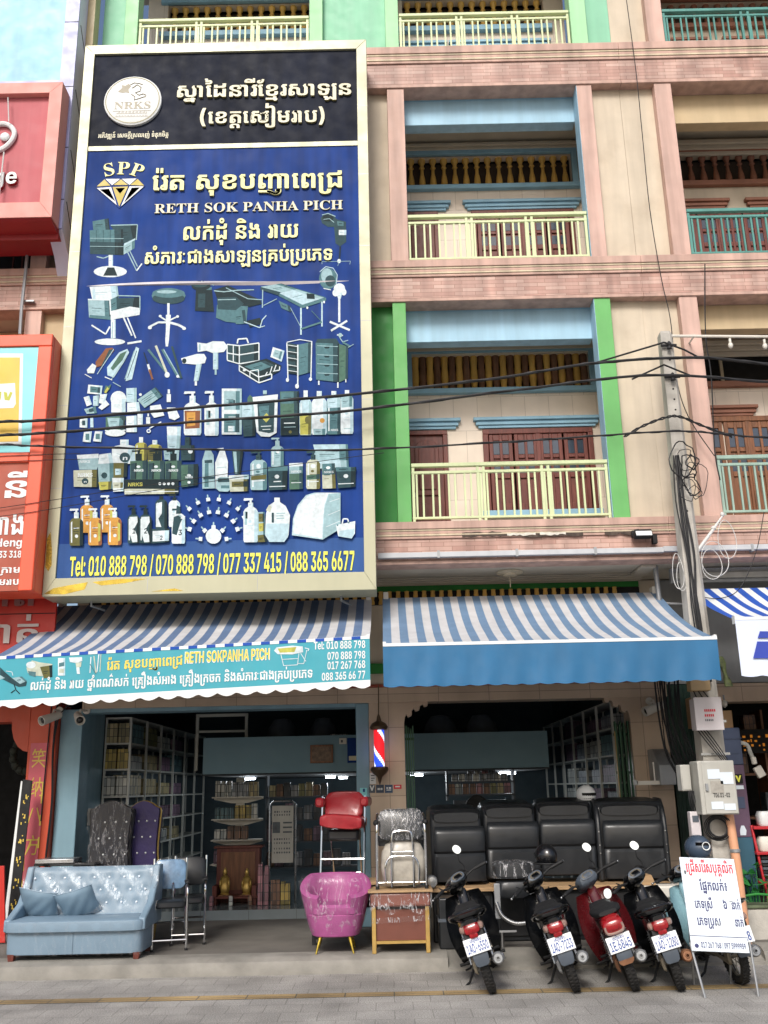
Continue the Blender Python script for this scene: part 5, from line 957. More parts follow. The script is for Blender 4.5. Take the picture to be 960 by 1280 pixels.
def pol(col, *pts):
    _lay[0] += 1; d = .0012+_lay[0]*.00003
    V = [CR(x, y, d) for x, y in pts]
    from mathutils.geometry import tessellate_polygon
    pic.add(V, [tuple(t) for t in tessellate_polygon([[Vector((v[0], v[2], 0)) for v in V]])], PK.index(col))
    if len(pts) == 4 and col in SHD and V[1][0]-V[0][0] > .05 and V[0][2]-V[3][2] > .05:
        a, b_, c, e = pts; mx = lambda p, q, t: (lerp(p[0],q[0],t), lerp(p[1],q[1],t))
        pol(SHD[col], mx(a,b_,.74), b_, c, mx(e,c,.74)); ln(SHD[SHD[col]] if SHD[col] in SHD else 'K', 3.2, mx(mx(a,e,.45),mx(b_,c,.45),.15), mx(mx(a,e,.45),mx(b_,c,.45),.6)); ln(SHD[col], 2.6, mx(mx(a,e,.6),mx(b_,c,.6),.15), mx(mx(a,e,.6),mx(b_,c,.6),.5))
def oval(col, cx, cy, rx, ry, n=18): pol(col, *[(cx+rx*math.cos(2*math.pi*i/n), cy+ry*math.sin(2*math.pi*i/n)) for i in range(n)])
def rect(col, x0, y0, x1, y1): pol(col, (x0,y0),(x1,y0),(x1,y1),(x0,y1))
def ln(col, w, *pts):
    for (x0,y0),(x1,y1) in zip(pts, pts[1:]):
        L = math.hypot(x1-x0, y1-y0) or 1; nx, ny = -(y1-y0)/L*w/2, (x1-x0)/L*w/2
        pol(col, (x0+nx,y0+ny),(x1+nx,y1+ny),(x1-nx,y1-ny),(x0-nx,y0-ny))
def bottle(x0, x1, ytop, ybot, body, cap, label=None, pump=True, neck=.28, sh=.18):
    w = x1-x0; h = ybot-ytop; c = (x0+x1)/2; yn = ytop+h*neck
    pol(body, (x0+.06*w,ybot),(x0,ybot-.05*h),(x0,yn+sh*h*.5),(x0+.12*w,yn+.02*h),(c-.16*w,yn-.03*h),(c+.16*w,yn-.03*h),(x1-.12*w,yn+.02*h),(x1,yn+sh*h*.5),(x1,ybot-.05*h),(x1-.06*w,ybot))
    pol('W' if body != 'W' else 'S', (x0+.10*w,ybot-.08*h),(x0+.10*w,yn+sh*h*.6),(x0+.2*w,yn+sh*h*.4),(x0+.2*w,ybot-.08*h)) if body not in 'W' else None
    pol(SHD.get(body,'K'), (x1-.26*w,ybot),(x1-.24*w,yn+.05*h),(x1-.14*w,yn+.03*h),(x1,yn+sh*h*.5),(x1,ybot-.05*h),(x1-.06*w,ybot)); ln(SHD.get(body,'K'),3.4,(x0+.28*w,ybot-.38*h),(x1-.32*w,ybot-.38*h)); ln(SHD.get(body,'K'),2.6,(x0+.32*w,ybot-.32*h),(x1-.36*w,ybot-.32*h)); oval(SHD.get(body,'K'),c-.05*w,ybot-.47*h,.12*w,.035*h,10)
    rect(cap, c-.17*w, ytop+.10*h if pump else ytop, c+.17*w, yn-.01*h)
    if pump: rect(cap, c-.07*w, ytop+.03*h, c+.07*w, ytop+.12*h); pol(cap, (c-.50*w,ytop+.05*h),(c-.45*w,ytop),(c+.15*w,ytop),(c+.15*w,ytop+.045*h),(c-.42*w,ytop+.06*h))
    if label: rect(label, x0+.12*w, ybot-.42*h, x1-.12*w, ybot-.14*h)
def word(key, x0, x1, y, sy, col):
    a = CR(x0,y,0); c = CR(x1,y,0); hgt = CR(x0,y,0)[2]-CR(x0,y+sy,0)[2]; w = TXT[key][0]/1000; _lay[0] += 1
    write(pic, key, lambda u, v, d: (a[0]+u, YS-.0012-_lay[0]*.00003, a[2]+v), (c[0]-a[0])/w, hgt, 0, PK.index(col))
# row 1: quilted chair, steamer
pol('T',(75,128),(172,110),(180,180),(80,180)); pol('D',(180,152),(342,146),(338,235),(265,262)); ln('L',6,(185,152),(345,148),(338,240))
pol('T',(58,182),(258,176),(262,332),(60,324)); pol('D',(60,250),(262,255),(262,332),(60,324)); pol('L',(262,270),(330,232),(328,290),(262,328))
for x in (98,140,182,222): ln('D',3,(x,180),(x,326))
for y in (230,278): ln('L',3,(60,y),(262,y+2))
pol('S',(265,262),(332,230),(332,240),(265,274)); rect('W',172,330,198,405); oval('W',182,430,100,34); pol('K',(140,455),(165,405),(205,405),(225,455)); ln('L',6,(285,312),(340,425)); ln('L',6,(300,308),(345,400)); ln('W',8,(340,425),(372,382)); ln('L',6,(100,340),(140,350),(172,338))
CR = crop(290,250,5.333)
pol('D',(590,120),(620,92),(665,92),(700,130),(760,145),(762,280),(720,310),(690,290),(680,180),(640,180),(600,155)); oval('K',640,120,38,24); ln('L',5,(600,100),(640,90),(690,110)); ln('L',4,(610,130),(650,125),(680,150)); rect('W',712,200,762,234); pol('T',(700,142),(758,148),(758,175),(705,172)); ln('K',10,(722,310),(716,400)); oval('W',714,408,12,14); ln('L',3,(600,428),(600,412),(790,408),(785,430)); ln('L',3,(714,408),(705,440))
oval('T',640,525,60,70); oval('L',632,505,38,50); oval('D',655,540,34,38); ln('S',5,(585,480),(625,445),(675,455),(702,500),(695,560)); ln('W',5,(610,590),(660,600)); oval('W',716,592,38,36); oval('W',690,620,20,24); oval('W',745,615,18,22); pol('W',(695,620),(735,620),(725,660),(708,660)); rect('W',708,655,722,815); ln('W',14,(652,812),(785,868)); ln('W',14,(768,806),(660,872)); ln('W',8,(700,900),(740,904))
# row 2: chair, stool, wash unit, massage bed
CR = crop(100,250,4.8)
pol('W',(58,522),(225,515),(235,600),(75,602)); pol('S',(75,540),(90,535),(95,600),(78,602)); pol('L',(48,600),(180,602),(185,720),(55,706)); pol('T',(60,690),(185,700),(185,720),(55,708)); pol('D',(230,590),(360,585),(355,655),(190,672)); pol('T',(180,600),(232,575),(235,640),(185,680)); pol('W',(185,668),(300,640),(362,650),(358,690),(185,720)); ln('W',8,(48,598),(180,600),(185,690)); ln('L',6,(232,575),(360,578),(360,660)); ln('W',9,(70,752),(155,806),(180,760)); rect('W',186,718,214,830); ln('W',10,(262,706),(312,815)); ln('W',8,(285,706),(335,830)); oval('W',180,852,92,20)
ln('W',12,(285,862),(370,848)); rect('L',192,735,198,835)
oval('T',532,575,102,46); oval('D',532,592,98,34); oval('T',532,560,98,28); oval('L',520,552,60,10); rect('W',524,620,538,690); pol('W',(516,690),(546,690),(542,740),(538,790),(535,840),(528,880),(515,880),(512,840),(516,780)); ln('W',12,(530,735),(470,735),(412,765)); ln('W',14,(535,735),(590,750),(632,772)); ln('W',9,(520,725),(480,700)); ln('W',9,(540,722),(590,698)); oval('W',420,768,12,9); oval('W',625,772,12,9); oval('W',482,698,9,8); oval('W',586,700,9,8)
CR = crop(220,330,4.0)
pol('K',(100,130),(180,120),(190,240),(95,235)); pol('D',(112,150),(160,148),(158,218),(110,218)); pol('T',(112,118),(180,116),(178,130),(112,132)); oval('K',125,110,48,24); oval('D',120,104,40,14); ln('L',4,(78,104),(110,96),(165,96),(190,108)); ln('W',4,(130,85),(130,100))
pol('K',(190,130),(260,108),(420,180),(430,200),(370,215),(300,212),(215,200)); pol('T',(205,205),(360,212),(352,300),(250,290),(200,270)); pol('D',(205,170),(300,165),(340,200),(300,232),(210,228)); ln('L',5,(190,135),(240,140),(310,132),(390,130)); ln('L',4,(250,120),(360,175),(430,180)); ln('L',4,(210,180),(300,178)); pol('T',(285,240),(345,230),(352,300),(300,302)); pol('K',(352,285),(420,270),(432,300),(370,318)); ln('S',5,(340,290),(420,320),(432,280),(452,258)); ln('S',4,(420,318),(445,310))
CR = crop(290,250,5.333)
pol('L',(190,580),(330,558),(445,595),(330,618)); pol('S',(315,622),(440,595),(625,650),(470,700)); pol('T',(315,622),(470,700),(470,722),(310,640)); pol('D',(190,580),(320,618),(315,640),(190,600)); pol('T',(470,700),(628,652),(628,672),(472,722)); pol('K',(498,625),(550,628),(552,662),(500,660)); pol('T',(310,672),(390,710),(395,750),(330,722)); ln('L',7,(205,600),(203,720)); ln('S',11,(460,720),(460,900)); ln('S',10,(600,680),(600,845)); ln('T',12,(460,862),(600,815)); ln('L',5,(210,705),(300,660)); ln('L',4,(390,720),(460,850)); ln('T',4,(530,740),(598,812)); oval('W',502,720,7,9); oval('W',614,682,6,9)
# row 3: clippers, irons, dryers, case, trolleys
CR = crop(90,415,5.053)
pol('B',(150,190),(215,105),(255,100),(270,115),(190,215),(150,225)); pol('D',(235,115),(272,108),(185,230),(160,270)); pol('W',(95,240),(130,200),(155,215),(140,262),(100,262)); ln('W',5,(82,268),(125,292)); ln('S',4,(160,268),(265,110))
pol('S',(222,225),(300,130),(350,108),(362,130),(330,190),(265,290),(225,275)); pol('G',(245,230),(305,140),(348,120),(320,180),(260,245)); ln('W',6,(208,285),(255,305)); ln('L',5,(250,300),(355,140))
pol('S',(345,270),(405,95),(425,105),(380,300),(340,312)); ln('K',4,(352,290),(410,120)); ln('L',5,(335,300),(395,120))
ln('K',7,(455,130),(478,200)); ln('W',14,(480,205),(492,245)); ln('O',11,(490,245),(510,300)); pol('B',(484,238),(498,236),(514,298),(504,305))
ln('T',14,(482,112),(545,190),(600,262)); ln('E',14,(530,88),(605,275)); oval('W',602,272,16,18); ln('T',18,(572,110),(668,278)); ln('L',6,(580,112),(680,290)); ln('D',14,(632,92),(692,295)); oval('W',668,282,9,9)
pol('W',(690,168),(790,140),(835,140),(850,165),(840,198),(790,208),(700,200)); oval('K',710,184,14,16); pol('S',(785,205),(820,205),(800,310),(770,312)); rect('W',776,312,790,340)
pol('W',(792,68),(850,75),(890,60),(960,62),(985,95),(960,128),(890,135),(850,120),(795,128)); rect('S',892,132,924,238); rect('L',902,238,914,272); oval('L',808,98,6,24)
CR = crop(270,410,5.053)
pol('D',(70,105),(150,112),(148,228),(72,205)); pol('D',(148,112),(272,95),(272,205),(148,228)); ln('W',7,(70,105),(150,114),(272,96)); ln('W',7,(70,105),(72,206),(148,228),(272,208),(272,96)); ln('W',7,(148,112),(148,228)); ln('W',7,(72,160),(148,172),(272,152)); ln('W',6,(110,110),(110,215)); ln('W',9,(135,100),(140,72),(195,68),(205,98))
pol('K',(150,235),(320,195),(415,240),(400,275),(272,345),(148,270)); pol('T',(180,245),(320,205),(380,235),(260,280)); ln('W',7,(148,235),(148,272),(272,348),(352,322),(352,292),(270,312),(148,240)); ln('W',6,(272,348),(268,265),(215,275),(215,318)); pol('W',(360,122),(434,146),(415,215),(344,185)); pol('L',(372,138),(420,152),(408,200),(358,180)); ln('W',6,(310,305),(325,280)); ln('W',6,(340,295),(355,245)); ln('W',6,(368,270),(380,235)); ln('W',6,(360,275),(402,268),(402,245)); oval('W',180,268,10,8)
pol('D',(448,95),(520,108),(520,300),(452,278)); pol('T',(520,108),(605,90),(600,280),(520,302)); 
for y in (110,150,190,235,270): pol('K',(456,y),(512,y+8),(512,y+26),(456,y+18)); ln('W',4,(455,y),(512,y+9))
ln('W',7,(448,95),(455,320)); ln('W',8,(517,108),(517,360)); ln('W',7,(605,90),(600,315)); ln('W',5,(448,92),(530,75),(608,88)); oval('W',452,330,10,13); oval('W',512,370,12,15); oval('W',597,325,10,12)
pol('T',(630,95),(778,102),(778,345),(632,328)); pol('G',(778,102),(835,120),(832,322),(778,345)); pol('D',(640,72),(760,68),(780,102),(630,95))
for y in (118,175,232,290): pol('L',(640,y-6),(770,y),(770,y+4),(640,y-2)); pol('K',(682,y+4),(720,y+4),(712,y+14),(690,y+14))
ln('L',5,(780,60),(800,90),(835,80)); oval('L',785,48,12,14); ln('T',12,(800,92),(850,120)); ln('W',9,(650,335),(650,362)); ln('W',9,(770,345),(770,380)); ln('W',7,(820,325),(820,345)); ln('L',4,(835,125),(870,105))
# row 4
CR = crop(90,415,5.053)
pol('W',(105,335),(195,342),(188,398),(98,390)); pol('T',(118,345),(182,352),(178,388),(116,382)); pol('G',(200,380),(215,340),(230,345),(250,330),(240,365),(215,390)); pol('Y',(205,385),(225,350),(235,360),(218,388)); pol('W',(75,415),(110,405),(128,460),(95,472)); pol('S',(135,408),(172,402),(168,470),(135,468)); pol('W',(178,398),(225,392),(205,462),(172,450)); pol('W',(168,480),(215,432),(238,460),(190,495)); pol('L',(78,490),(150,470),(160,515),(95,520)); pol('D',(108,490),(135,482),(140,505),(112,510))
ln('L',5,(260,320),(310,348)); oval('W',295,425,50,50); rect('W',250,425,340,510); pol('S',(345,358),(410,355),(410,448),(345,445)); pol('W',(350,450),(425,445),(435,520),(350,520)); pol('L',(415,430),(530,350),(575,405),(460,482)); ln('T',4,(440,435),(540,370)); ln('T',4,(455,455),(555,390)); rect('W',600,395,626,445); rect('W',606,365,620,392); oval('W',434,398,9,9)
pol('W',(495,470),(560,460),(585,530),(520,545),(495,510)); pol('W',(600,480),(655,480),(682,540),(650,560),(615,548)); rect('W',470,540,495,582); rect('W',478,518,488,536); pol('W',(52,548),(100,545),(98,608),(50,605)); rect('D',66,562,86,592); pol('S',(118,545),(136,545),(138,605),(118,605)); pol('G',(215,540),(335,530),(340,640),(215,640)); oval('W',275,640,65,22); pol('L',(225,545),(330,545),(320,600),(235,600)); oval('D',330,548,16,14); ln('W',8,(210,625),(275,635),(340,622)); pol('W',(345,535),(410,530),(412,635),(345,635)); pol('W',(415,520),(450,520),(448,590),(415,590)); ln('W',7,(490,612),(565,570)); oval('W',486,628,14,13); oval('N',486,628,7,6)
pol('W',(78,635),(128,630),(120,700),(70,695)); rect('T',88,645,112,685); pol('W',(148,630),(195,630),(185,698),(135,692)); rect('T',152,645,178,680); pol('W',(600,600),(690,600),(685,735),(608,735)); pol('L',(608,700),(684,700),(684,735),(608,735))
bottle(708,818,378,655,'W','W'); pol('B',(712,500),(812,500),(808,610),(716,615)); pol('O',(725,510),(800,510),(798,590),(728,600)); bottle(838,928,376,658,'W','W'); rect('L',850,500,870,590); rect('K',862,500,876,545)
CR = crop(270,410,5.053)
rect('W',38,386,164,676); rect('L',52,402,152,520); rect('T',80,458,122,492); rect('T',52,546,150,662); rect('W',78,622,118,656); ln('W',4,(80,565),(125,565))
pol('G',(200,445),(215,425),(232,440),(235,475),(200,478)); pol('S',(165,475),(250,475),(250,560),(165,580)); pol('D',(165,575),(255,560),(250,685),(175,690))
pol('W',(232,440),(392,422),(384,665),(340,690),(285,688),(258,660)); pol('D',(262,475),(372,462),(366,660),(335,668),(270,655)); pol('T',(270,500),(360,490),(350,560),(280,570)); pol('Y',(320,540),(345,570),(318,600),(292,572)); ln('W',5,(285,625),(350,622)); ln('W',5,(295,645),(345,643)); rect('L',298,398,322,422)
pol('G',(405,405),(525,402),(522,680),(410,682)); pol('T',(410,410),(520,408),(518,480),(412,482)); pol('K',(410,575),(522,565),(522,680),(412,682)); ln('W',6,(430,605),(500,603)); ln('L',4,(430,630),(505,628)); oval('A',470,660,10,10)
bottle(528,606,398,680,'S','W',None,False,.2); pol('Y',(530,560),(604,540),(600,678),(532,678)); oval('A',580,585,18,24); bottle(606,700,402,678,'W','W',None,False,.16); oval('O',672,588,16,16); pol('L',(615,640),(692,640),(690,678),(620,678)); bottle(700,790,402,676,'T','W',None,False,.14); pol('S',(702,452),(788,440),(785,505),(705,510)); word('nrksS',725,772,655,18,'W'); bottle(788,868,396,672,'W','W',None,False,.12); pol('L',(790,440),(862,430),(860,500),(792,508)); ln('L',5,(808,640),(855,638))
# row 5
CR = crop(80,545,4.8)
bottle(290,440,25,170,'W','W',None,False,.25); bottle(430,500,10,150,'Y','W',None,False,.25); bottle(505,590,28,170,'Y','W',None,False,.2); pol('A',(500,70),(590,80),(585,150),(505,150)); pol('S',(620,0),(700,0),(690,150),(630,150)); pol('L',(600,90),(650,85),(655,145),(605,145)); pol('W',(290,70),(430,70),(370,200),(320,150)); oval('D',368,132,32,30); word('n',352,384,148,34,'W'); pol('D',(702,60),(785,58),(785,150),(705,150)); rect('D',728,10,762,60); oval('W',760,95,14,14)
pol('L',(82,125),(205,112),(212,165),(200,205),(95,205)); pol('W',(80,118),(210,110),(212,135),(84,142)); word('nrksS',95,160,165,22,'W'); pol('E',(60,210),(210,205),(208,310),(62,308)); word('nrksS',85,175,250,32,'W'); oval('D',130,275,20,19); word('n',121,139,284,18,'W')
pol('L',(205,170),(300,165),(300,320),(215,325)); pol('W',(215,115),(285,105),(300,165),(208,172)); pol('Y',(210,280),(290,275),(285,322),(220,328)); oval('D',245,240,18,18); pol('A',(300,165),(385,165),(380,250),(300,260)); pol('W',(292,255),(362,255),(360,335),(298,338)); pol('S',(310,200),(345,200),(345,235),(310,238)); pol('E',(296,282),(358,282),(356,315),(298,318))
for x in (400,505,608):
    pol('G',(x,155),(x+100,150),(x+98,270),(x,272)); pol('D',(x+4,170),(x+40,165),(x+36,262),(x+4,262)); rect('K',x+32,110,x+70,152); ln('K',9,(x+10,95),(x+60,92)); rect('K',x+44,90,x+58,112); word('nrksS',x+22,x+80,218,20,'W'); oval('W',x+50,188,12,8)
pol('K',(365,265),(690,262),(690,322),(365,320)); word('nrksS',385,475,306,30,'Y'); pol('E',(365,320),(690,322),(690,350),(366,354)); ln('W',5,(370,338),(688,336))
for x in (578,604,630,656): oval('W',x,290,9,9)
pol('D',(700,175),(808,172),(805,300),(705,312)); pol('G',(705,180),(760,178),(758,306),(708,308)); word('nrksS',730,775,258,18,'W'); oval('W',752,240,12,8); oval('W',752,282,10,8)
pol('L',(832,150),(850,90),(880,82),(900,120),(908,318),(832,320)); pol('T',(848,170),(870,165),(870,310),(845,312)); pol('D',(838,250),(905,246),(905,262),(838,266)); pol('D',(845,150),(892,146),(892,165),(846,168))
CR = crop(260,545,4.8)
pol('W',(45,165),(75,85),(100,82),(122,160),(118,300),(48,320)); pol('W',(45,80),(95,75),(95,90),(50,92)); ln('L',4,(55,195),(112,190)); pol('D',(145,90),(215,88),(195,235),(160,235)); pol('L',(152,98),(172,98),(178,228),(165,228)); pol('L',(50,265),(75,250),(125,250),(150,270),(145,320),(120,338),(70,336),(50,318)); pol('D',(62,258),(130,256),(130,280),(62,282)); rect('T',80,300,130,318); pol('E',(130,242),(245,240),(245,335),(135,338)); pol('W',(126,240),(248,236),(248,262),(128,266)); pol('A',(145,278),(238,275),(238,308),(145,310))
bottle(256,356,95,328,'L','D',None,True,.24); pol('A',(260,245),(352,235),(352,262),(260,270)); oval('W',305,185,14,14); ln('W',6,(270,275),(342,270)); bottle(380,456,15,190,'L','L',None,True,.3); oval('W',420,100,10,9); pol('D',(360,195),(480,188),(475,325),(365,330)); pol('T',(362,190),(480,186),(480,212),(362,215)); oval('W',415,248,14,12); ln('W',5,(370,308),(465,305)); ln('W',6,(395,278),(440,276))
pol('L',(488,168),(570,165),(570,322),(490,325)); pol('G',(490,232),(570,228),(570,322),(490,325)); pol('W',(488,168),(570,165),(570,185),(488,188)); word('nrksS',500,562,225,18,'W'); ln('W',4,(500,285),(560,283)); pol('S',(632,56),(840,54),(845,190),(665,200)); pol('L',(640,90),(840,84),(842,150),(640,150))
bottle(590,674,95,322,'E','D',None,True,.24); pol('G',(592,240),(672,232),(672,262),(592,268)); oval('W',632,185,16,13); ln('W',5,(602,280),(665,276)); pol('E',(684,175),(762,168),(768,318),(688,320)); pol('T',(686,172),(762,168),(762,235),(686,238)); word('nrksS',695,755,228,18,'W'); oval('W',722,195,13,9); pol('D',(768,200),(888,195),(885,310),(780,318)); pol('T',(766,192),(890,190),(890,215),(768,218)); oval('W',828,245,14,12); ln('W',5,(782,292),(875,288))
# row 6
CR = crop(80,545,4.8)
for x0, yt, c in ((102,362,'O'),(222,360,'O'),(38,440,'A'),(150,438,'O'),(268,436,'O')):
    bottle(x0,x0+82,yt,yt+222,c,'W',None,True,.27); oval('W',x0+42,yt+165,10,10); ln('W',4,(x0+24,yt+118),(x0+58,yt+116)); pol('Y',(x0+58,yt+85),(x0+74,yt+95),(x0+72,yt+195),(x0+60,yt+200)) if c == 'O' else None
for x0, x1, yt, yb, dk in ((385,458,420,648,'d1'),(456,530,420,648,'d2')):
    bottle(x0,x1,yt,yb,'D','K',None,True,.26); pol('W',(x0+12,490+0),(x1-14,488),(x1-12,520),(x0+(x1-x0)*.55,560),(x1-16,600),(x1-14,640),(x0+30,642),(x0+16,600)); word(dk,x0+26,x0+50,590,44,'K')
bottle(552,624,365,560,'D','K',None,False,.12); pol('W',(556,410),(592,400),(590,470),(570,500),(588,550),(556,550)); bottle(632,700,355,550,'W','K',None,True,.2); pol('D',(680,420),(700,430),(698,540),(670,520)); pol('D',(532,562),(638,558),(636,640),(530,650)); pol('W',(536,575),(634,570),(632,632),(536,638)); word('d2',578,596,628,34,'K'); bottle(650,730,440,650,'W','D',None,True,.16); pol('D',(662,490),(690,480),(720,490),(700,530),(680,600),(652,590)); word('d3',688,712,600,46,'K')
for r_, a0, a1, n, s in ((150,200,340,7,1.0),(105,195,345,7,.95),(62,200,340,4,.85)):
    pass
CR = crop(240,620,9.6)
def fan(cx, cy, r, n, a0, a1, s):
    for i in range(n):
        a = R_(lerp(a0,a1,i/(n-1))); ux, uy = math.cos(a), -math.sin(a); px, py = -uy, ux
        def q(u, v): return (cx+ux*(r+u)+px*v, cy+uy*(r+u)+py*v)
        pol('W', q(0,-s), q(0,s), q(1.7*s,s*.95), q(1.7*s,-s*.95)); pol('L', q(1.7*s,-s*.4), q(1.7*s,s*.4), q(3.3*s,s*.3), q(3.3*s,-s*.3))
for cr in (1,):
    CR = crop(0,0,1)
    fan(267.5,676,14,5,5,175,2.6); fan(267.5,672,29,8,18,162,2.7); fan(267.5,668,41,8,28,152,2.5); oval('W',267.5,671,9.8,9.6)
CR = crop(260,545,4.8)
bottle(215,302,378,642,'W','W',None,True,.22); rect('L',222,458,238,538); rect('K',228,460,240,500); pol('L',(300,462),(342,460),(345,640),(302,642)); rect('A',306,470,338,520); pol('Y',(306,530),(340,526),(338,575),(308,578)); pol('A',(300,600),(345,595),(360,640),(302,642)); pol('W',(350,470),(370,420),(400,400),(400,375),(432,375),(434,402),(468,425),(494,480),(485,600),(460,640),(370,640),(345,600)); pol('E',(350,450),(368,418),(385,430),(375,465)); rect('D',384,465,398,525); ln('L',6,(412,470),(465,468)); ln('L',6,(412,485),(455,483)); ln('L',6,(412,500),(460,498)); pol('S',(352,530),(490,530),(482,610),(458,640),(370,640),(346,600))
pol('S',(505,600),(512,500),(540,420),(590,360),(640,345),(796,346),(796,560),(690,626)); pol('W',(512,590),(518,500),(545,425),(595,368),(650,350),(722,352),(700,420),(690,520),(688,618)); pol('W',(640,345),(796,346),(725,352)); pol('L',(690,626),(700,440),(725,352),(796,346),(796,560)); ln('W',3,(730,400),(790,380)); ln('W',3,(720,480),(792,450)); ln('W',3,(710,550),(794,515)); pol('W',(768,540),(884,515),(882,590),(862,620),(782,606)); ln('W',8,(805,535),(812,502),(838,502),(845,525)); oval('T',778,540,5,5); oval('T',845,524,5,5); pol('S',(790,575),(880,560),(878,592),(862,620),(784,606))
pic.build('product_pictures', PM, bill, smooth=False)

# ------------------------------------------------------------------ the neighbour's signs on the left
blue = thing('shop_sign', 'light blue sign panel framed by lilac cladding, above the rose sign', 'sign', (-5.4,10.5,10.3))
b = MB(); b.bx(-7,-4.045,10.33,10.6,10.52,13.5); b.build('panel', M_ltbluepanel, blue)
b = MB(); b.bx(-4.045,-3.865,10.30,10.32,8.35,13.5); b.bx(-7,-4.046,10.302,10.34,10.29,10.52); b.build('front_cladding', M_lilac, blue)
b = MB(); b.prism([(10.321,13.5),(10.78,13.5),(10.78,7.95),(10.6,8.15),(10.321,8.34)],-4.044,-3.864,axis='X'); b.build('side_cladding', M_lilac2, blue)
b = MB()
for z in (11.42,10.41,9.5,8.75): b.bx(-4.046,-3.862,10.298,10.301,z,z+.010); b.cb((-3.862,10.55,z-.16),(.006,.012,.50),rx=R_(42))
b.build('cladding_joint', M_dark, blue)
kh = thing('wall_cladding', 'narrow khaki cladding strip with a peeling orange patch between the lilac sign and the billboard', 'cladding', (-3.83,10.7,7.7))
b = MB(); b.bx(-3.93,-3.765,10.79,10.797,7.95,13.5); b.bx(-3.862,-3.765,10.60,10.79,7.90,13.5); b.build('cladding', M_khaki, kh)
b = MB(); b.prism([(-3.79,9.55),(-3.766,9.62),(-3.7655,8.5),(-3.77,7.905),(-3.83,7.905),(-3.82,8.6)],10.597,10.599); b.build('peeled_patch', M_peel, kh, smooth=False)
b = MB()
for z in (11.2,9.95,9.3,8.45): b.bx(-3.86,-3.767,10.5975,10.5995,z,z+.012)
b.build('cladding_joint', M_side, kh)
rose = thing('shop_sign', 'rose coloured lightbox sign with a white swirl letter, under the light blue sign panel', 'sign', (-5.3,10.1,8.3))
b = MB(); x0, x1, z0, z1 = -7, -3.90, 8.34, 10.27; i0, i1, j0, j1 = -6.8, -4.06, 8.55, 10.11
b.prism([(x1,z0),(x1,z1),(i1,j1),(i1,j0)],10.04,10.3); b.prism([(x0,z1),(x1,z1),(i1,j1),(i0,j1)],10.0405,10.3); b.prism([(x0,z0),(x1,z0),(i1,j0),(i0,j0)],10.0405,10.3)
b.build('frame', M_salmon, rose, smooth=False, bev=.004)
b = MB(); b.bx(-6.9,-4.05,10.12,10.16,8.54,10.12); b.build('panel', M_rose, rose)
b = MB(); b.bx(-7,-3.90,10.3,10.318,8.2,8.34); b.prism([(10.05,8.338),(10.7,8.338),(10.7,8.22),(10.1,8.30)],-7,-3.91,axis='X'); b.build('underside', mat('dark_red_underside','#8d1a1e',.5,var=.1), rose)
b = MB()
pr = at(22,231,10.1); q = MB(); w = TXT['ge'][0]/1000; sx = .155
write(q,'ge',lambda a,c,d:(pr.x-w*.26+a,10.12-d,pr.z+c),.26,.30,.05,0,mside=1); q.build('lettering',[M_white,M_redlens],rose,smooth=False)
q = MB(); P = [at(x,y,10.09) for x,y in ((-14,186),(-2,188),(8,183),(16,174),(18,165),(12,157),(2,155),(-10,158))]; q.tube(catmull(P,5),.032,8); q.ell(tuple(at(6,171,10.09)),(.06,.03,.06)); q.build('lettering',M_white,rose)
q = MB(); q.tube([at(10,122,10.03),at(11,152,10.03)],.007,6); q.tube([at(5,190,10.03),at(-3,262,10.03)],.009,6); q.build('cable',M_whitecable,rose)

og = thing('shop_sign', 'orange lightbox sign with white writing below a yellow printed picture', 'sign', (-5,10,3.8))
b = MB(); b.bx(-7,-3.745,9.98,10.05,6.62,6.77); b.bx(-3.90,-3.745,9.98,10.05,3.78,6.62); b.bx(-7,-3.90,9.98,10.05,5.22,5.34); b.bx(-7,-3.745,10.051,10.44,3.78,6.77); b.build('case', M_orange, og, bev=.012)
b = MB(); b.bx(-7,-3.901,10.0,10.03,3.785,5.219); b.build('front_panel', M_orangefront, og)
b = MB(); b.bx(-7,-3.901,10.0,10.03,5.345,6.615); pp = b.build('picture_panel', M_cyan, og)
def O(x, y, d=.002): p = at(x, y, 10.0); return (p.x, p.z)
b = MB(); b.prism([O(-30,442),O(29,442),O(27,556),O(-30,558)],9.9975,9.9995); b.build('picture_border', M_white, pp, smooth=False)
b = MB(); b.prism([O(-30,447),O(25,447),O(23,552),O(-30,553)],9.9955,9.997); b.build('picture', M_ochre, pp, smooth=False)
b = MB(); b.prism([O(-30,482),O(19,479),O(20,505),O(17,510),O(-30,512)],9.994,9.9952); b.build('picture_label', M_white, pp, smooth=False)
b = MB(); b.prism([O(5,490),O(9,491),O(10,497),O(13,490),O(16,491),O(12,501),O(6,500)],9.992,9.9938); b.prism([O(-8,491),O(-4,490),O(2,490),O(1,500),O(-8,500)],9.992,9.9938); b.build('picture_print', mat('lime_print','#b3b63a',.5), pp, smooth=False)
for key, xr, yb, w, s in (('s14',36,622,.62,.34),('s15',30,668,.46,.34),('heng',28,683,.30,.125),('n33',27,697,.25,.105),('s16',26,716,.52,.105),('s17',24,731,.40,.105)):
    p = at(xr, yb, 10.0); line(key, p.x-w, p.x, p.z, p.z, s, 10.0, M_white, og, depth=.006)
rd = thing('shop_sign', 'red sign board with grey outlined letters under the orange lightbox, partly behind the striped awning', 'sign', (-5,10.7,3.1))
b = MB(); b.bx(-7,-3.70,10.62,10.66,2.95,4.25); b.build('panel', M_redwall, rd)
p = at(49,803,10.6); q = MB(); line('s18', p.x-1.02, p.x, p.z, p.z, .36, 10.62, None, None, mb=q, depth=.02, mside=1); q.build('lettering', [mat('greyed_letter','#bdb3b0',.5,var=.06), M_redwall], rd, smooth=False)
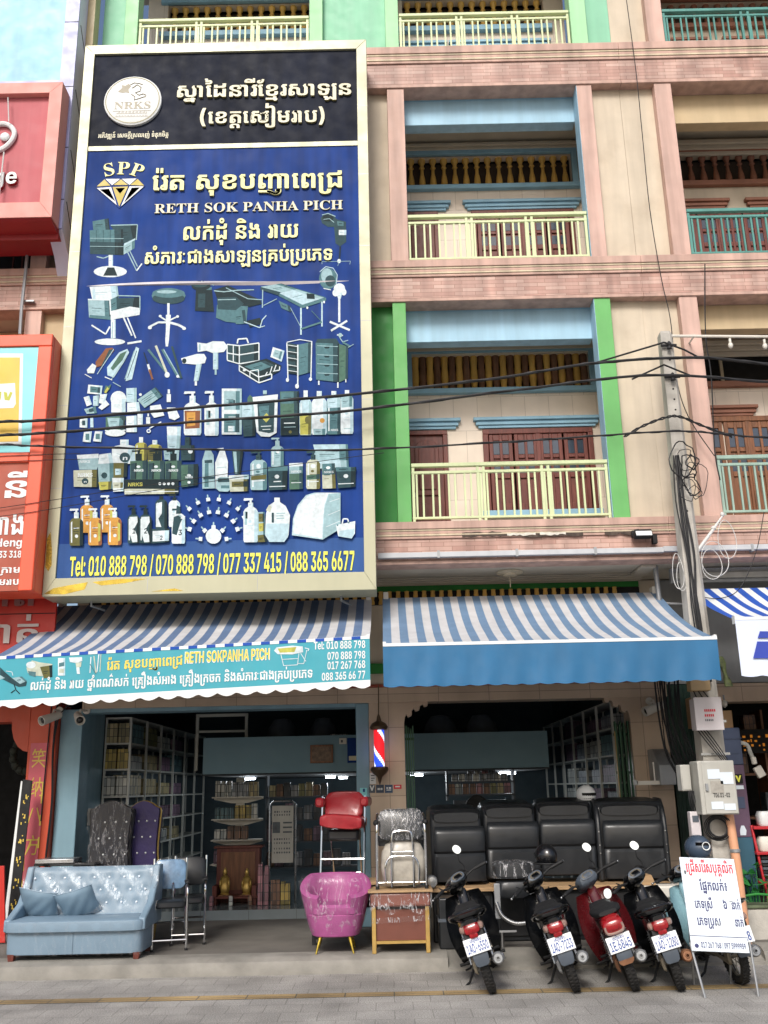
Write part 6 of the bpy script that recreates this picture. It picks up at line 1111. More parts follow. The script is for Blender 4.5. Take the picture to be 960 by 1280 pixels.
p = at(44,757,10.6); q = MB(); line('s18', p.x-.95, p.x, p.z, p.z, .30, 10.62, None, None, mb=q, depth=.02, mside=1); q.build('lettering', [mat('dull_red_letter','#8d5c58',.5,var=.06), M_redwall], rd, smooth=False)  # upper row of letters in one even dull red
b = MB(); b.bx(-7,-3.7,10.617,10.619,3.645,3.655); b.build('panel_joint', M_dark, rd)
pp = thing('drain_pipe', 'thin grey pipe on the left house front above the orange sign', 'pipe', (-4.3,10.7,6.7))
b = MB(); b.tube([at(34,318,10.7),at(32,340,10.7),at(27,385,10.7),at(25,418,10.7)],.022,8); b.build('pipe', M_dullmetal, pp)
b = MB(); b.bx(-4.45,-4.3,10.73,10.79,7.6,7.62); b.build('clamp', M_dullmetal, pp)
# ------------------------------------------------------------------ awnings
def awning(root, x0, x1, y0, z0, yb, zb0, zb1, period, ca, cb, sag, val_mats, val_h, name_val, scallop, border=None, first=0, wave=.0):
    n = int(round((x1-x0)/(period/2)))
    def fab(u, v):
        zb = lerp(zb0, zb1, u); y = lerp(y0, yb, v)
        z = lerp(z0, zb, v) - sag*(4*v*(1-v))*(1.15-.3*v) + (.010*math.sin(u*13+v*4)+.006*math.sin(u*37-v*7+2))*v*(1-v)*4 + .004*math.sin(u*61+v*11)*v
        return (lerp(x0, x1, u), y, z)
    b = MB(); b.grid(fab, n, 14, mfn=lambda i, j: (i+first) % 2); b.build('striped_cloth', [ca, cb], root)
    b = MB(); b.cyl((x0+.02,yb+.01,zb0-.01),(x1-.02,yb+.01,zb1-.01),.03,n=10); b.bx(x0+.0,x0+.03,yb-.03,yb+.05,zb0-.05,zb0+.03); b.bx(x1-.03,x1,yb-.03,yb+.05,zb1-.05,zb1+.03); b.build('front_bar', M_white, root)
    b = MB(); b.cyl((x0+.03,y0+.05,z0-.07),(x1-.03,y0+.05,z0-.07),.05,n=12); b.build('roller', M_grey, root)
    for x in (x0+.04, x1-.04): MB().bx(x-.03,x+.03,y0-.03,y0+.12,z0-.10,z0+.07).build('end_bracket', M_warmwhite, root, bev=.008)
    for x, s in ((x0+.35,1),(x1-.35,-1)):
        zb = zb0 if s > 0 else zb1; e = (x+s*.65,(y0+yb)/2+.1,(z0+zb)/2-.18)
        MB().tube([(x,y0+.1,z0-.12),e,(x-s*.1,yb+.03,zb-.03)],.023,8).build('folding_arm', M_white, root)
    # the hanging front strip
    ns = max(6, int((x1-x0)/.03)); per = scallop
    def val(u, v):
        x = lerp(x0, x1, u); zt = lerp(zb0, zb1, u)-.012; h = val_h*v
        if v > .99: h += .014*(2.5 if border else 1)*abs(math.sin(math.pi*(x-x0)/per))
        return (x, yb-.032+wave*(math.sin(x*23+v*1.3)*.6+math.sin(x*9.1+2)*.5)*v, zt-h)
    b = MB()
    if border:
        b.grid(lambda u, v: val(u, v*.90), ns, 6, 0); lo = MB()
        o = b.build(name_val, val_mats, root)
        lo.grid(lambda u, v: val(u, lerp(.90,1.0,v) if v < 1 else 1.0), ns, 2); lo.build('scalloped_border', border, root)
    else:
        b.grid(val, ns, 8); o = b.build(name_val, val_mats, root)
    b = MB(); b.grid(lambda u, v: (lerp(x0,x1,u), yb-.036, lerp(zb0,zb1,u)+.012-.03*v), n, 1, mfn=lambda i, j: (i+first) % 2); b.build('hem', [M_white, M_awnbf if border else M_white], root, smooth=False)
    return o
a1 = thing('awning', 'striped awning with a turquoise salon banner hanging from its front bar, under the billboard', 'awning', (-2,11.4,3.9))
awning(a1,-3.95,-.17,11.40,3.88,9.55,3.01,3.14,.178,M_awnw,M_awnb,.085,M_teal,.455,'banner',.19,M_white,first=1)
YA = 9.55-.0335
sl = (3.14-3.01)/3.78
def zl(x): return 3.01+(x+3.95)*sl
def av(px, py): p = at(px, py, YA); return p.x, p.z
def aline(key, xl, yl, xr, yr, s, m):
    a = av(xl, yl); c = av(xr, yr); return line(key, a[0], c[0], a[1], c[1], s, YA, m, a1, depth=.003)
M_yelred = mat('orange_yellow_print', '#e3c94e', .5, var=.03)
aline('s4',133,838,228,831,.145,M_yelred)
q = MB(); a = av(230,830); c = av(338,825); line('rsp',a[0],c[0],a[1],c[1],.165,YA,None,None,mb=q,depth=.003); q.build('lettering',M_white,a1,smooth=False)
q = MB(); line('rsp',a[0]+.006,c[0]-.006,a[1]+.010,c[1]+.010,.145,YA-.0032,None,None,mb=q,depth=.001); q.build('lettering',M_yelred,a1,smooth=False)
aline('s7',37,863,391,847,.135,M_white)
for key, xl, yl, xr, yr in (('t1',392,812,457,810),('t2',409,825,457,823),('t3',409,837,457,835),('t4',402,851,457,848)): aline(key,xl,yl,xr,yr,.105,M_white)
pic = MB(); _lay[0] = 0
def avp(ox, oy, s):
    def f(x, y, d): p = at(ox+x/s, oy+y/s, YA); return (p.x, YA-d, p.z)
    return f
CR = avp(0,780,4)
pol('D',(0,215),(25,240),(60,270),(110,265),(135,290),(130,310),(95,315),(60,300),(20,280),(0,265)); pol('L',(60,270),(110,262),(135,285),(100,300)); ln('W',3,(30,235),(60,240),(65,258)); ln('K',5,(70,300),(80,330),(100,350)); ln('K',5,(75,330),(55,345)); pol('L',(0,255),(25,270),(0,280))
pol('E',(132,220),(160,182),(200,192),(262,200),(262,235),(240,240),(215,262),(175,258),(140,245)); oval('W',155,205,24,17); pol('A',(200,215),(262,205),(262,265),(220,272)); pol('T',(140,235),(180,240),(178,265),(145,255))
rect('W',290,170,326,258); pol('T',(295,195),(322,190),(322,210),(295,215)); rect('E',296,225,320,245); pol('W',(345,168),(410,165),(412,185),(395,190),(400,250),(385,250),(380,195),(350,190)); pol('E',(378,195),(408,190),(405,215),(382,218)); ln('W',5,(455,165),(450,245)); ln('E',6,(470,160),(480,245)); ln('W',5,(495,150),(485,240)); ln('E',4,(505,150),(500,240)); ln('T',4,(450,200),(480,250))
CR = avp(230,780,3.84)
pol('W',(432,128),(445,112),(520,104),(570,108),(572,135),(520,146),(450,145)); pol('Y',(450,118),(540,110),(530,135),(460,138)); ln('W',3,(465,145),(478,200),(545,196),(552,140)); ln('W',3,(470,170),(548,166)); ln('W',4,(580,115),(600,120),(595,130)); ln('W',3,(590,125),(575,190),(545,190)); ln('W',3,(560,140),(585,180))
pic.build('product_pictures', PM, a1, smooth=False)
a2 = thing('awning', 'striped awning with a plain blue valance and no writing', 'awning', (1.6,11.4,3.9))
awning(a2,-.04,3.275,11.40,3.89,9.55,3.06,3.06,.177,M_awnw,M_awnb2,.085,M_cloth,.395,'valance',.17,None,first=1,wave=.016)
a3 = thing('awning', 'bright blue and white striped awning with a white banner, beyond the utility pole', 'awning', (5,11.2,3.8))
awning(a3,3.50,7.5,11.0,3.84,9.62,3.26,3.26,.18,M_white,M_awnbf,.05,M_cloth2,.56,'banner',.2,None,first=1,wave=.004)
q = MB()
def fp(x, y): p = at(780+x/4, 560+y/4, 9.58); return (p.x, p.z)
q.prism([fp(678,917),fp(722,917),fp(722,950),fp(668,950)],9.570,9.576); q.prism([fp(665,968),fp(722,968),fp(722,1052),fp(645,1052)],9.570,9.576)
q.build('lettering', mat('royal_blue_print','#2b3f9e',.5), a3, smooth=False)
# ------------------------------------------------------------------ inside the shop
def rack(name, label, x0, x1, y0, y1, ny, rows, thick, facing, endfill=True):
    t = thing(name, label, 'shelf', ((x0+x1)/2,(y0+y1)/2,.262))
    b = MB(); dy = (y1-y0)/ny; xf = x1 if facing > 0 else x0
    for i in range(ny+1):
        y = y0+i*dy
        b.bx(xf-.015,xf+.015,y-.018,y+.018,.262,rows[0]); b.bx((x0 if facing > 0 else x1)-.012,(x0 if facing > 0 else x1)+.012,y-.015,y+.015,.262,rows[0])
    b.build('post', M_shelf, t)
    for r in rows:
        b = MB(); b.bx(x0,x1,y0,y1,r-.018,r+.004); b.build('shelf_board', M_shelf, t)
    return t
rows = [2.66,2.33,2.0,1.66,1.33,1.0,.66,.36]
rack('shelf_rack','tall metal shelf rack full of boxes along the left wall inside the shop',-3.72,-3.40,12.95,18.2,6,rows,.02,1)
rack('shelf_rack','tall metal shelf rack full of boxes along the right wall inside the shop',2.87,3.17,12.6,18.2,6,[2.72,2.38,2.04,1.70,1.37,1.03,.7,.4],.02,-1)
rnd = random.Random(5)
def packmat(n, c):
    m = brickmat('packs_'+n, c, c, '#3a3d3f', .052, .105, .004, 0, 'XZ', .5, .1, .2, fine=.0); nt = m.node_tree; cb = [q for q in nt.nodes if q.type == 'COMBXYZ'][0]; sp = [q for q in nt.nodes if q.type == 'SEPXYZ'][0]; ad = nt.nodes.new('ShaderNodeMath'); nt.links.new(sp.outputs[0], ad.inputs[0]); nt.links.new(sp.outputs[1], ad.inputs[1]); nt.links.new(ad.outputs[0], cb.inputs[0])
    t = [q for q in nt.nodes if q.type == 'TEX_BRICK'][0]; h = hexc(c); t.inputs['Color2'].default_value = (h[0]*.35, h[1]*.4, h[2]*.45, 1); return m
BOXC = [packmat(n, c) for n, c in (('tan','#c9b88a'),('grey','#b0b3b8'),('olive','#a09d6a'),('white','#dadad2'),('mauve','#8d7084'),('teal','#6d9096'),('brown','#96705a'),('gold','#c9b060'),('dark','#5a6067'),('pink','#c08890'))]
BM = {}; BN = ['tan','grey','olive','white','mauve','teal','brown','gold','dark','pink']; ORD = ['top','first','second','third','fourth','fifth']
def product(x, y, z, w, d, h, m, label, group, kind='product_box', cat='box'):
    key = (kind, round(w,2), round(d,2), round(h,2), m)
    if key not in BM:
        b = MB(); b.bx(-w/2,w/2,-d/2,d/2,0,h*.86); b.bx(-w/2+.003,w/2-.003,-d/2+.003,d/2-.003,h*.86,h)
        o = b.build(kind, BOXC[m], None, bev=.003); BM[key] = o
    else:
        o = BM[key].copy(); COL.objects.link(o)
    o.location = (x, y, z); return tag(o, label, cat, group)
def fill_rack(xf, sgn, y0, y1, ny, rows, lab, grp, pal):
    dy = (y1-y0)/ny
    for k in range(1, 6):
        z = rows[k]+.005; hmax = rows[k-1]-rows[k]-.05
        for i in range(4):
            m = rnd.choice(pal); w = rnd.choice((.14,.18,.22)); h = hmax*rnd.choice((.6,.75,.9)); y = y0+i*dy+.05
            while y+w < y0+(i+1)*dy-.03:
                product(xf-sgn*.12, y+w/2, z, .2, w-.012, round(h,2), m, BN[m]+' box on the '+ORD[k]+' shelf from the top of the '+lab, grp); y += w
fill_rack(-3.40,1,12.95,18.2,6,rows,'left wall rack','boxes on the left wall rack',[0,0,2,8,5,3,4])
fill_rack(2.87,-1,12.6,18.2,6,[2.72,2.38,2.04,1.70,1.37,1.03],'right wall rack','boxes on the right wall rack',[1,8,4,1,5,3])
for k, m in enumerate((0,7,3)):
    for j in range(2): product(-3.64+j*.16, 12.98, rows[k+1]+.005, .145, .1, .25, m, 'box at the near end of the left wall rack', 'boxes at the near end of the left rack')
# loft storage, seen against the dark
lf = thing('metal_rack','grey metal frame standing on the loft behind its front panel, on the left','frame',(-2.2,14,1.98))
b = MB()
for x in (-2.75,-2.05): b.bx(x,x+.04,14,14.04,1.98,2.75)
b.bx(-2.75,-2.01,14,14.04,2.72,2.76); b.bx(-2.75,-2.01,14,14.04,2.5,2.53); b.build('frame', M_shelf, lf)
lf2 = dup(lf, (1.9,14.1,1.98), 'grey metal frame standing on the loft behind its front panel, on the right')
for x, s, lab in ((-1.55,1.0,'dark hair steamer stored on the loft left of the framed picture'),(-.95,.9,'dark hair steamer stored on the loft above the framed picture'),(.75,1.1,'dark hood dryer stored on the loft, left one in the right opening'),(1.35,1.05,'dark hood dryer stored on the loft, middle of the right opening')):
    t = thing('hair_steamer', lab, 'steamer', (x,14.3,1.98))
    b = MB(); b.lathe([(.01,.72),(.12*s,.70),(.2*s,.58),(.24*s,.42),(.23*s,.38),(.20*s,.38)],(x,14.3,1.98),18); b.build('hood', M_grey, t)
    b = MB(); b.cyl((x,14.42,1.98),(x,14.42,2.45),.02,n=8); b.lathe([(.18,0),(.18,.03),(.02,.05)],(x,14.42,1.98),14); b.build('stand', M_dullmetal, t)
for i, (x, w, h, m) in enumerate(((-1.25,.3,.35,8),(-.7,.25,.45,1),(-.35+.0,.2,.3,3),(.35,.3,.35,8),(1.7,.25,.3,1),(2.03,.18,.26,9))):
    product(x,13.9,1.985,w,.2,h,m,['dark carton on the loft beside the steamers','grey carton on the loft near the jamb','pale carton at the right end of the left loft','dark carton at the left end of the right loft','grey carton on the loft under the metal frame','small pinkish carton at the end of the loft by the right rack'][i],None)
# picture, ceiling lights
fp_ = thing('framed_picture','small dark picture in a brown frame on the blue loft front','picture',(-.92,13.48,2.15))
b = MB(); fx_ = [(-1.07,2.04),(-.77,2.04),(-.77,2.27),(-1.07,2.27)]; b.bx(-1.075,-.765,13.46,13.498,2.035,2.275); b.build('frame', M_wood2, fp_, bev=.004)
b = MB(); b.bx(-1.05,-.79,13.452,13.459,2.06,2.25); b.bx(-.98,-.86,13.448,13.452,2.1,2.23); b.build('picture', mat('dim_print','#6b5340',.4,var=.6,vs=22), fp_)
sw = thing('wall_box','small white wall box beside the dark poster on the loft front','box',(-.62,13.48,2.3)); b = MB(); b.bx(-.68,-.58,13.47,13.499,2.28,2.36); b.build('case', M_warmwhite, sw, bev=.004); b = MB(); b.bx(-.655,-.63,13.465,13.47,2.30,2.335); b.build('socket', M_grey, sw)
po = thing('poster','dark blue poster at the right end of the left loft front','poster',(-.5,13.48,2.2)); b = MB(); b.bx(-.57,-.42,13.488,13.498,2.03,2.36); b.build('sheet', M_navy, po); b = MB(); b.bx(-.55,-.44,13.484,13.488,2.06,2.12); b.build('print', M_letter, po)
M_lamp = emis('lit_tube','#e8f2ff',9)
for (px, py, Y, L, lab) in ((310,972,15,.22,'lit ceiling tube above the white shelving'),(413,971,15,.14,'lit ceiling tube left of the jamb'),(429,982,16.5,.14,'lit ceiling tube farther in, left of the jamb'),(523,969,15,.13,'lit ceiling lamp left of the product display'),(634,966,15,.25,'lit ceiling tube right of the product display'),(516,981,17,.08,'farthest lit ceiling lamp left of the display')):
    p = at(px, py, Y); t = thing('ceiling_light', lab, 'light', (p.x,p.y,1.9))
    b = MB(); b.bx(p.x-L/2-.02,p.x+L/2+.02,p.y-.06,p.y+.06,1.885,1.899); b.build('fixture', M_white, t)
    b = MB(); b.cyl((p.x-L/2,p.y,1.868),(p.x+L/2,p.y,1.868),.016,n=8); b.build('tube', M_lamp, t)
    ld_ = bpy.data.lights.new('tube_light','POINT'); ld_.energy = 6; ld_.color = (.9,.96,1); ld_.shadow_soft_size = .08; lo_ = bpy.data.objects.new('tube_light', ld_); COL.objects.link(lo_); lo_.location = (0,0,-.09); lo_.parent = t
# white gondola shelf
gs = thing('display_shelf','white double sided display shelf with bracket shelves inside the left opening','shelf',(-2.17,14.5,.262))
b = MB(); b.bx(-2.23,-2.11,14.48,14.54,.262,1.88); b.build('upright', M_warmwhite, gs, bev=.004)
b = MB()
for z in (1.60,1.30,1.02,.7):
    b.prism([(-2.53,z),(-1.83,z),(-1.83,z-.02),(-2.06,z-.075),(-2.28,z-.075),(-2.53,z-.02)],14.40,14.48)
    b.bx(-2.53,-1.83,14.2,14.48,z,z+.015)
b.build('shelf_board', M_warmwhite, gs)
for z, row in ((1.615,[(3,.08,.22,3),(1,.08,.2,3),(0,.07,.2,4),(8,.09,.24,2)]),(1.315,[(5,.07,.15,4),(7,.08,.18,3),(3,.09,.2,1)]),(1.035,[(3,.09,.14,2),(6,.1,.18,3)]),(.715,[(4,.1,.18,3),(8,.1,.2,3)])):
    x = -2.50
    for m, w, h, n in row:
        for i in range(n):
            if x+w < -1.83: product(x+w/2,14.32,z,w-.01,.1,h,m,BN[m]+' box on the white display shelf, %s row' % {1.615:'top',1.315:'second',1.035:'third',.715:'lowest'}[z],'goods on the white display shelf')
            x += w
for i in range(8): product(-1.75+i*.11,14.9,1.60,.10,.12,.16+.02*(i%3),[0,6,8,1,2][i%5],BN[[0,6,8,1,2][i%5]]+' topmost box on the dark shelf behind the leaflet board','boxes behind the leaflet board')
bs = thing('shelf_rack','dim dark shelf behind the leaflet board','shelf',(-1.3,14.95,.262))
b = MB()
for z in (1.58,1.25,.95,.6): b.bx(-1.85,-.5,14.82,15.1,z,z+.018)
for x in (-1.85,-.5): b.bx(x,x+.03,14.82,15.1,.262,1.9)
b.build('frame', M_grey, bs)
for z, off in ((1.27,0),(.97,2),(.62,1)):
    for i in range(9): product(-1.78+i*.14,14.93,z,.12,.12,.17+.03*((i+off)%3),[8,6,4,8,1][(i+off)%5],BN[[8,6,4,8,1][(i+off)%5]]+{1.27:' upper',.97:' middle',.62:' low'}[z]+' box on the dark shelf behind the leaflet board','boxes behind the leaflet board')
# leaflet board on a stand
lb = thing('notice_board','tall white rounded price board full of small print, inside the left opening','board',(-1.45,13.6,.262))
b = MB(); x0,x1,z0,z1=-1.63,-1.28,.76,1.55
b.tube([(x0,13.6,.262),(x0,13.6,z1-.05),(x0+.05,13.6,z1),(x1-.05,13.6,z1),(x1,13.6,z1-.05),(x1,13.6,.262)],.014,8); b.build('stand', M_steel, lb)
b = MB(); b.bx(x0+.03,x1-.03,13.585,13.6,z0,z1-.06); b.build('sheet', M_boxgrey, lb, bev=.004)
b = MB(); r2 = random.Random(2)
for z in (1.40,1.36,1.05,1.0,.93,.88): 
    for i in range(7): b.bx(x0+.06+i*.033,x0+.06+i*.033+r2.uniform(.008,.022),13.581,13.585,z,z+.022)
for z in (1.26,1.20,1.14): b.bx(-1.45,-1.33,13.581,13.585,z,z+.02)
b.bx(-1.59,-1.49,13.581,13.585,1.14,1.28); b.build('print', mat('print_grey','#4b5258',.6,var=.3,vs=20), lb)
# altar
al = thing('altar_cabinet','dark carved wooden spirit altar on the tiled floor inside the left opening','altar',(-2.05,13.6,.262))
b = MB(); b.bx(-2.36,-1.78,13.75,13.95,.262,.95); b.bx(-2.40,-1.74,13.72,13.96,.95,.98); b.bx(-2.36,-2.30,13.45,13.75,.262,.5); b.bx(-1.84,-1.78,13.45,13.75,.262,.5); b.bx(-2.38,-1.76,13.43,13.75,.34,.37)
b.build('case', M_wood, al, bev=.006); b = MB(); b.bx(-2.3,-1.84,13.735,13.749,.42,.9); b.build('back_panel', M_wood2, al)
def statue(x, y, z, s, lab):
    t = thing('statuette', lab, 'statue', (x,y,z)); b = MB()
    rings = [sring((x,y,z+h*s),r*s,r*.8*s,2.2,14,'Z') for h, r in ((0,.055),(.02,.06),(.03,.045),(.05,.055),(.09,.062),(.12,.045),(.16,.05),(.2,.055),(.225,.03),(.235,.018),(.245,.024),(.265,.028),(.285,.024),(.295,.02),(.32,.006))]
    b.loft(rings); b.ell((x-.05*s,y-.02*s,z+.13*s),(.016*s,.02*s,.05*s)); b.ell((x+.05*s,y-.02*s,z+.13*s),(.016*s,.02*s,.05*s))
    b.build('figure', M_goldtrim, t); b = MB(); b.bx(x-.07*s,x+.07*s,y-.06*s,y+.06*s,z-.0,z+.012); b.build('plinth', M_wood2, t); return t
statue(-2.21,13.55,.37,1.1,'small gilt seated statuette on the altar, left one'); statue(-1.92,13.55,.37,1.05,'small gilt seated statuette on the altar, right one')
for i, (x, m, h) in enumerate(((-1.72,9,.5),(-1.64,9,.48),(-1.55,6,.3),(-1.49,6,.3),(-1.42,7,.28),(-1.36,7,.26))):
    product(x,13.4,.265,.06,.08,h,m,'tall gift carton standing on the tiles right of the altar','gift cartons right of the altar')
for i in range(3): product(-2.35+.25*i,13.38,.265,.05,.05,.12,[9,3,6][i],['pink cup in front of the altar','white cup in front of the altar','brown cup in front of the altar'][i],None,'cup','cup')
# product display in the right opening
ds = thing('display_stand','counter display rack packed with small coloured product boxes in the right opening','shelf',(1.28,14.1,.262))
b = MB(); b.bx(.80,1.76,14.05,14.35,1.56,1.58); b.bx(.80,1.76,14.05,14.35,1.74,1.755); b.bx(.80,.82,14.05,14.35,1.5,1.9); b.bx(1.74,1.76,14.05,14.35,1.5,1.9); b.bx(.9,1.66,14.1,14.35,.262,1.5); b.build('frame', M_grey, ds)
for i in range(9): product(.87+i*.098,14.1,1.585,.085,.09,.14,[6,3,6,6,9,6,2,0,9][i],'small product box in the lower row of the display rack','display rack lower row')
for i in range(8): product(.92+i*.10,14.12,1.757,.09,.1,.10,[1,3,1,3,1,1,3,1][i],'small pale box in the upper row of the display rack','display rack upper row')
for i in range(4): product(1.15+i*.10,14.14,1.858,.09,.1,.07,[1,3,9,1][i],'pale box on top of the display rack','display rack top')
ot = thing('fan','orange and black pedestal fan under the display rack','fan',(1.15,13.4,.262))
b = MB(); b.cyl((1.15,13.4,.28),(1.15,13.4,1.35),.015,n=8); b.lathe([(.16,.262),(.16,.29),(.02,.31)],(1.15,13.4,0),16); b.build('stand', M_blackmat, ot); b = MB(); b.lathe([(.15,-.03),(.16,0),(.15,.03),(.14,.0)],(1.15,13.35,1.42),20,axis='Y'); 
for k in range(6): b.tube([(1.15,13.33,1.42),(1.15+.15*math.cos(k*1.047),13.35,1.42+.15*math.sin(k*1.047))],.004,5)
b.build('guard', M_blackmat, ot); b = MB(); b.lathe([(.001,-.05),(.045,-.045),(.05,.04),(.001,.05)],(1.15,13.38,1.42),14,axis='Y'); b.build('motor', mat('orange_plastic','#c06a2c',.5), ot)
# ------------------------------------------------------------------ on the front: lamps, cameras, stickers
bp = thing('barber_pole','lit barber pole lamp with red, white and blue bands hanging on the tiled centre pier','lamp',(-.12,11.8,1.8))
b = MB(); b.cyl((-.118,11.8,2.55),(-.112,11.8,2.9),.008,n=6); b.lathe([(.004,2.56),(.02,2.52),(.03,2.47),(.085,2.44),(.11,2.40),(.10,2.37),(.07,2.36)],(-.118,11.8,0),18); b.lathe([(.07,1.94),(.10,1.93),(.11,1.90),(.08,1.86),(.03,1.82),(.018,1.77),(.004,1.73)],(-.118,11.8,0),18)
b.bx(-.13,-.106,11.8,11.96,2.40,2.42); b.bx(-.13,-.106,11.8,11.96,1.89,1.91); b.build('cap', mat('antique_bronze','#5a4a3c',.4,metal=.5,var=.2), bp)
lm = [emis('lit_red','#e8222c',.6), emis('lit_white','#e6ecff',.8), emis('lit_blue','#2a50f0',.8)]
b = MB(); NU, NV = 24, 20
def bpf(u, v): a = 2*math.pi*u; return (-.118+.062*math.cos(a), 11.8+.062*math.sin(a), 1.94+.42*v)
b.grid(bpf, NU, NV, mfn=lambda i, j: [0,0,0,0,1,2,2,1][int(((i/NU)*8+(j/NV)*7) % 8)]); b.build('lit_cylinder', lm, bp)
def flat_sign(name, lab, cat, px0, py0, px1, py1, Y, m, inner=None, minn=None):
    a = at(px0,py0,Y); c = at(px1,py1,Y); t = thing(name, lab, cat, (a.x,Y,c.z))
    b = MB(); b.bx(a.x,c.x,Y-.006,Y-.001,c.z,a.z); b.build('sheet', m, t)
    if inner:
        b = MB()
        for (u0,v0,u1,v1) in inner: b.bx(lerp(a.x,c.x,u0),lerp(a.x,c.x,u1),Y-.009,Y-.006,lerp(a.z,c.z,v1),lerp(a.z,c.z,v0))
        b.build('print', minn, t)
    return t
YT = 11.98
flat_sign('notice','white paper notice above the dark stickers on the centre pier','notice',462,966,470,980,YT,M_white,[(.2,.2,.8,.28),(.2,.45,.8,.52),(.2,.65,.6,.72)],M_grey)
flat_sign('sticker','small grey sticker with a white V, left of two navy stickers on the centre pier','sticker',461,981,469,991,YT,M_grey)
p = at(465,984,YT); b = MB(); b.prism([(p.x-.03,p.z+.02),(p.x-.015,p.z+.02),(p.x,p.z-.015),(p.x+.015,p.z+.02),(p.x+.03,p.z+.02),(p.x+.006,p.z-.04),(p.x-.006,p.z-.04)],YT-.010,YT-.007); vv = [o for o in SC.objects if o.get('label','').startswith('small grey sticker with a white V')][0]; b.build('mark', M_white, vv)
flat_sign('sticker','navy sticker in the middle of the row on the centre pier','sticker',470,981,480,991,YT,mat('navy_sticker','#22344e',.4,var=.05),[(.2,.4,.35,.65),(.42,.4,.55,.65),(.65,.4,.8,.65)],M_white)
flat_sign('sticker','navy sticker with white writing, right of the other navy one on the centre pier','sticker',481,981,491,991,YT,mat('blue_navy_sticker','#2b4566',.4,var=.05),[(.2,.3,.4,.5),(.5,.3,.8,.5),(.2,.6,.8,.7)],M_white)
flat_sign('sticker','small red and white sticker at the right end of the sticker row','sticker',492,981,502,986,YT,M_redink,[(.2,.3,.8,.6)],M_white)
flat_sign('sticker','pale blue sticker low on the grey-blue jamb left of the centre pier','sticker',450,985,459,995,11.993,M_cyan,[(.4,.1,.7,.5)],M_navy2)
def cctv(x, y, z, rz, lab, wall_dy):
    t = thing('security_camera', lab, 'camera', (x,y,z)); b = MB(); b.M = Matrix.Translation((x,y,z)) @ Matrix.Rotation(rz,4,'Z') @ Matrix.Rotation(R_(18),4,'X')
    b.lathe([(.035,.13),(.045,.12),(.05,.0),(.058,-.12),(.058,-.16),(.050,-.16),(.048,-.13),(.001,-.13)],axis='Y',n=16); b.build('body', M_warmwhite, t)
    l = MB(); l.M = b.M.copy(); l.lathe([(.040,-.135),(.03,-.145),(.001,-.15)],axis='Y',n=14); l.build('lens', M_blackgloss, t)
    q = MB(); q.tube([(x,y+.02,z+.03),(x,y+.06,z+.09),(x,y+wall_dy,z+.10)],.014,8); q.lathe([(.045,0),(.045,.015),(.02,.03)],(x,y+wall_dy-.03,z+.10),12,axis='Y'); q.build('mount', M_warmwhite, t)
cctv(-4.0,11.62,2.58,R_(-30),'white security camera on the orange-red pillar',.28); cctv(-3.70,11.68,2.58,R_(25),'white security camera with a dark lens on the grey-blue pier',.32); cctv(3.20,11.72,2.55,R_(-75),'dark security camera on the tiled pier under the right awning',.27)
ww = thing('cable_drop','thin black cable and wire bundle running down the grey-blue pier','cable',(-4.05,11.9,1)); b = MB()
b.tube(catmull([(-4.03,11.88,2.9),(-4.05,11.89,2.2),(-4.02,11.89,1.6),(-4.05,11.89,.9)],5),.012,6); b.tube(catmull([(-4.10,11.88,2.9),(-4.12,11.88,2.0),(-4.13,11.88,1.4)],5),.008,6); b.tube(catmull([(-3.83,11.9,2.95),(-3.9,11.87,2.75),(-4.0,11.87,2.6),(-4.04,11.87,2.3)],5),.008,6); b.build('wire', M_cable, ww)
sb = thing('switch_box','white switch box at the foot of the grey-blue jamb','box',(-3.7,12.5,1.3)); b = MB(); b.bx(-3.749,-3.70,12.42,12.55,1.32,1.52); b.build('case', M_boxgrey, sb, bev=.005); b = MB(); b.bx(-3.702,-3.695,12.45,12.52,1.38,1.46); b.build('cover', M_warmwhite, sb)
bl = thing('house_number_plate','small dark blue plate on the side of the pier by the orange-red pillar','plate',(-4.0,11.99,2.1)); b = MB(); b.bx(-4.08,-4.024,11.985,11.996,1.98,2.12); b.build('sheet', M_navy, bl); b = MB(); b.bx(-4.07,-4.04,11.98,11.985,2.03,2.07); b.build('print', M_white, bl)
# red banner with gold characters and black board on the left pillar
cb_ = thing('banner','pink-red vertical banner with gold characters on the orange-red pillar','banner',(-4.2,11.88,1.0))
b = MB(); b.prism([(-4.33,.55),(-4.15,.55),(-4.10,2.30),(-4.32,2.30)],11.885,11.896); b.build('cloth', M_bannerpink, cb_)
q = MB()
for i, k in enumerate(('c0','c1','c2','c3')):
    if k in TXT: line(k,-4.30,-4.12,2.03-.33*i,2.03-.33*i,.24,11.884,None,None,mb=q,depth=.003)
for k in range(5): q.bx(-4.315,-4.29,11.88,11.884,.6+.25*k,.75+.25*k); q.bx(-4.15,-4.13,11.88,11.884,.6+.25*k,.72+.25*k)
q.build('characters', M_bannergold, cb_, smooth=False)
bb = thing('sign_strip','tall narrow black sign strip with worn gilt characters, leaning in front of the pink banner','sign',(-4.25,11.6,.5)); b = MB(); b.prism([(-4.33,.20),(-4.22,.20),(-4.17,1.86),(-4.28,1.88)],11.60,11.62); b.build('board', M_blackmat, bb, bev=.003)
b = MB(); r2 = random.Random(9)
for k in range(6):
    for j in range(5): x = -4.30+k*0+.012*j+.006*k*1.0*(.2)+k*.008; z = .45+.23*k+r2.uniform(0,.12); b.bx(x,x+.012,11.595,11.6,z,z+r2.uniform(.01,.05))
b.build('characters', M_bannergold, bb); b = MB(); b.prism([(-4.375,.2),(-4.332,.2),(-4.282,1.85),(-4.30,1.86)],11.60,11.618); b.build('edge', M_white, bb)
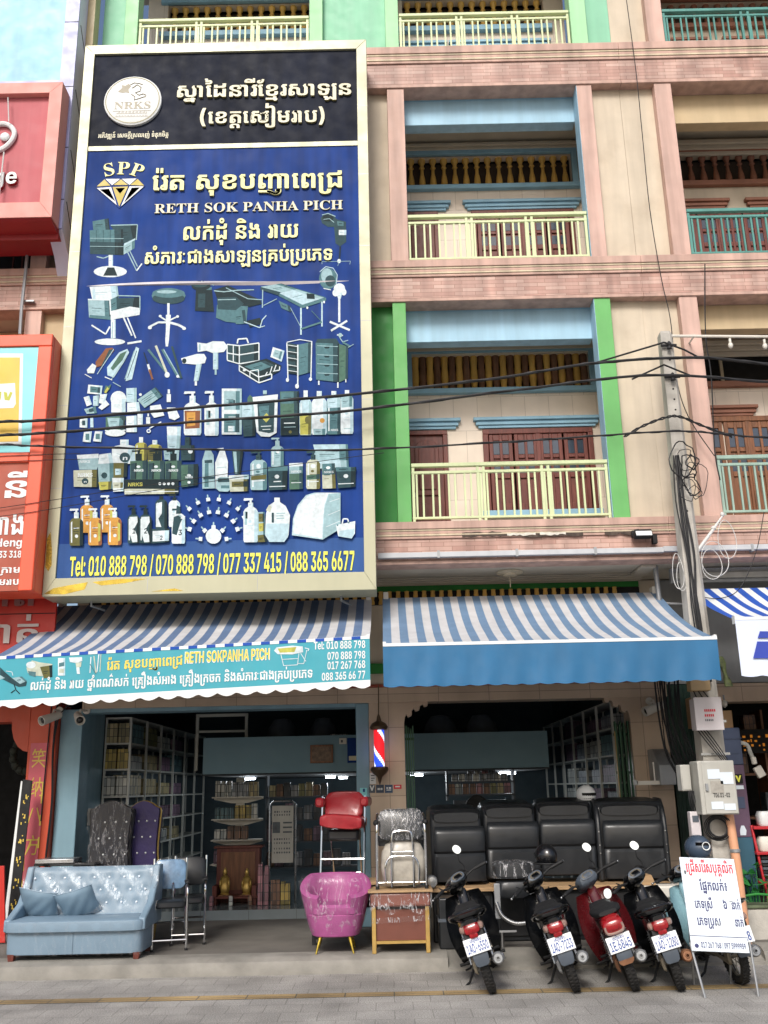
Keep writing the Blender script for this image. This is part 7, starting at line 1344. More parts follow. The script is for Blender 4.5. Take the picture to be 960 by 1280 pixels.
rp = thing('leaning_panel','red panel leaning in the doorway of the left shop','panel',(-4.4,11.4,.15)); b = MB(); b.prism([(-4.35,.16),(-4.22,.16),(-4.30,.95),(-4.37,.95)],11.3,11.33); b.build('board', M_redwall, rp, bev=.004); b = MB(); b.prism([(-4.33,.2),(-4.31,.2),(-4.35,.9),(-4.36,.9)],11.292,11.30); b.build('edge', M_bannerpink, rp)
wr = thing('wreath','dark round wreath hanging in the doorway of the left shop','wreath',(-4.5,12.3,2.2)); b = MB()
for k in range(26): a = k*.2417*1.0; b.ell((-4.52+.16*math.cos(a),12.3+.02*math.sin(k*3),2.18+.2*math.sin(a)),(.05,.04,.05),n=8,k=5)
b.build('leaves', mat('dark_leaves','#1c221a',.8,var=.4,vs=20), wr); b = MB(); b.cyl((-4.52,12.3,2.35),(-4.52,12.3,2.56),.005,n=5); b.build('cord', M_cable, wr)

# trunking along the first slab, flood lamp
tr = thing('cable_trunking','long pale grey cable trunking fixed along the lowest pink slab band','trunking',(2,10.75,4.27)); b = MB(); b.bx(-.08,3.2,10.72,10.785,4.225,4.285); b.bx(3.2,7.5,10.72,10.785,4.235,4.295); b.build('duct', mat('pale_trunking','#b9bcc0',.5,var=.06,streak=.12), tr, bev=.004); b = MB()
for x in (.6,1.5,2.4,4.2,5.2): b.bx(x,x+.03,10.715,10.79,4.215,4.30)
b.build('clip', M_dullmetal, tr)
t2_ = thing('metal_channel','pale metal channel under the trunking above the bright blue awning','channel',(5,10.9,4.0)); b = MB(); b.bx(3.46,7.5,11.25,11.298,4.02,4.09); b.build('channel', M_boxgrey, t2_, bev=.004); b = MB(); b.bx(3.6,3.64,11.24,11.25,4.0,4.11); b.build('clip', M_dullmetal, t2_)
p = at(805,666,10.6); fl_ = thing('flood_lamp','white flood lamp with a blackened wall patch under it on the lowest slab band','lamp',(p.x,10.65,p.z)); b = MB(); b.cb((p.x,10.66,p.z),(.20,.10,.075),rx=R_(-25)); b.bx(p.x-.11,p.x+.11,10.70,10.76,p.z-.02,p.z+.06); b.build('housing', M_blackmat, fl_, bev=.01); b = MB(); b.cb((p.x,10.605,p.z-.004),(.18,.012,.06),rx=R_(-25)); b.build('diffuser', M_white, fl_); b = MB(); b.bx(p.x+.12,p.x+.17,10.68,10.76,p.z-.10,p.z+.0); b.build('bracket', M_blackmat, fl_)
pb = thing('light_rail','thin white pipe with two bulbs under the right house balcony grille','lamp',(4.5,10.7,7.0)); a = at(832,420,10.6); c = at(965,421,10.6); b = MB(); b.cyl(tuple(a),tuple(c),.018,n=8); b.cyl(tuple(a),(a.x,10.8,a.z),.012,n=6); b.cyl((a.x+.35,10.6,a.z),(a.x+.35,10.81,a.z),.012,n=6); b.build('pipe', M_warmwhite, pb)
for x, y in ((913,430),(956,431)):
    p = at(x,y,10.6); b = MB(); b.cyl((p.x,10.6,p.z+.07),(p.x,10.6,p.z+.02),.016,n=8); b.ell((p.x,10.6,p.z-.02),(.03,.03,.04)); b.build('bulb', M_warmwhite, pb)
# gutter pipes under the slab by the pole
gp = thing('drain_pipe','grey drain pipe under the slab beside the utility pole','pipe',(3.1,11,3.5)); b = MB(); b.cyl((3.22,11.2,4.16),(3.235,11.2,3.3),.03,n=10); b.build('pipe', M_dullmetal, gp); b = MB(); b.cyl((3.2,11.2,3.72),(3.5,11.2,3.70),.018,n=8); b.build('branch', M_dullmetal, gp)

# ------------------------------------------------------------------ utility pole with boxes
XP, YP = 3.385, 10.42
pole = thing('utility_pole','weathered square concrete utility pole with bolt holes and coiled cables','pole',(XP,YP,.15))
b = MB()
def sq(z, h): return [(XP-h,YP-h*.9,z),(XP+h*.6,YP-h*.9,z),(XP+h,YP-h*.5,z),(XP+h,YP+h*.9,z),(XP-h,YP+h*.9,z)]
b.loft([sq(.10,.145),sq(2.2,.125),sq(4.0,.10),sq(6.80,.072),sq(6.83,.06)]); b.build('shaft', M_concrete, pole, smooth=False)
b = MB()
for k, z in enumerate((5.55,5.68,5.82,5.95,6.08,6.45,4.9,4.6)): b.cyl((XP-.005+.01,YP-.074-.012*(z<5),z),(XP-.005+.01,YP-.06,z),.012,n=8)
b.build('bolt_hole', M_dark, pole)
b = MB()
for z in (6.62,6.22): b.cyl((XP-.09,YP-.10,z),(XP+.09,YP-.10,z),.018,n=8); b.lathe([(.001,-.06),(.03,-.05),(.02,-.02),(.03,0),(.02,.03),(.001,.05)],(XP,YP-.12,z),10)
b.build('insulator_bracket', M_cable, pole)
for z in (2.28,1.95): MB().bx(XP-.15,XP+.15,YP-.14,YP-.132,z,z+.025).build('steel_band', M_steel, pole)
r3 = random.Random(4)
coil = thing('cable_coil','tangle of coiled black cables tied to the utility pole at balcony height','cable',(XP,YP-.15,5)); b = MB()
for k in range(8):
    cx, cz, rr = XP+r3.uniform(-.02,.12), 5.02+r3.uniform(-.24,.18), r3.uniform(.07,.19)
    b.tube([(cx+rr*.75*math.cos(a)+.02*math.sin(3*a+k), YP-.13-r3.random()*.05, cz+rr*1.15*math.sin(a)) for a in [2*math.pi*i/20 for i in range(20)]],.0045+.003*(k%2),5,closed=True)
b.build('loop', M_cable, coil)
b = MB()
for k in range(5):
    x = XP-.06+r3.uniform(-.03,.03); P = [(x,YP-.11,5.25),(x+r3.uniform(-.04,.04),YP-.13,4.7),(x+r3.uniform(-.05,.06),YP-.14,4.1),(x+r3.uniform(0,.05),YP-.15,3.5),(x+.03+r3.uniform(0,.06),YP-.15,2.7)]
    b.tube(catmull(P,5),.007+.006*(k%3==0),6)
b.build('down_cable', M_cable, coil)
wc = thing('cable_coil','loose white and pale cables looping in front of the trunking beside the utility pole','cable',(XP+.4,YP-.1,4.2)); b = MB()
for k, (cx, cz, rx_, rz_) in enumerate(((3.64,4.05,.15,.20),(3.60,3.99,.11,.17),(3.80,4.27,.10,.22),(3.22,3.92,.06,.20),(3.25,3.86,.05,.16))): b.tube([(cx+rx_*math.cos(a),10.35+.02*math.sin(2*a),cz+rz_*math.sin(a)) for a in [2*math.pi*i/24 for i in range(24)]],.0042,5,closed=True)
b.build('loop', M_whitecable, wc); b = MB()
P = [at(x,y,10.5) for x,y in ((866,697),(876,683),(890,664),(903,645))]; b.tube([tuple(q) for q in P],[.022,.02,.018,.010],8); b.ell(tuple(at(903,643,10.5)),(.025,.02,.03)); b.ell(tuple(at(892,660,10.5)),(.03,.022,.024)); b.build('joint_sleeve', M_whitecable, wc)
# the spans
CAB = [('thick black twisted power cable, the upper of the two across the billboard',.017,10.12,[(-330,551),(-30,529),(60,525),(250,509),(440,493),(620,473),(743,454),(873,447),(990,457),(1300,470)]),
       ('thick black twisted power cable, the lower of the two across the billboard',.016,10.13,[(-330,566),(-30,546),(60,541),(260,526),(440,513),(657,486),(819,469),(990,479),(1300,492)]),
       ('black telephone cable below the two thick ones, level with the balcony railing',.0105,10.14,[(-330,562),(-30,556),(60,558),(250,562),(440,562),(640,552),(743,545),(841,539),(900,542),(990,549),(1300,560)])]
for lab, r, Y, P in CAB:
    t = thing('overhead_cable', lab, 'cable', tuple(at(0,P[0][1],Y))); pts = catmull([at(x,y,9.90+(Y-9.90)*min(1,max(0,x)/700)) for x,y in P],10)
    b = MB(); b.tube(pts, r, 8); b.build('strand', M_cable, t)
    b = MB(); b.tube([(p.x, p.y+.018*math.cos(i*1.1), p.z+.012*math.sin(i*1.1)) for i, p in enumerate(pts)], r*.55, 6); b.build('twisted_strand', M_cable, t)
ty = thing('overhead_cable','black tension wires fanning from the pole insulators to the thick cables','cable',(XP,YP,6.5)); b = MB()
for P in ([(743,454),(790,440),(830,428)],[(830,428),(855,437),(872,446)],[(790,474),(830,456),(862,469)]): b.tube([tuple(at(x,y,10.2)) for x,y in P],.011,6)
b.build('wire', M_cable, ty); b = MB()
P = [at(x,y,10.2) for x,y in ((780,546),(805,532),(832,522),(850,521),(880,533),(915,546))]; 
for k in range(2): b.tube([(p.x,p.y,p.z+.012*math.sin(i*1.3+3*k)) for i, p in enumerate(catmull(P,6))],.009,5)
b.build('messenger_wire', M_cable, ty)
for k, (P, lab) in enumerate((([(-20,571),(60,568),(100,567)],'thin black wire over the orange sign, topmost of four'),([(-20,578),(60,575),(100,574)],'thin black wire over the orange sign, second from the top'),([(-20,638),(60,626),(150,612),(300,590),(480,566)],'thin slack wire crossing the lower billboard'),([(-20,648),(60,637),(200,612),(330,592)],'thin slack wire just below the other one over the lower billboard'))):
    t = tag(MB().tube(catmull([at(x,y,9.97) for x,y in P],6),.004,5).build('overhead_wire', M_cable), lab, 'wire')
for lab, Y, P, r in (('thin black cable hanging down the pink pillar of the right house',10.7,[(783,0),(795,90),(803,170),(812,260),(826,345),(838,400),(845,470),(860,520),(893,570)],.006),('pair of thin black cables hanging beside the grille of the right house',10.7,[(881,330),(882,420),(889,470),(893,560),(900,600)],.008),('thin dark wire drooping over the trunking at the right edge',10.6,[(955,640),(945,690),(925,735),(900,748),(872,745)],.005)):
    t = tag(MB().tube(catmull([at(x,y,Y) for x,y in P],6),r,5).build('hanging_cable', M_cable), lab, 'cable')
# boxes on the pole
mb1 = thing('meter_box','pale square metal box with red warning print strapped high on the utility pole','box',(3.3,10.25,2.2)); b = MB(); x0,x1,z0,z1=3.165,3.435,2.20,2.52; b.bx(x0,x1,10.10,10.28,z0,z1); b.build('case', M_boxpale, mb1, bev=.008); b = MB(); b.bx(x0-.008,x1+.008,10.092,10.099,z0-.006,z1+.008); b.build('door', M_boxpale, mb1, bev=.003); b = MB()
for j, n in ((0,6),(1,5)):
    for i in range(n): b.bx(x0+.09+i*.02,x0+.103+i*.02,10.088,10.092,z1-.14-.05*j,z1-.115-.05*j)
b.build('warning_print', M_redink, mb1); b = MB()
for i in range(5): b.bx(x0+.09+i*.018,x0+.10+i*.018,10.088,10.092,z1-.235,z1-.215)
b.build('small_print', M_grey, mb1)
mb0 = thing('junction_box','small beige box under the blue awning edge on the utility pole','box',(3.3,10.2,2.6)); b = MB(); b.bx(3.16,3.37,10.15,10.29,2.60,2.74); b.build('case', mat('aged_beige_plastic','#b99f78',.5,var=.1), mb0, bev=.01); b = MB()
for k in range(3): b.tube(catmull([(3.2+.05*k,10.2,2.6),(3.22+.06*k,10.15,2.52),(3.30+.03*k,10.2,2.53)],4),.006,5)
b.build('wire', M_cable, mb0)
mb2 = thing('meter_box','large grey metal meter cabinet with paper notices on its door, on the utility pole','box',(3.3,10.2,1.36)); x0,x1,z0,z1=3.12,3.47,1.37,1.89; b = MB(); b.bx(x0-.02,x1,10.02,10.28,z0,z1); b.build('case', M_boxgrey, mb2, bev=.01); b = MB(); b.bx(x0+.02,x1-.01,10.010,10.019,z0+.01,z1-.01); d_ = b.build('door', M_boxgrey, mb2, bev=.004)
b = MB()
for (u0,v0,u1,v1) in ((.2,.66,.55,.84),(.55,.56,.92,.78),(.22,.10,.56,.24),(.58,.08,.9,.2)): b.bx(lerp(x0,x1,u0),lerp(x0,x1,u1),10.005,10.009,lerp(z0,z1,v0),lerp(z0,z1,v1))
b.build('paper', M_board, d_); b = MB(); b.bx(lerp(x0,x1,.26),lerp(x0,x1,.62),10.005,10.009,lerp(z0,z1,.40),lerp(z0,z1,.62)); b.build('worn_paper', mat('worn_grey_paper','#9a968e',.7,var=.2,vs=20), d_)
line('mt',lerp(x0,x1,.30),lerp(x0,x1,.78),z0+.165,z0+.165,.06,10.009,M_cable,d_)
b = MB(); b.bx(x0+.035,x0+.06,9.99,10.009,1.60,1.67); b.build('latch', M_dullmetal, d_)
sb2 = thing('junction_box','narrow grey box on the left side of the large meter cabinet','box',(3.0,10.3,1.5)); b = MB(); b.bx(2.985,3.085,10.22,10.38,1.60,1.86); b.build('case', M_boxgrey, sb2, bev=.008); b = MB(); b.bx(2.995,3.075,10.212,10.219,1.615,1.845); b.build('cover', M_boxgrey, sb2)
sb3 = thing('junction_box','slim pale box below the meter cabinet, left of the pole','box',(3.05,10.3,1.15)); b = MB(); b.bx(3.03,3.13,10.2,10.3,1.13,1.40); b.build('case', M_boxpale, sb3, bev=.01); b = MB(); b.bx(3.05,3.11,10.192,10.199,1.30,1.36); b.build('window', M_grey, sb3)
lw = thing('cable_coil','loop of thin black wires below the meter cabinet','cable',(3.3,10.2,1.2)); b = MB()
for k in range(5): b.tube([(3.3+(.09+.012*k)*math.cos(a),10.2+.02*math.sin(a+k),1.24+(.085+.01*k)*math.sin(a)) for a in [2*math.pi*i/18 for i in range(18)]],.006,5,closed=True)
for k in range(5): b.tube(catmull([(3.05+.012*k,10.22,1.6),(3.04+.02*k,10.2,1.5),(3.07+.015*k,10.22,1.38)],4),.007,5)
for k in range(4): b.tube(catmull([(3.2+.03*k,10.2,2.2),(3.28+.03*k,10.2,2.08),(3.42+.02*k,10.22,1.9)],4),.006,5)
b.build('loop', M_cable, lw)
wb = thing('cable_bundle','thick bundle of black wires hanging left of the pole below the awning','cable',(3.1,10.9,2)); b = MB()
for k in range(14):
    x = 2.98+.02*k+r3.uniform(-.02,.02); b.tube(catmull([(x+.02,10.9,2.85),(x+r3.uniform(-.03,.03),10.86,2.4),(x+.05+r3.uniform(-.03,.03),10.8,2.0),(x+.1+r3.uniform(-.02,.02),10.6,1.75)],4),.007+.004*(k%3==0),5)
b.build('wire', M_cable, wb)
gx = thing('mail_box','grey sloped-top metal box with a white tray on the tiled pier','box',(3.1,11.6,1.65)); b = MB(); b.prism([(11.5,1.66),(11.5,1.88),(11.75,2.07),(11.97,2.07),(11.97,1.66)],3.12,3.30,axis='X'); b.build('case', M_dullmetal, gx, bev=.005); b = MB(); b.bx(2.86,3.119,11.55,11.75,1.665,1.675); b.bx(2.86,2.87,11.55,11.75,1.675,1.72); b.bx(2.86,3.119,11.55,11.56,1.675,1.71); b.bx(3.06,3.075,11.55,11.56,1.71,1.92); b.build('tray', M_warmwhite, gx)
# tall cabinet, hose, orange pipe
tc = thing('steel_cabinet','tall narrow steel cabinet, blue-grey above, plum and teal below, beside the pole','cabinet',(3.75,11.1,.15)); b = MB(); b.bx(3.60,3.92,11.0,11.35,1.86,2.26); b.build('upper_case', M_cabinet, tc, bev=.008); b = MB(); b.bx(3.602,3.918,11.002,11.35,1.10,1.858); b.build('middle_case', M_cabinet2, tc, bev=.004); b = MB(); b.bx(3.598,3.922,10.998,11.35,.15,1.098); b.build('lower_case', M_cabinet3, tc, bev=.004)
b = MB(); b.bx(3.70,3.88,10.992,10.999,1.98,2.12); b.bx(3.598,3.925,10.99,11.0,2.14,2.15); b.bx(3.78,3.88,10.994,11.0,1.40,1.52); b.build('door_line', M_cabinet, tc); b = MB(); b.bx(3.79,3.885,10.992,11.0,1.66,1.76); b.build('sticker', M_dark, tc); b = MB(); b.prism([(3.805,1.745),(3.825,1.745),(3.838,1.71),(3.851,1.745),(3.87,1.745),(3.843,1.675),(3.833,1.675)],10.988,10.991); b.build('sticker_mark', M_yellow, tc); b = MB(); b.bx(3.795,3.885,10.992,11.0,1.60,1.64); b.prism([(3.79,1.12),(3.85,1.12),(3.86,1.17),(3.84,1.22),(3.81,1.22),(3.79,1.17)],10.993,11.001); b.build('paper', M_board, tc)
hb = thing('pipe_fitting','pale curved pipe with a dangling fitting on the right side of the steel cabinet','pipe',(4.0,11,1.8)); b = MB(); b.tube(catmull([(3.925,11.05,2.10),(4.0,11.05,2.07),(4.02,11.03,1.98),(4.03,11.0,1.92)],5),.022,8); b.build('pipe', M_boxgrey, hb); b = MB(); b.cyl((4.03,11,1.94),(4.04,11,1.86),.03,n=10); b.cb((4.08,11.0,1.78),(.09,.06,.12),ry=R_(-25)); b.build('fitting', M_warmwhite, hb, bev=.01)
op = thing('plastic_pipe','salmon coloured plastic pipe standing in front of the utility pole','pipe',(3.44,10.25,.15)); b = MB(); b.tube([(3.43,10.22,1.37),(3.445,10.2,.9),(3.455,10.2,.15)],.045,14); b.build('tube', M_pipe, op); b = MB()
for z in (1.0,.55): b.lathe([(.046,z),(.052,z+.005),(.052,z+.03),(.046,z+.035)],(3.443,10.2,0),14)
b.build('collar', M_dullmetal, op)
# fabric flag on the awning corner
ff = tag(MB().loft([sring((3.36+.012*i,9.75,2.90-.06*i),.03+.015*math.sin(i*1.7),.02,2,12,'Z') for i in range(6)]).build('tied_cloth', mat('green_yellow_cloth','#3a4222',.7,var=.8,vs=22)), 'green and yellow patterned cloth tied at the right corner of the plain blue awning', 'cloth')
# ------------------------------------------------------------------ furniture on the sidewalk
def pillowish(c, d, e=3, n=20, k=9, M=None, bulge=1.0):
    """soft cushion block"""
    b = []
    for i in range(k+1):
        t = -1+2*i/k; q = (1-abs(t)**e)**(1/e) if abs(t) < 1 else .02
        b.append(sring((c[0],c[1],c[2]+t*d[2]/2), d[0]/2*max(q,.02)**.6, d[1]/2*max(q,.02)**.6, 5, n, 'Z'))
    return b
# sofa
sf = thing('sofa','pale blue buttoned leather sofa wrapped in clear film, at the left on the sidewalk edge','sofa',(-3.13,10.4,.15))
b = MB()
b.loft([sring((-3.12,10.40,z),w,h,9,28,'Z') for z,w,h in ((.205,.665,.28),(.215,.668,.282),(.40,.672,.286),(.405,.66,.27))]); b.build('base', M_sofa, sf)
b = MB(); b.loft([[(x+dx,y,z) for x,y,z in sring((0,10.37,zz),.685*s,.305*s2,8,32,'Z')] for zz,s,s2,dx in ((.405,.97,.96,-3.12),(.415,1,1,-3.12),(.47,1.01,1.015,-3.12),(.505,1,.99,-3.12),(.515,.96,.93,-3.12))]); b.build('seat', M_sofa, sf)
b = MB()
def backf(u, v):
    x = lerp(-3.80,-2.44,u); z = lerp(.50,.965,v); y = lerp(10.60,10.72,v)
    d = 0
    for r in range(3):
        zz = (.62,.74,.86)[r]
        for k in range(9):
            xx = -3.72+(.155*k)+(.0775 if r % 2 else 0)
            d += .018*math.exp(-((x-xx)**2+(z-zz)**2)/.0011)
    edge = min(u,1-u,v*.7+.3,1-v)
    return (x, y-.045*(1-math.exp(-edge*22))+d, z)
b.grid(backf, 76, 26)
b.add([(-3.80,10.60,.45),(-2.44,10.60,.45),(-2.44,10.80,.45),(-3.80,10.80,.45),(-3.80,10.72,.965),(-2.44,10.72,.965),(-2.44,10.84,.95),(-3.80,10.84,.95)],[(0,1,5,4),(1,2,6,5),(2,3,7,6),(3,0,4,7),(4,5,6,7)])
b.build('backrest', M_sofa, sf, ang=60)
q = MB()
for r in range(3):
    zz = (.62,.74,.86)[r]
    for k in range(9):
        xx = -3.72+(.155*k)+(.0775 if r % 2 else 0)
        if xx < -2.48 and not (r == 0 and k < 4): q.ell((xx,lerp(10.60,10.72,(zz-.5)/.465)-.034,zz),(.012,.010,.012),n=10,k=6)
q.build('button', mat('crystal_button','#e8f2fb',.1,var=0,coat=.5), sf)
for x0,x1 in ((-3.805,-3.755),(-2.485,-2.435)):
    b = MB(); s = x0 if x0 < -3 else x0
    b.prism([(10.13,.41),(10.13,.52),(10.25,.56),(10.45,.64),(10.60,.82),(10.68,.975),(10.84,.97),(10.84,.41)],x0-.01,x1+.01,axis='X'); b.build('side_panel', M_sofa, sf, bev=.015)
b = MB(); b.bx(-3.1225,-3.1175,10.108,10.112,.21,.40); b.build('front_seam', M_cushion, sf)
for x in (-3.72,-2.50):
    for y in (10.16,10.62):
        b = MB(); b.loft([sring((x,y,z),w,w,6,10,'Z') for z,w in ((.149,.028),(.21,.036))]); b.build('leg', M_wood, sf)
b = MB(); b.grid(lambda u,v: (lerp(-3.82,-2.41,u), lerp(10.575,10.69,v)-.075+.012*math.sin(u*31+v*9)*math.sin(v*3.1), lerp(.53,.975,v)), 40, 14); b.grid(lambda u,v: (-2.412+.012*math.sin(v*17+u*9), lerp(10.10,10.84,u), lerp(.20,lerp(.53,.97,min(1,u*1.3)),v)), 18, 14); b.grid(lambda u,v: (lerp(-3.82,-2.42,u),10.06+.006*math.sin(u*40),lerp(.2,.5,v)), 30, 6); b.build('film_wrap', M_filmthin, sf)
for cx, rz, lab in ((-3.59,5,'pale blue square cushion at the left end of the wrapped sofa'),(-3.19,-19,'pale blue wrinkled cushion leaning beside the other one on the sofa')):
    t = thing('cushion', lab, 'cushion', (cx,10.42,.52)); b = MB(); b.M = Matrix.Translation((cx,10.47,.625)) @ Matrix.Rotation(R_(rz+4),4,'Y') @ Matrix.Rotation(R_(-50),4,'X')
    S = .195
    def cf(s):
        def f(u, v):
            a, c = 2*u-1, 2*v-1; k = (1-abs(a)**2.2)*(1-abs(c)**2.2); pin = 1-.10*(1-abs(a))*(abs(c)) ; pin2 = 1-.10*(1-abs(c))*abs(a)
            return (a*S*pin2, c*S*pin, s*(.055*k**.55+.006*math.sin(9*a+7*c)*k))
        return f
    b.grid(cf(1),16,16); b.grid(cf(-1),16,16); b.build('cover', M_cushion, t, ang=70)
    b = MB(); b.M = Matrix.Translation((cx,10.47,.625)) @ Matrix.Rotation(R_(rz+4),4,'Y') @ Matrix.Rotation(R_(-50),4,'X'); b.tube([(a*S,c*S*.995,0) for a,c in ((-1,-1),(0,-.9),(1,-1),(.9,0),(1,1),(0,.9),(-1,1),(-.9,0))],.006,6,closed=True); b.build('piping', M_sofa, t)
# low tables and throne chairs behind the sofa
lt = thing('side_table','small dark table with a steel tray behind the sofa','table',(-3.6,11.1,.15)); b = MB(); b.bx(-3.86,-3.2,10.98,11.3,.955,.985); b.build('tabletop', M_blackgloss, lt, bev=.004); b = MB(); b.bx(-3.84,-3.42,10.95,11.25,.985,1.03); b.build('tray', M_steel, lt, bev=.006)
for x in (-3.82,-3.24):
    for y in (11.0,11.27): b = MB(); b.bx(x-.015,x+.015,y-.015,y+.015,.149,.955); b.build('leg', M_blackmat, lt)
def throne(name, lab, x, y, w, m, trim, filmy):
    t = thing(name, lab, 'chair', (x,y,.15))
    out = [(-.5,0),(.5,0),(.5,.35),(.46,.55),(.50,.80),(.52,.93),(.40,.96),(.22,1.0),(0,1.02),(-.22,1.0),(-.40,.96),(-.52,.93),(-.50,.80),(-.46,.55),(-.5,.35)]
    P = catmull([(a*w,0,.52+c*1.06) for a,c in out]+[(-.5*w,0,.52)],4)
    b = MB(); b.loft([[(x+p.x*.94,y-.07,.03+p.z*.985) for p in P],[(x+p.x,y,p.z) for p in P],[(x+p.x,y+.10,p.z) for p in P]]); b.build('backrest', m, t, ang=50)
    q = MB(); q.tube([(x+p.x*1.0,y-.015,p.z) for p in P],.014,6,closed=True); q.build('trim', trim, t)
    q = MB()
    for r in range(4):
        for k in range(3): q.ell((x+(-.26+.26*k+(.13 if r%2 else 0))*w,y-.075,.88+.17*r),(.011,.01,.011),n=8,k=5)
    q.build('button', M_white, t)
    b = MB(); b.loft([sring((x,y-.28,z),w*.5*s,.27*s,6,20,'Z') for z,s in ((.45,.95),(.47,1),(.58,1),(.62,.93))]); b.build('seat', m, t)
    for dx in (-1,1):
        for dy in (-.48,.02): b = MB(); b.tube([(x+dx*w*.42,y+dy,.149),(x+dx*w*.45,y+dy,.30),(x+dx*w*.42,y+dy,.46)],[.018,.022,.03],8); b.build('leg', trim, t)
    if filmy:
        b = MB(); b.loft([[(x+p.x*1.06+.012*math.sin(i*1.9),y-.10,p.z*1.012) for i,p in enumerate(P)],[(x+p.x*1.08,y+.0,p.z*1.016) for p in P],[(x+p.x*1.06,y+.12,p.z*1.01) for p in P]],cap=True); b.build('film_wrap', film('throne_film',.28,5), t)
    return t
throne('throne_chair','tall purple velvet throne chair with gilt edge, partly behind the film-wrapped one',-2.80,11.45,.36,M_purple,M_goldtrim,False)
throne('throne_chair','tall dark throne chair wrapped in creased clear film, behind the sofa',-3.12,11.28,.46,mat('blue_black_velvet','#10131f',.45,var=.2,vs=9),M_blackmat,True)
# stacked salon chairs with chrome legs
def frame_chair(name, lab, x, y, z, rot, seatm, backm, bw=.36, film_=None):
    M = Matrix.Translation((x,y,z)) @ Matrix.Rotation(R_(rot),4,'Z'); t = thing(name, lab, 'chair', M=M)
    def P(b, n, m, **k): return b.build(n, m, t, local=True, **k)
    b = MB()
    for s in (-1,1):
        b.tube(catmull([(s*bw/2,-.22,0),(s*bw/2,-.21,.42),(s*bw/2,-.19,.60),(s*bw/2,-.05,.63),(s*bw/2,.16,.60)],4),.012,8); b.tube([(s*bw/2,.22,0),(s*bw/2,.19,.45),(s*bw/2,.24,.86)],.012,8); b.tube([(s*bw/2,-.22,.14),(s*bw/2,.22,.14)],.009,8)
    b.tube([(-bw/2,-.22,.10),(bw/2,-.22,.10)],.011,8); b.tube([(-bw/2,.22,.22),(bw/2,.22,.22)],.011,8); P(b,'frame',M_chrome)
    b = MB(); b.loft([sring((0,-.02,zz),bw/2*.95*s,.21*s,6,18,'Z') for zz,s in ((.40,.92),(.415,1),(.455,1),(.47,.9))]); P(b,'seat',seatm)
    b = MB(); b.M = Matrix.Translation((0,.215,.70)) @ Matrix.Rotation(R_(-8),4,'X'); b.loft([sring((0,yy,0),bw/2*.96*s,.15*s,5,18,'Y') for yy,s in ((-.035,.9),(-.025,1),(.015,1),(.025,.9))]); P(b,'backrest',backm)
    for s in (-1,1):
        P(MB().cb((s*bw/2,.0,.635),(.045,.26,.025)),'armrest',M_blackmat,bev=.008)
        for yy in (-.22,.22): P(MB().cyl((s*bw/2,yy,-.001),(s*bw/2,yy,.02),.016,n=8),'foot',M_blackmat)
    if film_: b = MB(); b.M = Matrix.Translation((0,.20,.70)) @ Matrix.Rotation(R_(-8),4,'X'); b.loft([sring((0,yy,0),bw/2*1.04*s,.175*s,4,22,'Y') for yy,s in ((-.055,.9),(-.045,1),(.03,1),(.04,.9))]); P(b,'film_wrap',film_)
    return t
frame_chair('salon_chair','chrome framed chair with a film-wrapped pale blue back, just right of the sofa',-2.33,10.78,.15,14,M_blackvinyl,mat('film_blue_vinyl','#6f8fae',.3,var=.25,vs=14,coat=.3),.34,M_filmthin)
frame_chair('salon_chair','black chrome framed chair half hidden behind the blue-backed one right of the sofa',-2.20,11.15,.15,10,M_blackvinyl,M_blackvinyl,.34)
# pink tub chair
pk = thing('tub_chair','pink velvet tub armchair on slanted gold legs, wrapped in clear film, between the shop openings','armchair',(-.57,10.3,.15))
def tubr(z, hw, hd, y): return sring((-.57,y,z),hw,hd,2.6,36,'Z')
b = MB(); b.loft([tubr(.30,.215,.20,10.36),tubr(.31,.235,.22,10.36),tubr(.40,.265,.25,10.36),tubr(.50,.285,.27,10.365),tubr(.52,.27,.25,10.365)]); b.build('base', M_pinkfab, pk)
b = MB(); NA = 40
def shell(u, v, off):
    a = R_(lerp(-62,242,u)); fr = max(0,math.sin(-a)) ; front = (1-math.cos(2*math.pi*u))/2
    top = lerp(.66,.835,min(1,front*1.5)); z = lerp(.34,top,v); k = lerp(.245,.345,v**.9)+off
    return (-.57+k*1.04*math.cos(a), 10.37+k*.92*math.sin(a), z)
rings = []
for i in range(NA+1):
    u = i/NA; col = []
    for v in [j/8 for j in range(9)]: col.append(shell(u,v,.0))
    tp = shell(u,1,-.045); col.append((tp[0],tp[1],tp[2]+.028)); 
    for v in [1,.8,.6,.4,.2]: col.append(shell(u,v,-.09))
    rings.append(col)
b.loft(rings); b.build('shell', M_pinkfab, pk, ang=60)
b = MB(); b.loft([sring((-.57,10.32,z),.235*s,.22*s,4,28,'Z') for z,s in ((.50,.95),(.515,1),(.575,1),(.60,.9))]); b.build('seat_cushion', M_pinkfab, pk)
for sx, sy in ((-1,-1),(1,-1),(-1,1),(1,1)):
    b = MB(); b.tube([(-.57+sx*.185,10.36+sy*.19,.149),(-.57+sx*.14,10.36+sy*.14,.31)],[.009,.018],10); b.build('leg', M_gold, pk)
b = MB(); b.loft([[(p[0],p[1],p[2]) for p in sring((-.57,10.37,z),hw+.012,hd+.012,2.4,44,'Z')] for z,hw,hd in ((.33,.24,.225),(.45,.29,.265),(.58,.325,.295),(.70,.352,.315),(.80,.36,.325),(.845,.33,.30),(.86,.25,.22))]); b.build('film_wrap', film('tub_film',.36,5), pk)
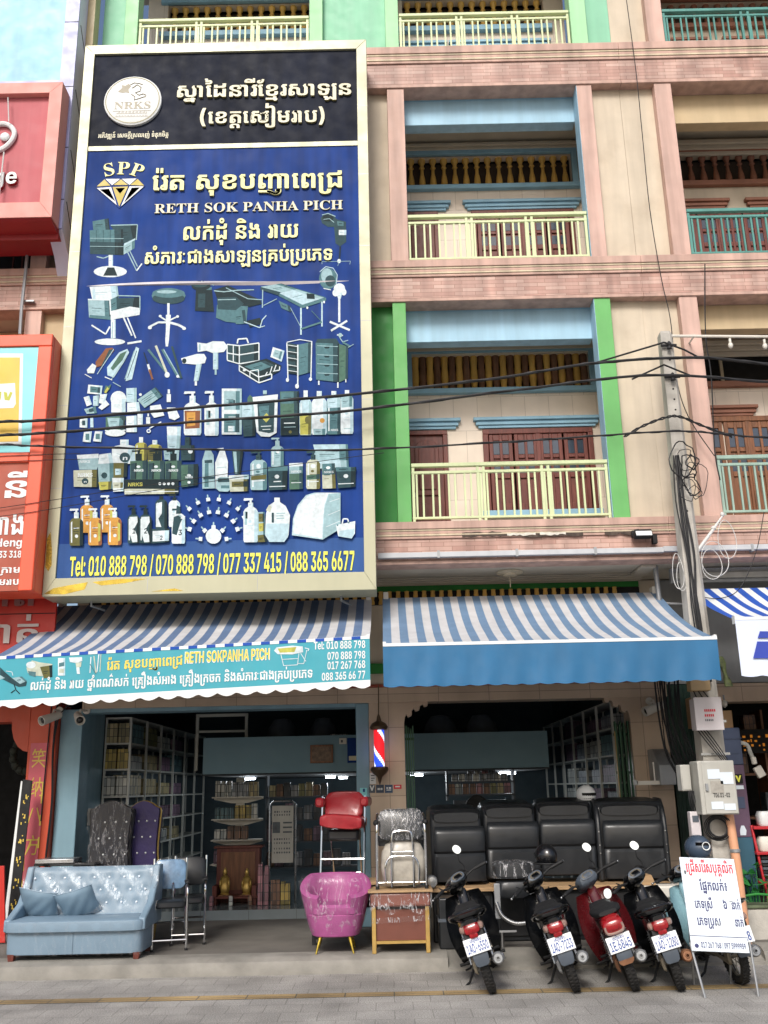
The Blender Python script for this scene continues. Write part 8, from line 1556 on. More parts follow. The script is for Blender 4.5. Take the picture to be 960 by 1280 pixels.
# red reclining chair on a small black bench
bn = thing('bench','low dark bench with a plank top under the red chair, behind the pink tub chair','bench',(-.5,10.95,.15)); b = MB(); b.bx(-.86,-.16,10.72,11.2,.72,.755); b.build('plank', M_ply, bn, bev=.004)
b = MB(); b.bx(-.84,-.18,10.75,11.18,.5,.72); b.build('apron', M_blackmat, bn)
for x in (-.82,-.2):
    for y in (10.77,11.15): b = MB(); b.bx(x-.02,x+.02,y-.02,y+.02,.149,.5); b.build('leg', M_blackmat, bn)
Mr = Matrix.Translation((-.50,10.93,.757)) @ Matrix.Rotation(R_(-9),4,'Z')
rc = thing('reclining_chair','red leather reclining chair on chrome legs, stacked behind the pink tub chair','chair',M=Mr)
def P(b, n, m, **k): return b.build(n, m, rc, local=True, **k)
b = MB()
for s in (-1,1): b.tube([(s*.235,-.15,.0),(s*.235,-.03,.86)],.011,8); b.tube([(s*.15,.18,.0),(s*.16,.02,.45)],.010,8)
b.tube([(-.235,-.12,.22),(.235,-.12,.22)],.010,8); b.tube([(-.15,.17,.06),(.15,.17,.06)],.010,8); P(b,'frame',M_chrome)
b = MB(); b.M = Matrix.Translation((0,-.07,.60)) @ Matrix.Rotation(R_(4),4,'Y'); b.loft([sring((0,y,0),.235*s,.075*s,4,20,'Y') for y,s in ((-.16,.85),(-.145,.97),(-.05,1),(.14,1))]); P(b,'seat',M_red)
b = MB(); b.M = Matrix.Translation((0,.02,.76)) @ Matrix.Rotation(R_(-16),4,'X'); b.loft([sring((0,y,0),.215*s,.15*s2,4,22,'Y') for y,s,s2 in ((-.055,.9,.9),(-.04,.99,.98),(.03,1,1),(.05,.92,.92))]); P(b,'backrest',M_red)
for s in (-1,1):
    b = MB(); b.M = Matrix.Translation((s*.245,-.02,.80)); b.loft([sring((0,y,0),.045*q,.05*q,3,14,'Y') for y,q in ((-.15,.6),(-.13,1),(.1,1),(.14,.7))]); P(b,'armrest',M_red)
b = MB(); b.bx(-.17,.17,-.10,.1,.40,.52); P(b,'under_seat_box',M_blackvinyl,bev=.03)
for s in (-1,1): P(MB().cb((s*.235,-.15,.02),(.06,.05,.05)),'wooden_block',M_goldwood,bev=.006)
# brown cabinet, silver chair on it
cbn = thing('brown_cabinet','brown fronted cabinet in a golden wood frame, beside the pink tub chair','cabinet',(.08,10.3,.15))
b = MB(); b.bx(-.17,.33,10.16,10.5,.26,.545); b.build('front_panel', M_brownpanel, cbn, bev=.004)
b = MB(); b.bx(-.215,.375,10.11,10.52,.57,.70); b.build('drawer', mat('padded_brown_top','#7d4a3e',.4,var=.15,coat=.3), cbn, bev=.02)
for x0,x1 in ((-.205,-.165),(.32,.36)):
    b = MB(); b.bx(x0,x1,10.125,10.165,.149,.58); b.build('leg', M_goldwood, cbn, bev=.004); b = MB(); b.bx(x0,x1,10.48,10.52,.149,.58); b.build('leg', M_goldwood, cbn, bev=.004)
b = MB(); b.bx(-.165,.32,10.135,10.16,.235,.26); b.build('rail', M_goldwood, cbn); b = MB(); b.bx(-.24,.40,10.09,10.56,.703,.722); b.build('board_top', M_ply, cbn, bev=.003)
b = MB(); b.grid(lambda u,v: (lerp(-.225,.385,u),10.098+.006*math.sin(u*37+v*5),lerp(.53+.03*math.sin(u*14),.70,v)),30,8); b.grid(lambda u,v: (lerp(-.2,.36,u),10.12,lerp(.42,.47,v)+.02*u),14,3); b.build('film_wrap', film('cabinet_film',.7,6), cbn)
Ms = Matrix.Translation((.10,10.35,.724)); sc_ = thing('folded_chair','folded chrome chair with a black wrapped back, standing on the brown cabinet','chair',M=Ms)
def P(b, n, m, **k): return b.build(n, m, sc_, local=True, **k)
for s in (-1,1): P(MB().tube(catmull([(s*.245,-.12,0),(s*.245,-.12,.40),(s*.24,-.11,.62),(s*.235,.02,.71),(s*.23,.14,.66)],5),.014,10),'side_tube',M_chrome)
b = MB(); b.tube(catmull([(-.10,-.14,.02),(-.10,-.14,.30),(-.09,-.14,.50),(-.05,-.14,.545),(.07,-.14,.545),(.11,-.14,.50),(.12,-.14,.30),(.12,-.14,.02)],5),.011,8); b.tube(catmull([(-.16,-.15,.08),(-.16,-.15,.22),(-.11,-.15,.30),(0,-.15,.31),(.12,-.15,.30),(.17,-.15,.22),(.17,-.15,.08)],5),.010,8); b.tube([(-.245,-.12,.06),(.245,-.12,.06)],.010,8); b.tube([(-.10,-.14,.35),(.12,-.14,.35)],.009,8); P(b,'footrest_tube',M_chrome)
b = MB(); b.M = Matrix.Translation((0,-.02,.60)) @ Matrix.Rotation(R_(-14),4,'X'); b.loft([sring((0,y,0),.22*s,.155*s,5,22,'Y') for y,s in ((-.05,.9),(-.04,1),(.03,1),(.045,.9))]); P(b,'backrest',M_blackvinyl)
b = MB(); b.M = Matrix.Translation((0,-.02,.60)) @ Matrix.Rotation(R_(-14),4,'X'); b.loft([sring((0,y,0),.225*s,.16*s,5,22,'Y') for y,s in ((-.068,.9),(-.058,1),(.03,1))],cap=True); P(b,'film_wrap',film('black_back_film',.5,7))
b = MB(); b.loft([sring((.02,.0,z),.21*s,.10*s,3,20,'Z') for z,s in ((.03,.8),(.06,.98),(.2,1.1),(.34,1.05),(.42,.85),(.45,.6))]); P(b,'plastic_cover',mat('milky_plastic','#a39e94',.35,var=.2,vs=14,bump=.6,bs=12))
for s in (-1,1): P(MB().cyl((s*.245,-.12,-.001),(s*.245,-.12,.03),.02,n=10),'cap',M_blackmat); P(MB().ell((s*.25,-.10,.63),(.03,.04,.03)),'joint',M_blackmat)
b = MB(); b.loft([sring((0,.03,z),.24*s,.05,5,18,'Z') for z,s in ((.40,.95),(.42,1),(.50,1))]); b.bx(-.235,.235,-.05,.10,.455,.475); P(b,'seat',M_blackvinyl)
# black washing beds in a row, on plank topped cabinets
def wash_bed(lab, x0, x1, y, zb, zt, tilt, left_arm=True):
    w = x1-x0; cx = (x0+x1)/2; M = Matrix.Translation((cx,y,zb)) @ Matrix.Rotation(R_(tilt),4,'Z'); t = thing('washing_bed', lab, 'salon bed', M=M, group='black washing beds stacked before the right opening'); h = zt-zb
    def P(b, n, m, **k): return b.build(n, m, t, local=True, **k)
    b = MB(); b.prism([(.0,.0),(.0,.92*h),(.06,h),(.48,h*1.0),(.55,.6*h),(.55,0)],-w/2+.03*left_arm,w/2-.03*left_arm,axis='X'); P(b,'body',M_blackvinyl,bev=.04 if not left_arm else .02,seg=3)
    b = MB(); b.loft([sring((0.02,-.05+dy,z*h),(w/2-.055+.05*(not left_arm))*s,.035*s2,4,24,'Z') for z,s,s2,dy in ((.03,.97,.9,.0),(.06,1,1,0),(.36,1.0,1.05,-.005),(.40,.995,.8,.012),(.43,1,1.1,-.01),(.66,1,1.35,-.03),(.72,.99,1.2,-.015),(.76,.95,.6,.02))]); P(b,'front_pad',M_blackvinyl)
    b = MB(); b.loft([[(px,py,pz) for px,py,pz in sring((0.0,yy,z*h),(w/2-.05+.04*(not left_arm))*s,.055*s,4,24,'Y')] for yy,z,s in ((-.02,.88,.9),(.02,.90,1),(.40,.98,1),(.46,.98,.9))]); P(b,'top_pad',M_blackvinyl)
    q_ = .10
    for s in ((-1,1) if left_arm else ()):
        b = MB(); pr = [(-q_,.0),(-q_-.01,.55*h),(-q_*.7,.80*h),(.0,.93*h),(.12,1.03*h),(.45,1.04*h),(.5,.9*h),(.5,0)]
        b.prism(pr, s*(w/2-.03)-.028, s*(w/2-.03)+.028, axis='X'); P(b,'arm_panel',M_blackvinyl,bev=.02)
        b = MB()
        for zz in (.35,.45,.62): b.cyl((s*(w/2-.03),-q_-.018,zz*h),(s*(w/2-.03),-q_,zz*h),.007,n=8)
        P(b,'bolt',M_steel)
    return t
BL = 'black vinyl washing bed standing upright, '
wash_bed(BL+'leftmost, next to the folded chrome chair',.43,.99,10.96,.70,1.46,4,False)
wash_bed(BL+'second from the left, behind the wrapped cushion',1.01,1.585,11.03,.72,1.50,2,False)
wash_bed(BL+'third from the left, beside the white helmet',1.60,2.20,11.05,.74,1.51,-3,False)
wash_bed(BL+'rightmost and widest, beside the tiled pier',2.22,2.98,10.98,.69,1.50,-6)
for i, (x0, x1, lab) in enumerate(((.42,1.05,'plank topped black base cabinet under the leftmost washing bed'),(1.08,1.60,'plank topped black base cabinet under the second washing bed'),(1.64,2.2,'plank topped black base cabinet under the third washing bed'),(2.25,3.0,'plank topped black base cabinet under the rightmost washing bed'))):
    t = thing('base_cabinet', lab, 'cabinet', ((x0+x1)/2,11.1,.15)); b = MB(); b.bx(x0,x1,10.72,11.5,.149,.64); b.build('case', M_blackvinyl, t, bev=.015); b = MB(); b.bx(x0-.03,x1+.03,10.64,11.55,.642,.68 if i != 1 else .69); b.build('plank', M_ply, t, bev=.004); b = MB(); b.bx(x0+.03,x1-.03,10.70,10.72,.2,.6); b.build('front_panel', M_blackmat, t, bev=.006)
lbx = thing('black_box','low black storage box under the handlebar of the leftmost motorbike','box',(.56,10.25,.15)); b = MB(); b.bx(.46,.80,10.30,10.62,.149,.62); b.build('case', M_blackvinyl, lbx, bev=.015); b = MB(); b.bx(.45,.81,10.29,10.63,.40,.43); b.build('lid_edge', M_grey, lbx)
hd = thing('silver_knob','round chrome fan housing on the plank left of the leftmost washing bed','fan',(.42,10.62,.7)); b = MB(); b.lathe([(.055,-.03),(.065,0),(.05,.05)],(.41,10.62,.752),16,axis='Y'); b.build('ring', M_dullmetal, hd); b = MB(); b.lathe([(.045,-.035),(.001,-.04)],(.41,10.62,.752),16,axis='Y'); b.build('front', M_steel, hd)
# lower wash chair with a film-wrapped cushion
lc = thing('wash_chair','low black wash chair with chrome legs and film-wrapped cushion, behind the second motorbike','chair',(1.2,10.5,.15))
b = MB(); b.loft([sring((1.24,10.48,z),.20*s,.16*s,4,20,'Z') for z,s in ((.79,.9),(.81,1),(.90,1),(.93,.85))]); b.build('cushion', M_blackvinyl, lc); b = MB(); b.loft([sring((1.24,10.48,z),.215*s,.175*s,3.2,26,'Z') for z,s in ((.79,1.0),(.85,1.03),(.93,1.0),(.95,.8),(.955,.4))]); b.build('film_wrap', film('cushion_film',.7,6), lc)
b = MB(); b.loft([sring((1.24,10.40,z),.19*s,.13*s,4,20,'Z') for z,s in ((.61,.9),(.63,1),(.74,1),(.76,.9))]); b.build('seat', M_blackvinyl, lc)
for x in (1.02,1.36): MB().bx(x,x+.06,10.28,10.31,.42,.75).build('arm_post', M_dullmetal, lc, bev=.006)
b = MB(); b.tube(catmull([(1.03,10.24,.58),(1.08,10.22,.46),(1.2,10.20,.39),(1.36,10.2,.40),(1.42,10.22,.45)],5),[.02]*21,10); b.build('footrest_bow', M_steel, lc); b = MB(); b.cyl((1.40,10.3,.16),(1.40,10.3,.44),.025,n=12); b.cyl((1.08,10.3,.149),(1.08,10.3,.30),.018,n=10); b.bx(1.02,1.22,10.25,10.33,.30,.32); b.build('leg', M_chrome, lc)
# helmets
def helmet(lab, c, r, m, rz, vis, face=False):
    t = thing('helmet', lab, 'helmet', c); b = MB(); b.M = Matrix.Translation(c) @ Matrix.Rotation(R_(rz),4,'Z')
    rings = []
    for i in range(13):
        th = R_(lerp(-38 if not face else -58,88,i/12)); q = math.cos(th); rings.append([(r*.92*q*math.cos(a)*(1), r*1.1*q*math.sin(a), r*math.sin(th)) for a in [2*math.pi*j/28 for j in range(28)]])
    b.loft(rings); b.build('shell', m, t)
    v = MB(); v.M = b.M.copy(); rr = r*1.02
    v.grid(lambda u, w: (rr*.94*math.cos(R_(lerp(-10,-50 if face else -28,w)))*math.cos(R_(lerp(200,340,u))), rr*1.13*math.cos(R_(lerp(-10,-50 if face else -28,w)))*math.sin(R_(lerp(200,340,u))), rr*math.sin(R_(lerp(28 if face else 12,-25 if face else -22,w)))), 16, 6); v.build('visor', vis, t)
    s = MB(); s.M = b.M.copy(); s.tube([(r*.95*math.cos(a),r*1.12*math.sin(a),-.6*r if not face else -.83*r) for a in [2*math.pi*j/20 for j in range(20)]],.010,6,closed=True); s.build('rim_trim', M_blackmat, t)
    return t
helmet('black glossy half helmet hung on the second motorbike',(1.52,10.02,1.02),.115,mat('black_helmet_shell','#101114',.28,var=.1,coat=.5),200,M_blackgloss)
helmet('white half helmet lying on the third washing bed',(2.22,11.35,1.57),.11,M_white,30,M_dark)
helmet('grey-blue full face helmet with a pale ring, on the motorbike behind the white board',(3.03,10.05,1.06),.125,mat('grey_blue_helmet_shell','#3c4a5c',.3,var=.2,coat=.5),40,M_blackgloss,True)
p_ = [o for o in SC.objects if o.get('label','').startswith('grey-blue full face')][0]; q = MB(); q.lathe([(.032,-.002),(.04,-.004),(.04,.004),(.032,.002),(.032,-.002)],(3.07,9.915,1.085),18,axis='Y'); q.build('ring_mark', M_white, p_)
# clutter to the right behind the bikes
wbx = thing('foam_box','white foam box with a brown lid behind the fourth motorbike','box',(2.75,10.5,.6)); b = MB(); b.bx(2.56,2.98,10.42,10.75,.56,.68); b.build('case', M_warmwhite, wbx, bev=.02); b = MB(); b.bx(2.62,2.95,10.45,10.72,.30,.555); b.build('carton', M_boxgrey, wbx); b = MB(); b.prism([(2.50,.683),(2.70,.683),(2.66,.78),(2.54,.77)],10.5,10.7); b.build('lid', M_ply, wbx); b = MB(); b.bx(2.6,2.97,10.44,10.74,.149,.298); b.build('stand', M_blackmat, wbx)
# A-board
Ma = Matrix.Translation((2.735,8.80,.69)) @ Matrix.Rotation(R_(-3),4,'Z') @ Matrix.Rotation(R_(3.0),4,'Y') @ Matrix.Rotation(R_(-22),4,'X')
ab = thing('sign_stand','white job notice board with red and navy Khmer writing on a spindly metal stand','sign',M=Ma)
def P(b, n, m, **k): return b.build(n, m, ab, local=True, **k)
b = MB(); b.bx(-.235,.235,0,.012,-.385,.385); pan = P(b,'panel',M_board,bev=.003)
def abl(key, u0, u1, v, s, m):
    q = MB(); x0 = lerp(-.235,.235,u0); x1 = lerp(-.235,.235,u1); w = TXT[key][0]/1000; z = lerp(.385,-.385,v); write(q,key,lambda a,c,d:(x0+a,-d,z+c),(x1-x0)/w,s,.003); P(q,'lettering',m,smooth=False)
abl('s8',.09,.95,.165,.125,M_redink); abl('s9',.30,.80,.36,.115,M_blueink); abl('s10',.16,.48,.555,.105,M_blueink); abl('s11',.66,.74,.555,.11,M_blueink); abl('s12',.81,.97,.555,.10,M_blueink); abl('s13',.16,.58,.735,.105,M_blueink); abl('s12',.82,.98,.735,.10,M_blueink); abl('ab',.17,.95,.965,.062,M_blueink)
q = MB(); q.bx(-.235,.235,-.004,-.0005,-.268,-.264); q.bx(-.235+.02,-.235+.023,-.004,-.0005,-.36,-.355); q.lathe([(.017,-.003),(.017,-.0005)],(-.19,0,-.345),14,axis='Y'); P(q,'rule',M_blueink)
q = MB(); q.bx(-.01,.10,-.003,-.0005,-.20,-.145); P(q,'worn_patch',mat('rubbed_patch','#d3dbe0',.6,var=.1,vs=20))
def inv(p): return tuple(Ma.inverted() @ Vector(p))
for a, c in (((2.48,8.72,.40),(2.525,8.60,.0)),((2.97,8.70,.40),(2.965,8.62,.0)),((2.55,8.9,.95),(2.60,9.15,.0)),((2.92,8.9,.95),(2.92,9.15,.0))):
    q = MB(); q.tube([inv(a),inv(c)],.010,8); P(q,'leg',M_dullmetal)
q = MB(); q.tube([inv((2.56,9.02,.5)),inv((2.92,9.02,.5))],.008,6); P(q,'brace',M_dullmetal)
# things in front of the right shop
rk = thing('red_rack','red wire rack with folded goods at the right edge','rack',(4.1,10.9,.15)); b = MB()
for x in (3.98,4.3): b.tube([(x-.06,11.0,1.22),(x+.03,10.9,.15)],.016,8); b.tube([(x-.06,11.3,1.22),(x+.03,11.3,.15)],.016,8)
for z in (.62,.92,1.18): b.bx(3.92,4.34,10.93,11.3,z,z+.03)
b.build('frame', mat('red_rack_paint','#b3202a',.4,var=.1), rk, bev=.004)
for k, (x, z, m, lab) in enumerate(((4.0,.652,M_grey,'dark folded goods on the lower shelf of the red rack'),(4.02,.952,M_warmwhite,'pale bundle on the middle shelf of the red rack'),(4.2,.952,M_blackmat,'black bundle on the middle shelf of the red rack'),(4.05,1.212,M_white,'white packet on top of the red rack'))):
    t = tag(MB().loft([sring((x+.05,11.05,z+h),.09*s,.08*s,4,14,'Z') for h,s in ((0,.9),(.02,1),(.12,1),(.15,.8))]).build('goods_bundle', m), lab, 'bundle')
for k in range(6): tag(MB().loft([sring((4.06,10.98,.70+.035*k),.10,.05,5,12,'Z'),sring((4.06,10.98,.725+.035*k),.10,.05,5,12,'Z')]).build('folded_mat', M_blackmat if k%2 else M_grey), 'dark folded mat in the stack in front of the red rack', 'mat', 'folded mats stacked by the red rack')
pw = thing('planter_wall','low worn concrete planter wall at the right edge','wall',(4,10.5,0)); b = MB(); b.bx(3.42,6,10.5,10.75,-.02,.44); b.build('wall', M_concrete, pw, bev=.02); b = MB(); b.bx(3.42,6,10.48,10.77,.441,.47); b.build('coping', mat('mossy_coping','#566049',.85,var=.3,vs=8,bump=.4), pw, bev=.008); b = MB(); b.bx(3.43,6,10.752,11.2,.2,.43); b.build('soil', mat('dark_soil','#3a322a',.9,var=.3,vs=12,bump=.5), pw)
M_leaf = mat('green_leaf','#2f7a3c',.5,var=.25,vs=12)
pl_ = thing('plant','green leafy plant growing in the planter wall at the right edge','plant',(3.9,10.9,.43)); r4 = random.Random(8); b = MB(); st = MB()
for k in range(26):
    x, y, z = 3.72+r4.uniform(-.12,.42), 10.82+r4.uniform(-.08,.12), .50+r4.uniform(.0,.34); s = r4.uniform(.05,.085); a, e = r4.uniform(0,6.28), r4.uniform(-.5,.9)
    K = Matrix.Translation((x,y,z)) @ Matrix.Rotation(a,4,'Z') @ Matrix.Rotation(e,4,'X'); pts = [(s*.9*math.sin(t)*(.75+.25*math.cos(t)),s*math.cos(t)*1.1,.01*math.cos(2*t)) for t in [2*math.pi*i/12 for i in range(12)]]
    n = len(pts); V = [tuple(K @ Vector(p)) for p in pts]+[tuple(K @ Vector((0,0,-.012)))]; b.add(V,[(i,(i+1)%n,n) for i in range(n)]); st.tube([(x,y,z),(x*.6+3.85*.4,10.85,.44)],.004,5)
b.build('leaves', M_leaf, pl_, smooth=False); st.build('stem', M_leaf, pl_)
hs = thing('garden_hose','green hose lying over the planter wall coping','hose',(3.7,10.5,.5)); b = MB(); b.tube(catmull([(3.50,10.46,.55),(3.7,10.46,.58),(3.95,10.46,.56),(4.3,10.47,.58),(4.8,10.47,.56)],6),.012,8); b.build('tube', M_dkgreen, hs); b = MB(); b.cyl((3.46,10.46,.545),(3.5,10.46,.55),.018,n=8); b.build('nozzle', M_gold, hs)
for k, (x, y, z, w, h, lab) in enumerate(((3.66,11.3,2.27,.30,.20,'brown carton on top of the steel cabinet'),(3.62,11.6,2.3,.22,.36,'taller brown carton behind the one on the steel cabinet'),)): 
    b = MB(); b.bx(x,x+w,y,y+.3,z,z+h); t = tag(b.build('carton', M_carton, None, bev=.004), lab, 'carton')
rk2 = thing('storage_shelf','dark shelves of goods deep inside the right shop','shelf',(4.8,13.5,.2)); b = MB()
for z in (1.2,1.75,2.2): b.bx(3.9,6.2,13.2,13.6,z,z+.03)
for x in (3.9,5.0,6.17): b.bx(x,x+.03,13.2,13.6,.2,2.6)
b.build('frame', M_wood2, rk2)
for i in range(12): product(4.0+.17*i,13.3,[1.235,1.785,2.235][i%3],.16,.2,.3,[6,8,6,0,6][i%5],'carton on the dark shelves inside the right shop','cartons inside the right shop')
ld = thing('led_sign','amber lit sign strip hanging inside the right shop','sign',(4.5,12.8,2.2)); a = at(925,912,12.8); c = at(1010,940,12.8); b = MB(); b.bx(a.x,c.x,12.80,12.84,c.z,a.z); b.build('case', M_dark, ld); b = MB(); r5 = random.Random(3)
for i in range(14):
    x = a.x+.02+i*.05
    for j in range(4): 
        if r5.random() < .65: z = c.z+.03+j*.055; b.bx(x,x+r5.uniform(.012,.036),12.795,12.8,z,z+r5.uniform(.012,.04))
b.build('lit_strokes', emis('amber_light','#b06a14',.35), ld)
lamp2 = thing('ceiling_light','small pale lamp under the right shop beam','lamp',(3.95,11.8,2.5)); p = at(905,875,11.7); b = MB(); b.cyl((p.x,11.7,p.z+.06),(p.x,11.7,p.z),.012,n=6); b.build('rod', M_dullmetal, lamp2); b = MB(); b.lathe([(.01,.0),(.035,-.02),(.03,-.07),(.005,-.09)],(p.x,11.7,p.z),12); b.build('bulb', M_warmwhite, lamp2)
# ------------------------------------------------------------------ motorbikes (x right, y forward, origin at the rear tyre's contact)
def bike(name, lab, loc, lean, yaw, body, tailm, plate, accent=None, mirrors=(1,), muffler=M_dullmetal, steer=20, cowl=None, case=M_khakicase, rack=True, flap=M_grey, rounded=False, rust_tail=False):
    M = Matrix.Translation(loc) @ Matrix.Rotation(R_(-yaw),4,'Z') @ Matrix.Rotation(R_(-lean),4,'Y') @ Matrix.Scale(.85,4)
    # keep unit scale on the root: the size goes into the meshes
    M = Matrix.Translation(loc) @ Matrix.Rotation(R_(-yaw),4,'Z') @ Matrix.Rotation(R_(-lean),4,'Y')
    S = Matrix.Scale(.86,4)
    t = thing(name, lab, 'motorbike', M=M, group='motorbikes parked in a row at the kerb')
    cowl = cowl or M_blackgloss
    def nb(front=False):
        b = MB(); b.M = S.copy()
        if front: b.M = S @ Matrix.Translation((0,.98,.9)) @ Matrix.Rotation(R_(22),4,'X') @ Matrix.Rotation(R_(steer),4,'Z') @ Matrix.Rotation(R_(-22),4,'X') @ Matrix.Translation((0,-.98,-.9))
        return b
    def P(b, n, m, parent=None, **k): return b.build(n, m, parent or t, local=True, **k)
    def wheel(cy, front):
        b = nb(front); R0 = .29; prof = []
        for i in range(13):
            a = 2*math.pi*i/12; ra = R0-.043+.043*math.cos(a)*(1.0 if math.cos(a) > 0 else .8); prof.append((ra, .046*math.sin(a)))
        b.lathe([(r, h) for r, h in prof],(0,cy,R0),40,axis='X')
        for k in range(44):
            a = 2*math.pi*k/44
            for s in (-1,1): b.cb((s*.022,cy+(R0-.002)*math.cos(a+s*.03),R0+(R0-.002)*math.sin(a+s*.03)),(.030,.012,.012),rx=a+math.pi/2,rz=0)
        ty = P(b,'tyre',M_rubber)
        r = nb(front); r.lathe([(.225,-.03),(.235,-.032),(.225,-.012),(.215,0),(.225,.012),(.235,.032),(.225,.03),(.205,0),(.225,-.03)],(0,cy,R0),32,axis='X')
        for k in range(14):
            a = 2*math.pi*k/14; s = 1 if k%2 else -1; r.cyl((s*.03,cy+.04*math.cos(a+.5),R0+.04*math.sin(a+.5)),(0,cy+.21*math.cos(a),R0+.21*math.sin(a)),.005,n=5)
        r.cyl((-.07,cy,R0),(.07,cy,R0),.045,n=14); r.cyl((-.1,cy,R0),(.1,cy,R0),.012,n=8); P(r,'rim',M_alloy,ty)
    wheel(0,False); wheel(1.20,True)
    # tail
    b = nb(); b.loft([sring((0,y,z),w,h,3,18) for y,z,w,h in ((.62,.60,.085,.06),(.45,.62,.10,.085),(.2,.66,.115,.085),(-.05,.685,.115,.08),(-.2,.70,.10,.07),(-.30,.71,.075,.05),(-.33,.71,.05,.035))]); P(b,'tail_body',body if not rounded else tailm)
    b = nb(); b.loft([sring((0,y,z),w,h,3,20) for y,z,w,h in ((.68,.76,.05,.02),(.62,.765,.11,.035),(.42,.75,.125,.04),(.25,.755,.15,.042),(.0,.775,.155,.048),(-.18,.785,.14,.042),(-.28,.785,.09,.02))]); P(b,'seat',M_blackmat)
    if rack:
        b = nb(); b.tube(catmull([(-.13,.05,.70),(-.18,-.10,.75),(-.175,-.24,.80),(-.09,-.34,.82),(.09,-.34,.82),(.175,-.24,.80),(.18,-.10,.75),(.13,.05,.70)],5),.014,8); P(b,'grab_rail',M_blackgloss)
    # rear fender and flap
    b = nb()
    def fen(u, v):
        a = R_(lerp(40,165,v)); x = lerp(-.075,.075,u); r = .335-.5*x*x*4; return (x,-r*math.cos(math.pi-a)*-1 if False else r*math.cos(a),.29+r*math.sin(a))
    b.grid(fen,6,14); b.grid(lambda u,v: (lambda p:(p[0],p[1]*.985,.29+(p[2]-.29)*.985))(fen(u,v)),6,14); P(b,'rear_fender',M_blackmat)
    b = nb(); b.loft([[(-w,y-.006,z),(w,y-.006,z),(w,y+.008,z),(-w,y+.008,z)] for w,y,z in ((.075,-.33,.50),(.078,-.345,.44),(.076,-.345,.38),(.068,-.335,.325),(.045,-.33,.305))]); P(b,'mud_flap',flap,bev=.004)
    if rust_tail: b = nb(); b.loft([[(-w,y-.008,z),(w,y-.008,z),(w,y+.009,z),(-w,y+.009,z)] for w,y,z in ((.078,-.342,.352),(.070,-.336,.322),(.046,-.331,.302))]); P(b,'flap_edge',M_rust)
    # plate
    b = nb(); K = b.M.copy(); PM_ = K @ Matrix.Translation((0,-.352,.505)) @ Matrix.Rotation(R_(-12),4,'X'); b.M = PM_
    b.bx(-.122,.122,-.003,.003,-.075,.075); pl = P(b,'number_plate',M_plate,bev=.004)
    q = MB(); q.M = PM_; w = TXT[plate][0]/1000
    x0, x1 = (-.108,.108) if len(plate) and plate != 'p5' else (.02,.10)
    write(q,plate,lambda a,c,d:(x0+a,-.0035-d,-.058+c),(x1-x0)/w,.115,.001); w2 = TXT['s17'][0]/1000; write(q,'s17',lambda a,c,d:(-.06+a,-.0035-d,.034+c),.12/w2,.045,.001); P(q,'lettering',M_plateink,pl,smooth=False)
    b = nb(); b.M = PM_; b.bx(-.10,.10,.004,.012,-.02,.14); P(b,'plate_holder',M_blackmat)
    # tail lamp
    if rounded:
        b = nb(); b.loft([sring((0,y,z),w,h,3,20) for y,z,w,h in ((-.20,.66,.105,.09),(-.30,.655,.11,.085),(-.345,.65,.10,.07),(-.36,.65,.075,.05))]); P(b,'lamp_housing',M_redpaint)
        b = nb(); b.loft([sring((0,y,.665),w,h,3,18) for y,w,h in ((-.345,.07,.035),(-.372,.068,.034),(-.378,.04,.02))]); P(b,'tail_light',M_redlens)
        b = nb(); b.tube(catmull([(-.085,-.352,.675),(-.08,-.362,.615),(0,-.368,.60),(.08,-.362,.615),(.085,-.352,.675)],5),.013,8); P(b,'lamp_surround',M_clearlens)
    else:
        b = nb(); b.loft([[(x,y,z) for x,y,z in sring((0,yy,.655),w,h,3.5,20)] for yy,w,h in ((-.24,.09,.05),(-.33,.085,.05),(-.365,.07,.04),(-.375,.045,.025))]); b.loft([sring((0,yy,.60),w,h,4,14) for yy,w,h in ((-.30,.045,.03),(-.355,.042,.028),(-.362,.03,.02))]); P(b,'tail_light',M_redlens)
        for s in (-1,1):
            b = nb(); b.M = b.M @ Matrix.Translation((s*.092,-.30,.665)); b.loft([sring((0,y,0),w,w*1.1,2.5,14) for y,w in ((.06,.028),(.0,.032),(-.035,.027),(-.05,.012))]); P(b,'indicator',M_clearlens)
    # flanks
    for s in (-1,1):
        b = nb(); b.loft([[(s*x,y,z) for x,y,z in ring] for ring in ([(.118,.55,.52),(.122,.55,.66),(.10,.55,.68),(.09,.55,.52)],[(.128,.25,.52),(.138,.25,.70),(.11,.25,.72),(.10,.25,.52)],[(.118,-.05,.60),(.128,-.05,.73),(.10,-.05,.75),(.09,-.05,.60)],[(.085,-.24,.68),(.09,-.24,.74),(.07,-.24,.75),(.06,-.24,.68)])]); P(b,'side_cover',body,bev=.01)
        if accent:
            b = nb(); b.loft([[(s*.142,.42,.58),(s*.142,.36,.60),(s*.132,.36,.60),(s*.132,.42,.58)],[(s*.150,.30,.66),(s*.150,.22,.66),(s*.138,.22,.66),(s*.138,.30,.66)],[(s*.146,.30,.74),(s*.142,.16,.735),(s*.132,.16,.735),(s*.136,.30,.74)]]); P(b,'side_stripe',accent)
    # spine, leg shield, front fairing
    b = nb(); b.loft([sring((0,y,z),w,h,3,16) for y,z,w,h in ((.45,.55,.075,.09),(.60,.50,.07,.09),(.75,.52,.065,.10),(.88,.66,.065,.11),(.98,.82,.06,.10))]); P(b,'spine_cover',body)
    for s in (-1,1):
        b = nb()
        def shield(off):
            def f(u, v):
                z = lerp(.24,.86,v); x = lerp(.05,lerp(.18,.27,math.sin(math.pi*min(1,v*.85+.1))),u); y = lerp(.72,1.0,v)+.05*v-.14*u**2; return (s*x,y+off,z)
            return f
        b.grid(shield(0),6,10); b.grid(shield(.018),6,10); P(b,'leg_shield',body)
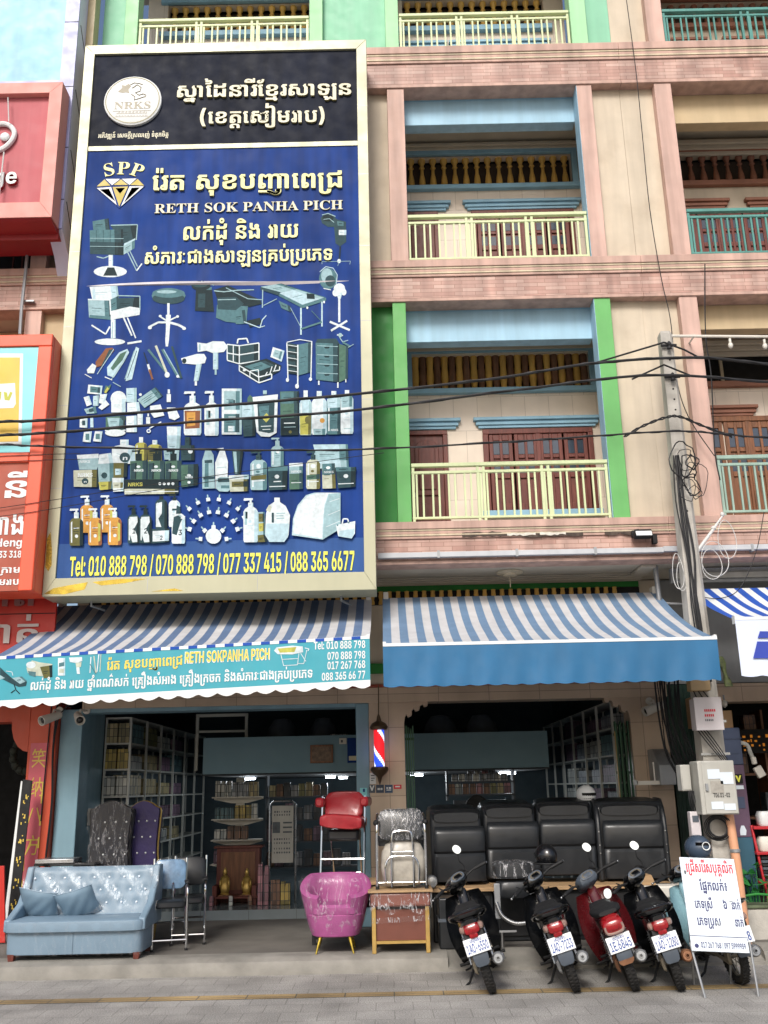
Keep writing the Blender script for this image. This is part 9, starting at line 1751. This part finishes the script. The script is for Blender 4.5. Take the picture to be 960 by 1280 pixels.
    b = nb(); b.loft([sring((0,y,z),w,h,2.6,18) for y,z,w,h in ((1.0,.72,.08,.12),(1.08,.72,.11,.14),(1.15,.70,.10,.12),(1.2,.68,.05,.07))]); P(b,'front_fairing',body)
    b = nb(True)
    def ff(u, v):
        a = R_(lerp(20,170,v)); x = lerp(-.07,.07,u); r = .325-.4*x*x*4; return (x,1.20+r*math.cos(a),.29+r*math.sin(a))
    b.grid(ff,6,14); P(b,'front_fender',body)
    b = nb(True)
    for s in (-1,1): b.cyl((s*.075,1.20,.29),(s*.07,1.03,.78),.022,n=10)
    b.cyl((0,.98,.93),(0,1.05,.72),.03,n=10); P(b,'fork',M_alloy)
    # cockpit
    b = nb(True); b.loft([sring((0,y,z),w,h,2.5,22) for y,z,w,h in ((.88,1.0,.05,.035),(.91,1.0,.11,.065),(.98,.99,.135,.085),(1.06,.96,.125,.085),(1.12,.93,.08,.05))]); ck = P(b,'handlebar_cowl',cowl)
    b = nb(True); b.M = b.M @ Matrix.Translation((0,.915,1.035)) @ Matrix.Rotation(R_(52),4,'X'); b.loft([sring((0,0,z),w,w*.55,2.5,22,'Z') for z,w in ((-.03,.085),(.012,.09),(.018,.08))]); P(b,'speedometer',M_grey,ck)
    b = nb(True); b.M = b.M @ Matrix.Translation((0,.915,1.035)) @ Matrix.Rotation(R_(52),4,'X'); b.loft([sring((0,0,z),w,w*.5,2.5,22,'Z') for z,w in ((.018,.068),(.021,.066))]); P(b,'dial',mat('dial_face','#5c564a',.25,var=.5,vs=40),ck)
    b = nb(True); b.tube(catmull([(-.36,.86,1.0),(-.22,.93,1.005),(-.08,.97,.98),(.08,.97,.98),(.22,.93,1.005),(.36,.86,1.0)],5),.012,8); hbr = P(b,'handlebar',M_blackmat)
    for s in (-1,1):
        b = nb(True); b.cyl((s*.24,.92,1.005),(s*.36,.86,1.0),.019,n=10); b.ell((s*.365,.857,1.0),(.02,.02,.02)); P(b,'grip',M_blackmat,hbr)
        b = nb(True); b.tube(catmull([(s*.20,.96,1.0),(s*.28,.965,1.0),(s*.40,.90,.99)],4),.007,6); b.ell((s*.405,.897,.99),(.013,.013,.013)); P(b,'lever',M_steel,hbr)
    for s in mirrors:
        low = abs(s) > 1; s = s/abs(s)
        b = nb(True)
        if not low: P0 = [(s*.15,.95,1.0),(s*.16,.945,1.10),(s*.13,.93,1.16),(s*.15,.915,1.235)]; mc = (s*.16,.905,1.285); 
        else: P0 = [(s*.19,.95,1.01),(s*.30,.93,1.03),(s*.37,.91,1.01)]; mc = (s*.42,.90,1.02)
        b.tube(catmull(P0,4),.006,6); ms = P(b,'mirror',M_blackmat,hbr)
        b = nb(True); b.M = b.M @ Matrix.Translation(mc) @ Matrix.Rotation(R_(-steer*.9),4,'Z') @ Matrix.Rotation(R_(-13),4,'X') @ Matrix.Rotation(R_(-22*s),4,'Y')
        b.loft([sring((0,y,0),w*.86,h*.86,2.2,20) for y,w,h in ((.028,.02,.025),(.02,.045,.055),(.0,.053,.066),(-.006,.053,.066))]); P(b,'mirror_shell',M_blackmat)
        g = MB(); g.M = b.M.copy(); g.loft([sring((0,y,0),w*.86,h*.86,2.2,20) for y,w,h in ((-.005,.048,.060),(-.009,.047,.059))]); P(g,'mirror_glass',M_mirror)
    # engine, exhaust, chain case, swingarm, shocks, stand, pegs
    b = nb(); b.loft([sring((0,y,z),w,h,4,16) for y,z,w,h in ((.30,.33,.07,.08),(.36,.32,.11,.11),(.58,.31,.12,.11),(.66,.33,.09,.09))]); b.loft([sring((0,y,z),w,h,4,14) for y,z,w,h in ((.64,.36,.06,.06),(.74,.40,.07,.07),(.86,.44,.065,.065))]); b.cyl((.11,.5,.3),(.135,.5,.3),.08,n=18); P(b,'engine',M_alloy)
    b = nb(); b.tube(catmull([(.06,.85,.38),(.09,.80,.2),(.12,.55,.17),(.14,.30,.22),(.15,.22,.25)],5),.018,10); b.M = b.M @ Matrix.Translation((.155,-.02,.285)) @ Matrix.Rotation(R_(-8),4,'X'); b.lathe([(.02,.27),(.045,.22),(.055,.15),(.060,-.15),(.058,-.19),(.045,-.205),(.042,-.20),(.022,-.20),(.020,-.215),(.014,-.215),(.013,-.16),(.001,-.16)],(0,0,0),20,axis='Y'); ex = P(b,'exhaust',muffler)
    b2 = MB(); b2.M = b.M.copy(); b2.bx(.035,.066,-.10,.16,-.035,.035); P(b2,'heat_shield',M_steel if muffler is M_dullmetal else M_rust,ex,bev=.01)
    b = nb(); b.loft([[(-.085+dx,y,z+h*q) for dx,q in ((-.018,-.7),(-.022,.0),(-.018,.8),(.012,1),(.015,0),(.012,-1))] for y,z,h in ((.50,.33,.06),(.35,.31,.075),(.1,.29,.075),(-.06,.28,.085),(-.12,.28,.06))]); P(b,'chain_case',case,bev=.006)
    for s in (-1,1): b = nb(); b.tube([(s*.085,.42,.34),(s*.095,.1,.30),(s*.095,-.03,.29)],.018,8); P(b,'swingarm',M_blackmat)
    for s in (-1,1):
        b = nb(); b.cyl((s*.115,-.02,.30),(s*.115,.10,.62),.011,n=8)
        for k in range(9): f = .2+.07*k; b.lathe([(.012,-.004),(.026,0),(.012,.004)],(s*.115,-.02+.12*f,.30+.32*f),10)
        P(b,'shock_absorber',M_steel)
    b = nb(); b.tube([(-.10,.50,.20),(-.20,.42,.08),(-.262,.38,.058)],.013,8); P(b,'side_stand',M_blackmat)
    b = nb()
    for s in (-1,1): b.cyl((s*.10,.62,.22),(s*.25,.60,.23),.016,n=10); b.cyl((s*.11,.22,.34),(s*.20,.18,.35),.014,n=8)
    b.tube([(-.13,.70,.20),(-.15,.5,.19),(-.2,.42,.20)],.010,8); P(b,'foot_peg',M_blackmat)
    # cables at the bars
    b = nb(True)
    for k, s in enumerate((-1,1,1)): b.tube(catmull([(s*.2,.97,1.0),(s*.16,1.12,1.02+.02*k),(s*.05,1.15,.92)],5),.005,5)
    P(b,'brake_cable',M_cable)
    return t
bike('motorbike','black motorbike with a black seat and plate 1AO-6550, leftmost of the row',(.84,8.99,.004),17,3,M_blackgloss,M_blackgloss,'p1',None,(1,),M_dullmetal,32)
bike('motorbike','black motorbike with white side stripes and plate 1AO-7233, second from the left',(1.55,8.96,.004),17,5,M_blackgloss,M_blackgloss,'p2',M_white,(),M_dullmetal,32,case=M_dullmetal)
bike('motorbike','dark red motorbike with a red rounded tail and plate 1E.6845, third from the left',(2.05,8.96,.004),18,6,M_maroon,M_redpaint,'p3',None,(1,),M_dullmetal,24,cowl=M_grey,rounded=True,flap=M_grey,rust_tail=True,rack=False,case=M_rust)
bike('motorbike','black motorbike with a rusty muffler and plate 1AO-1280, fourth from the left',(2.43,8.93,.004),16,9,M_blackgloss,M_blackgloss,'p4',None,(1,-2),M_rust,28)
bike('motorbike','light blue motorbike half hidden behind the white job board',(3.00,9.12,.004),10,-3,M_ltblue,M_ltblue,'p5',None,(),M_dullmetal,10,cowl=M_blackgloss)
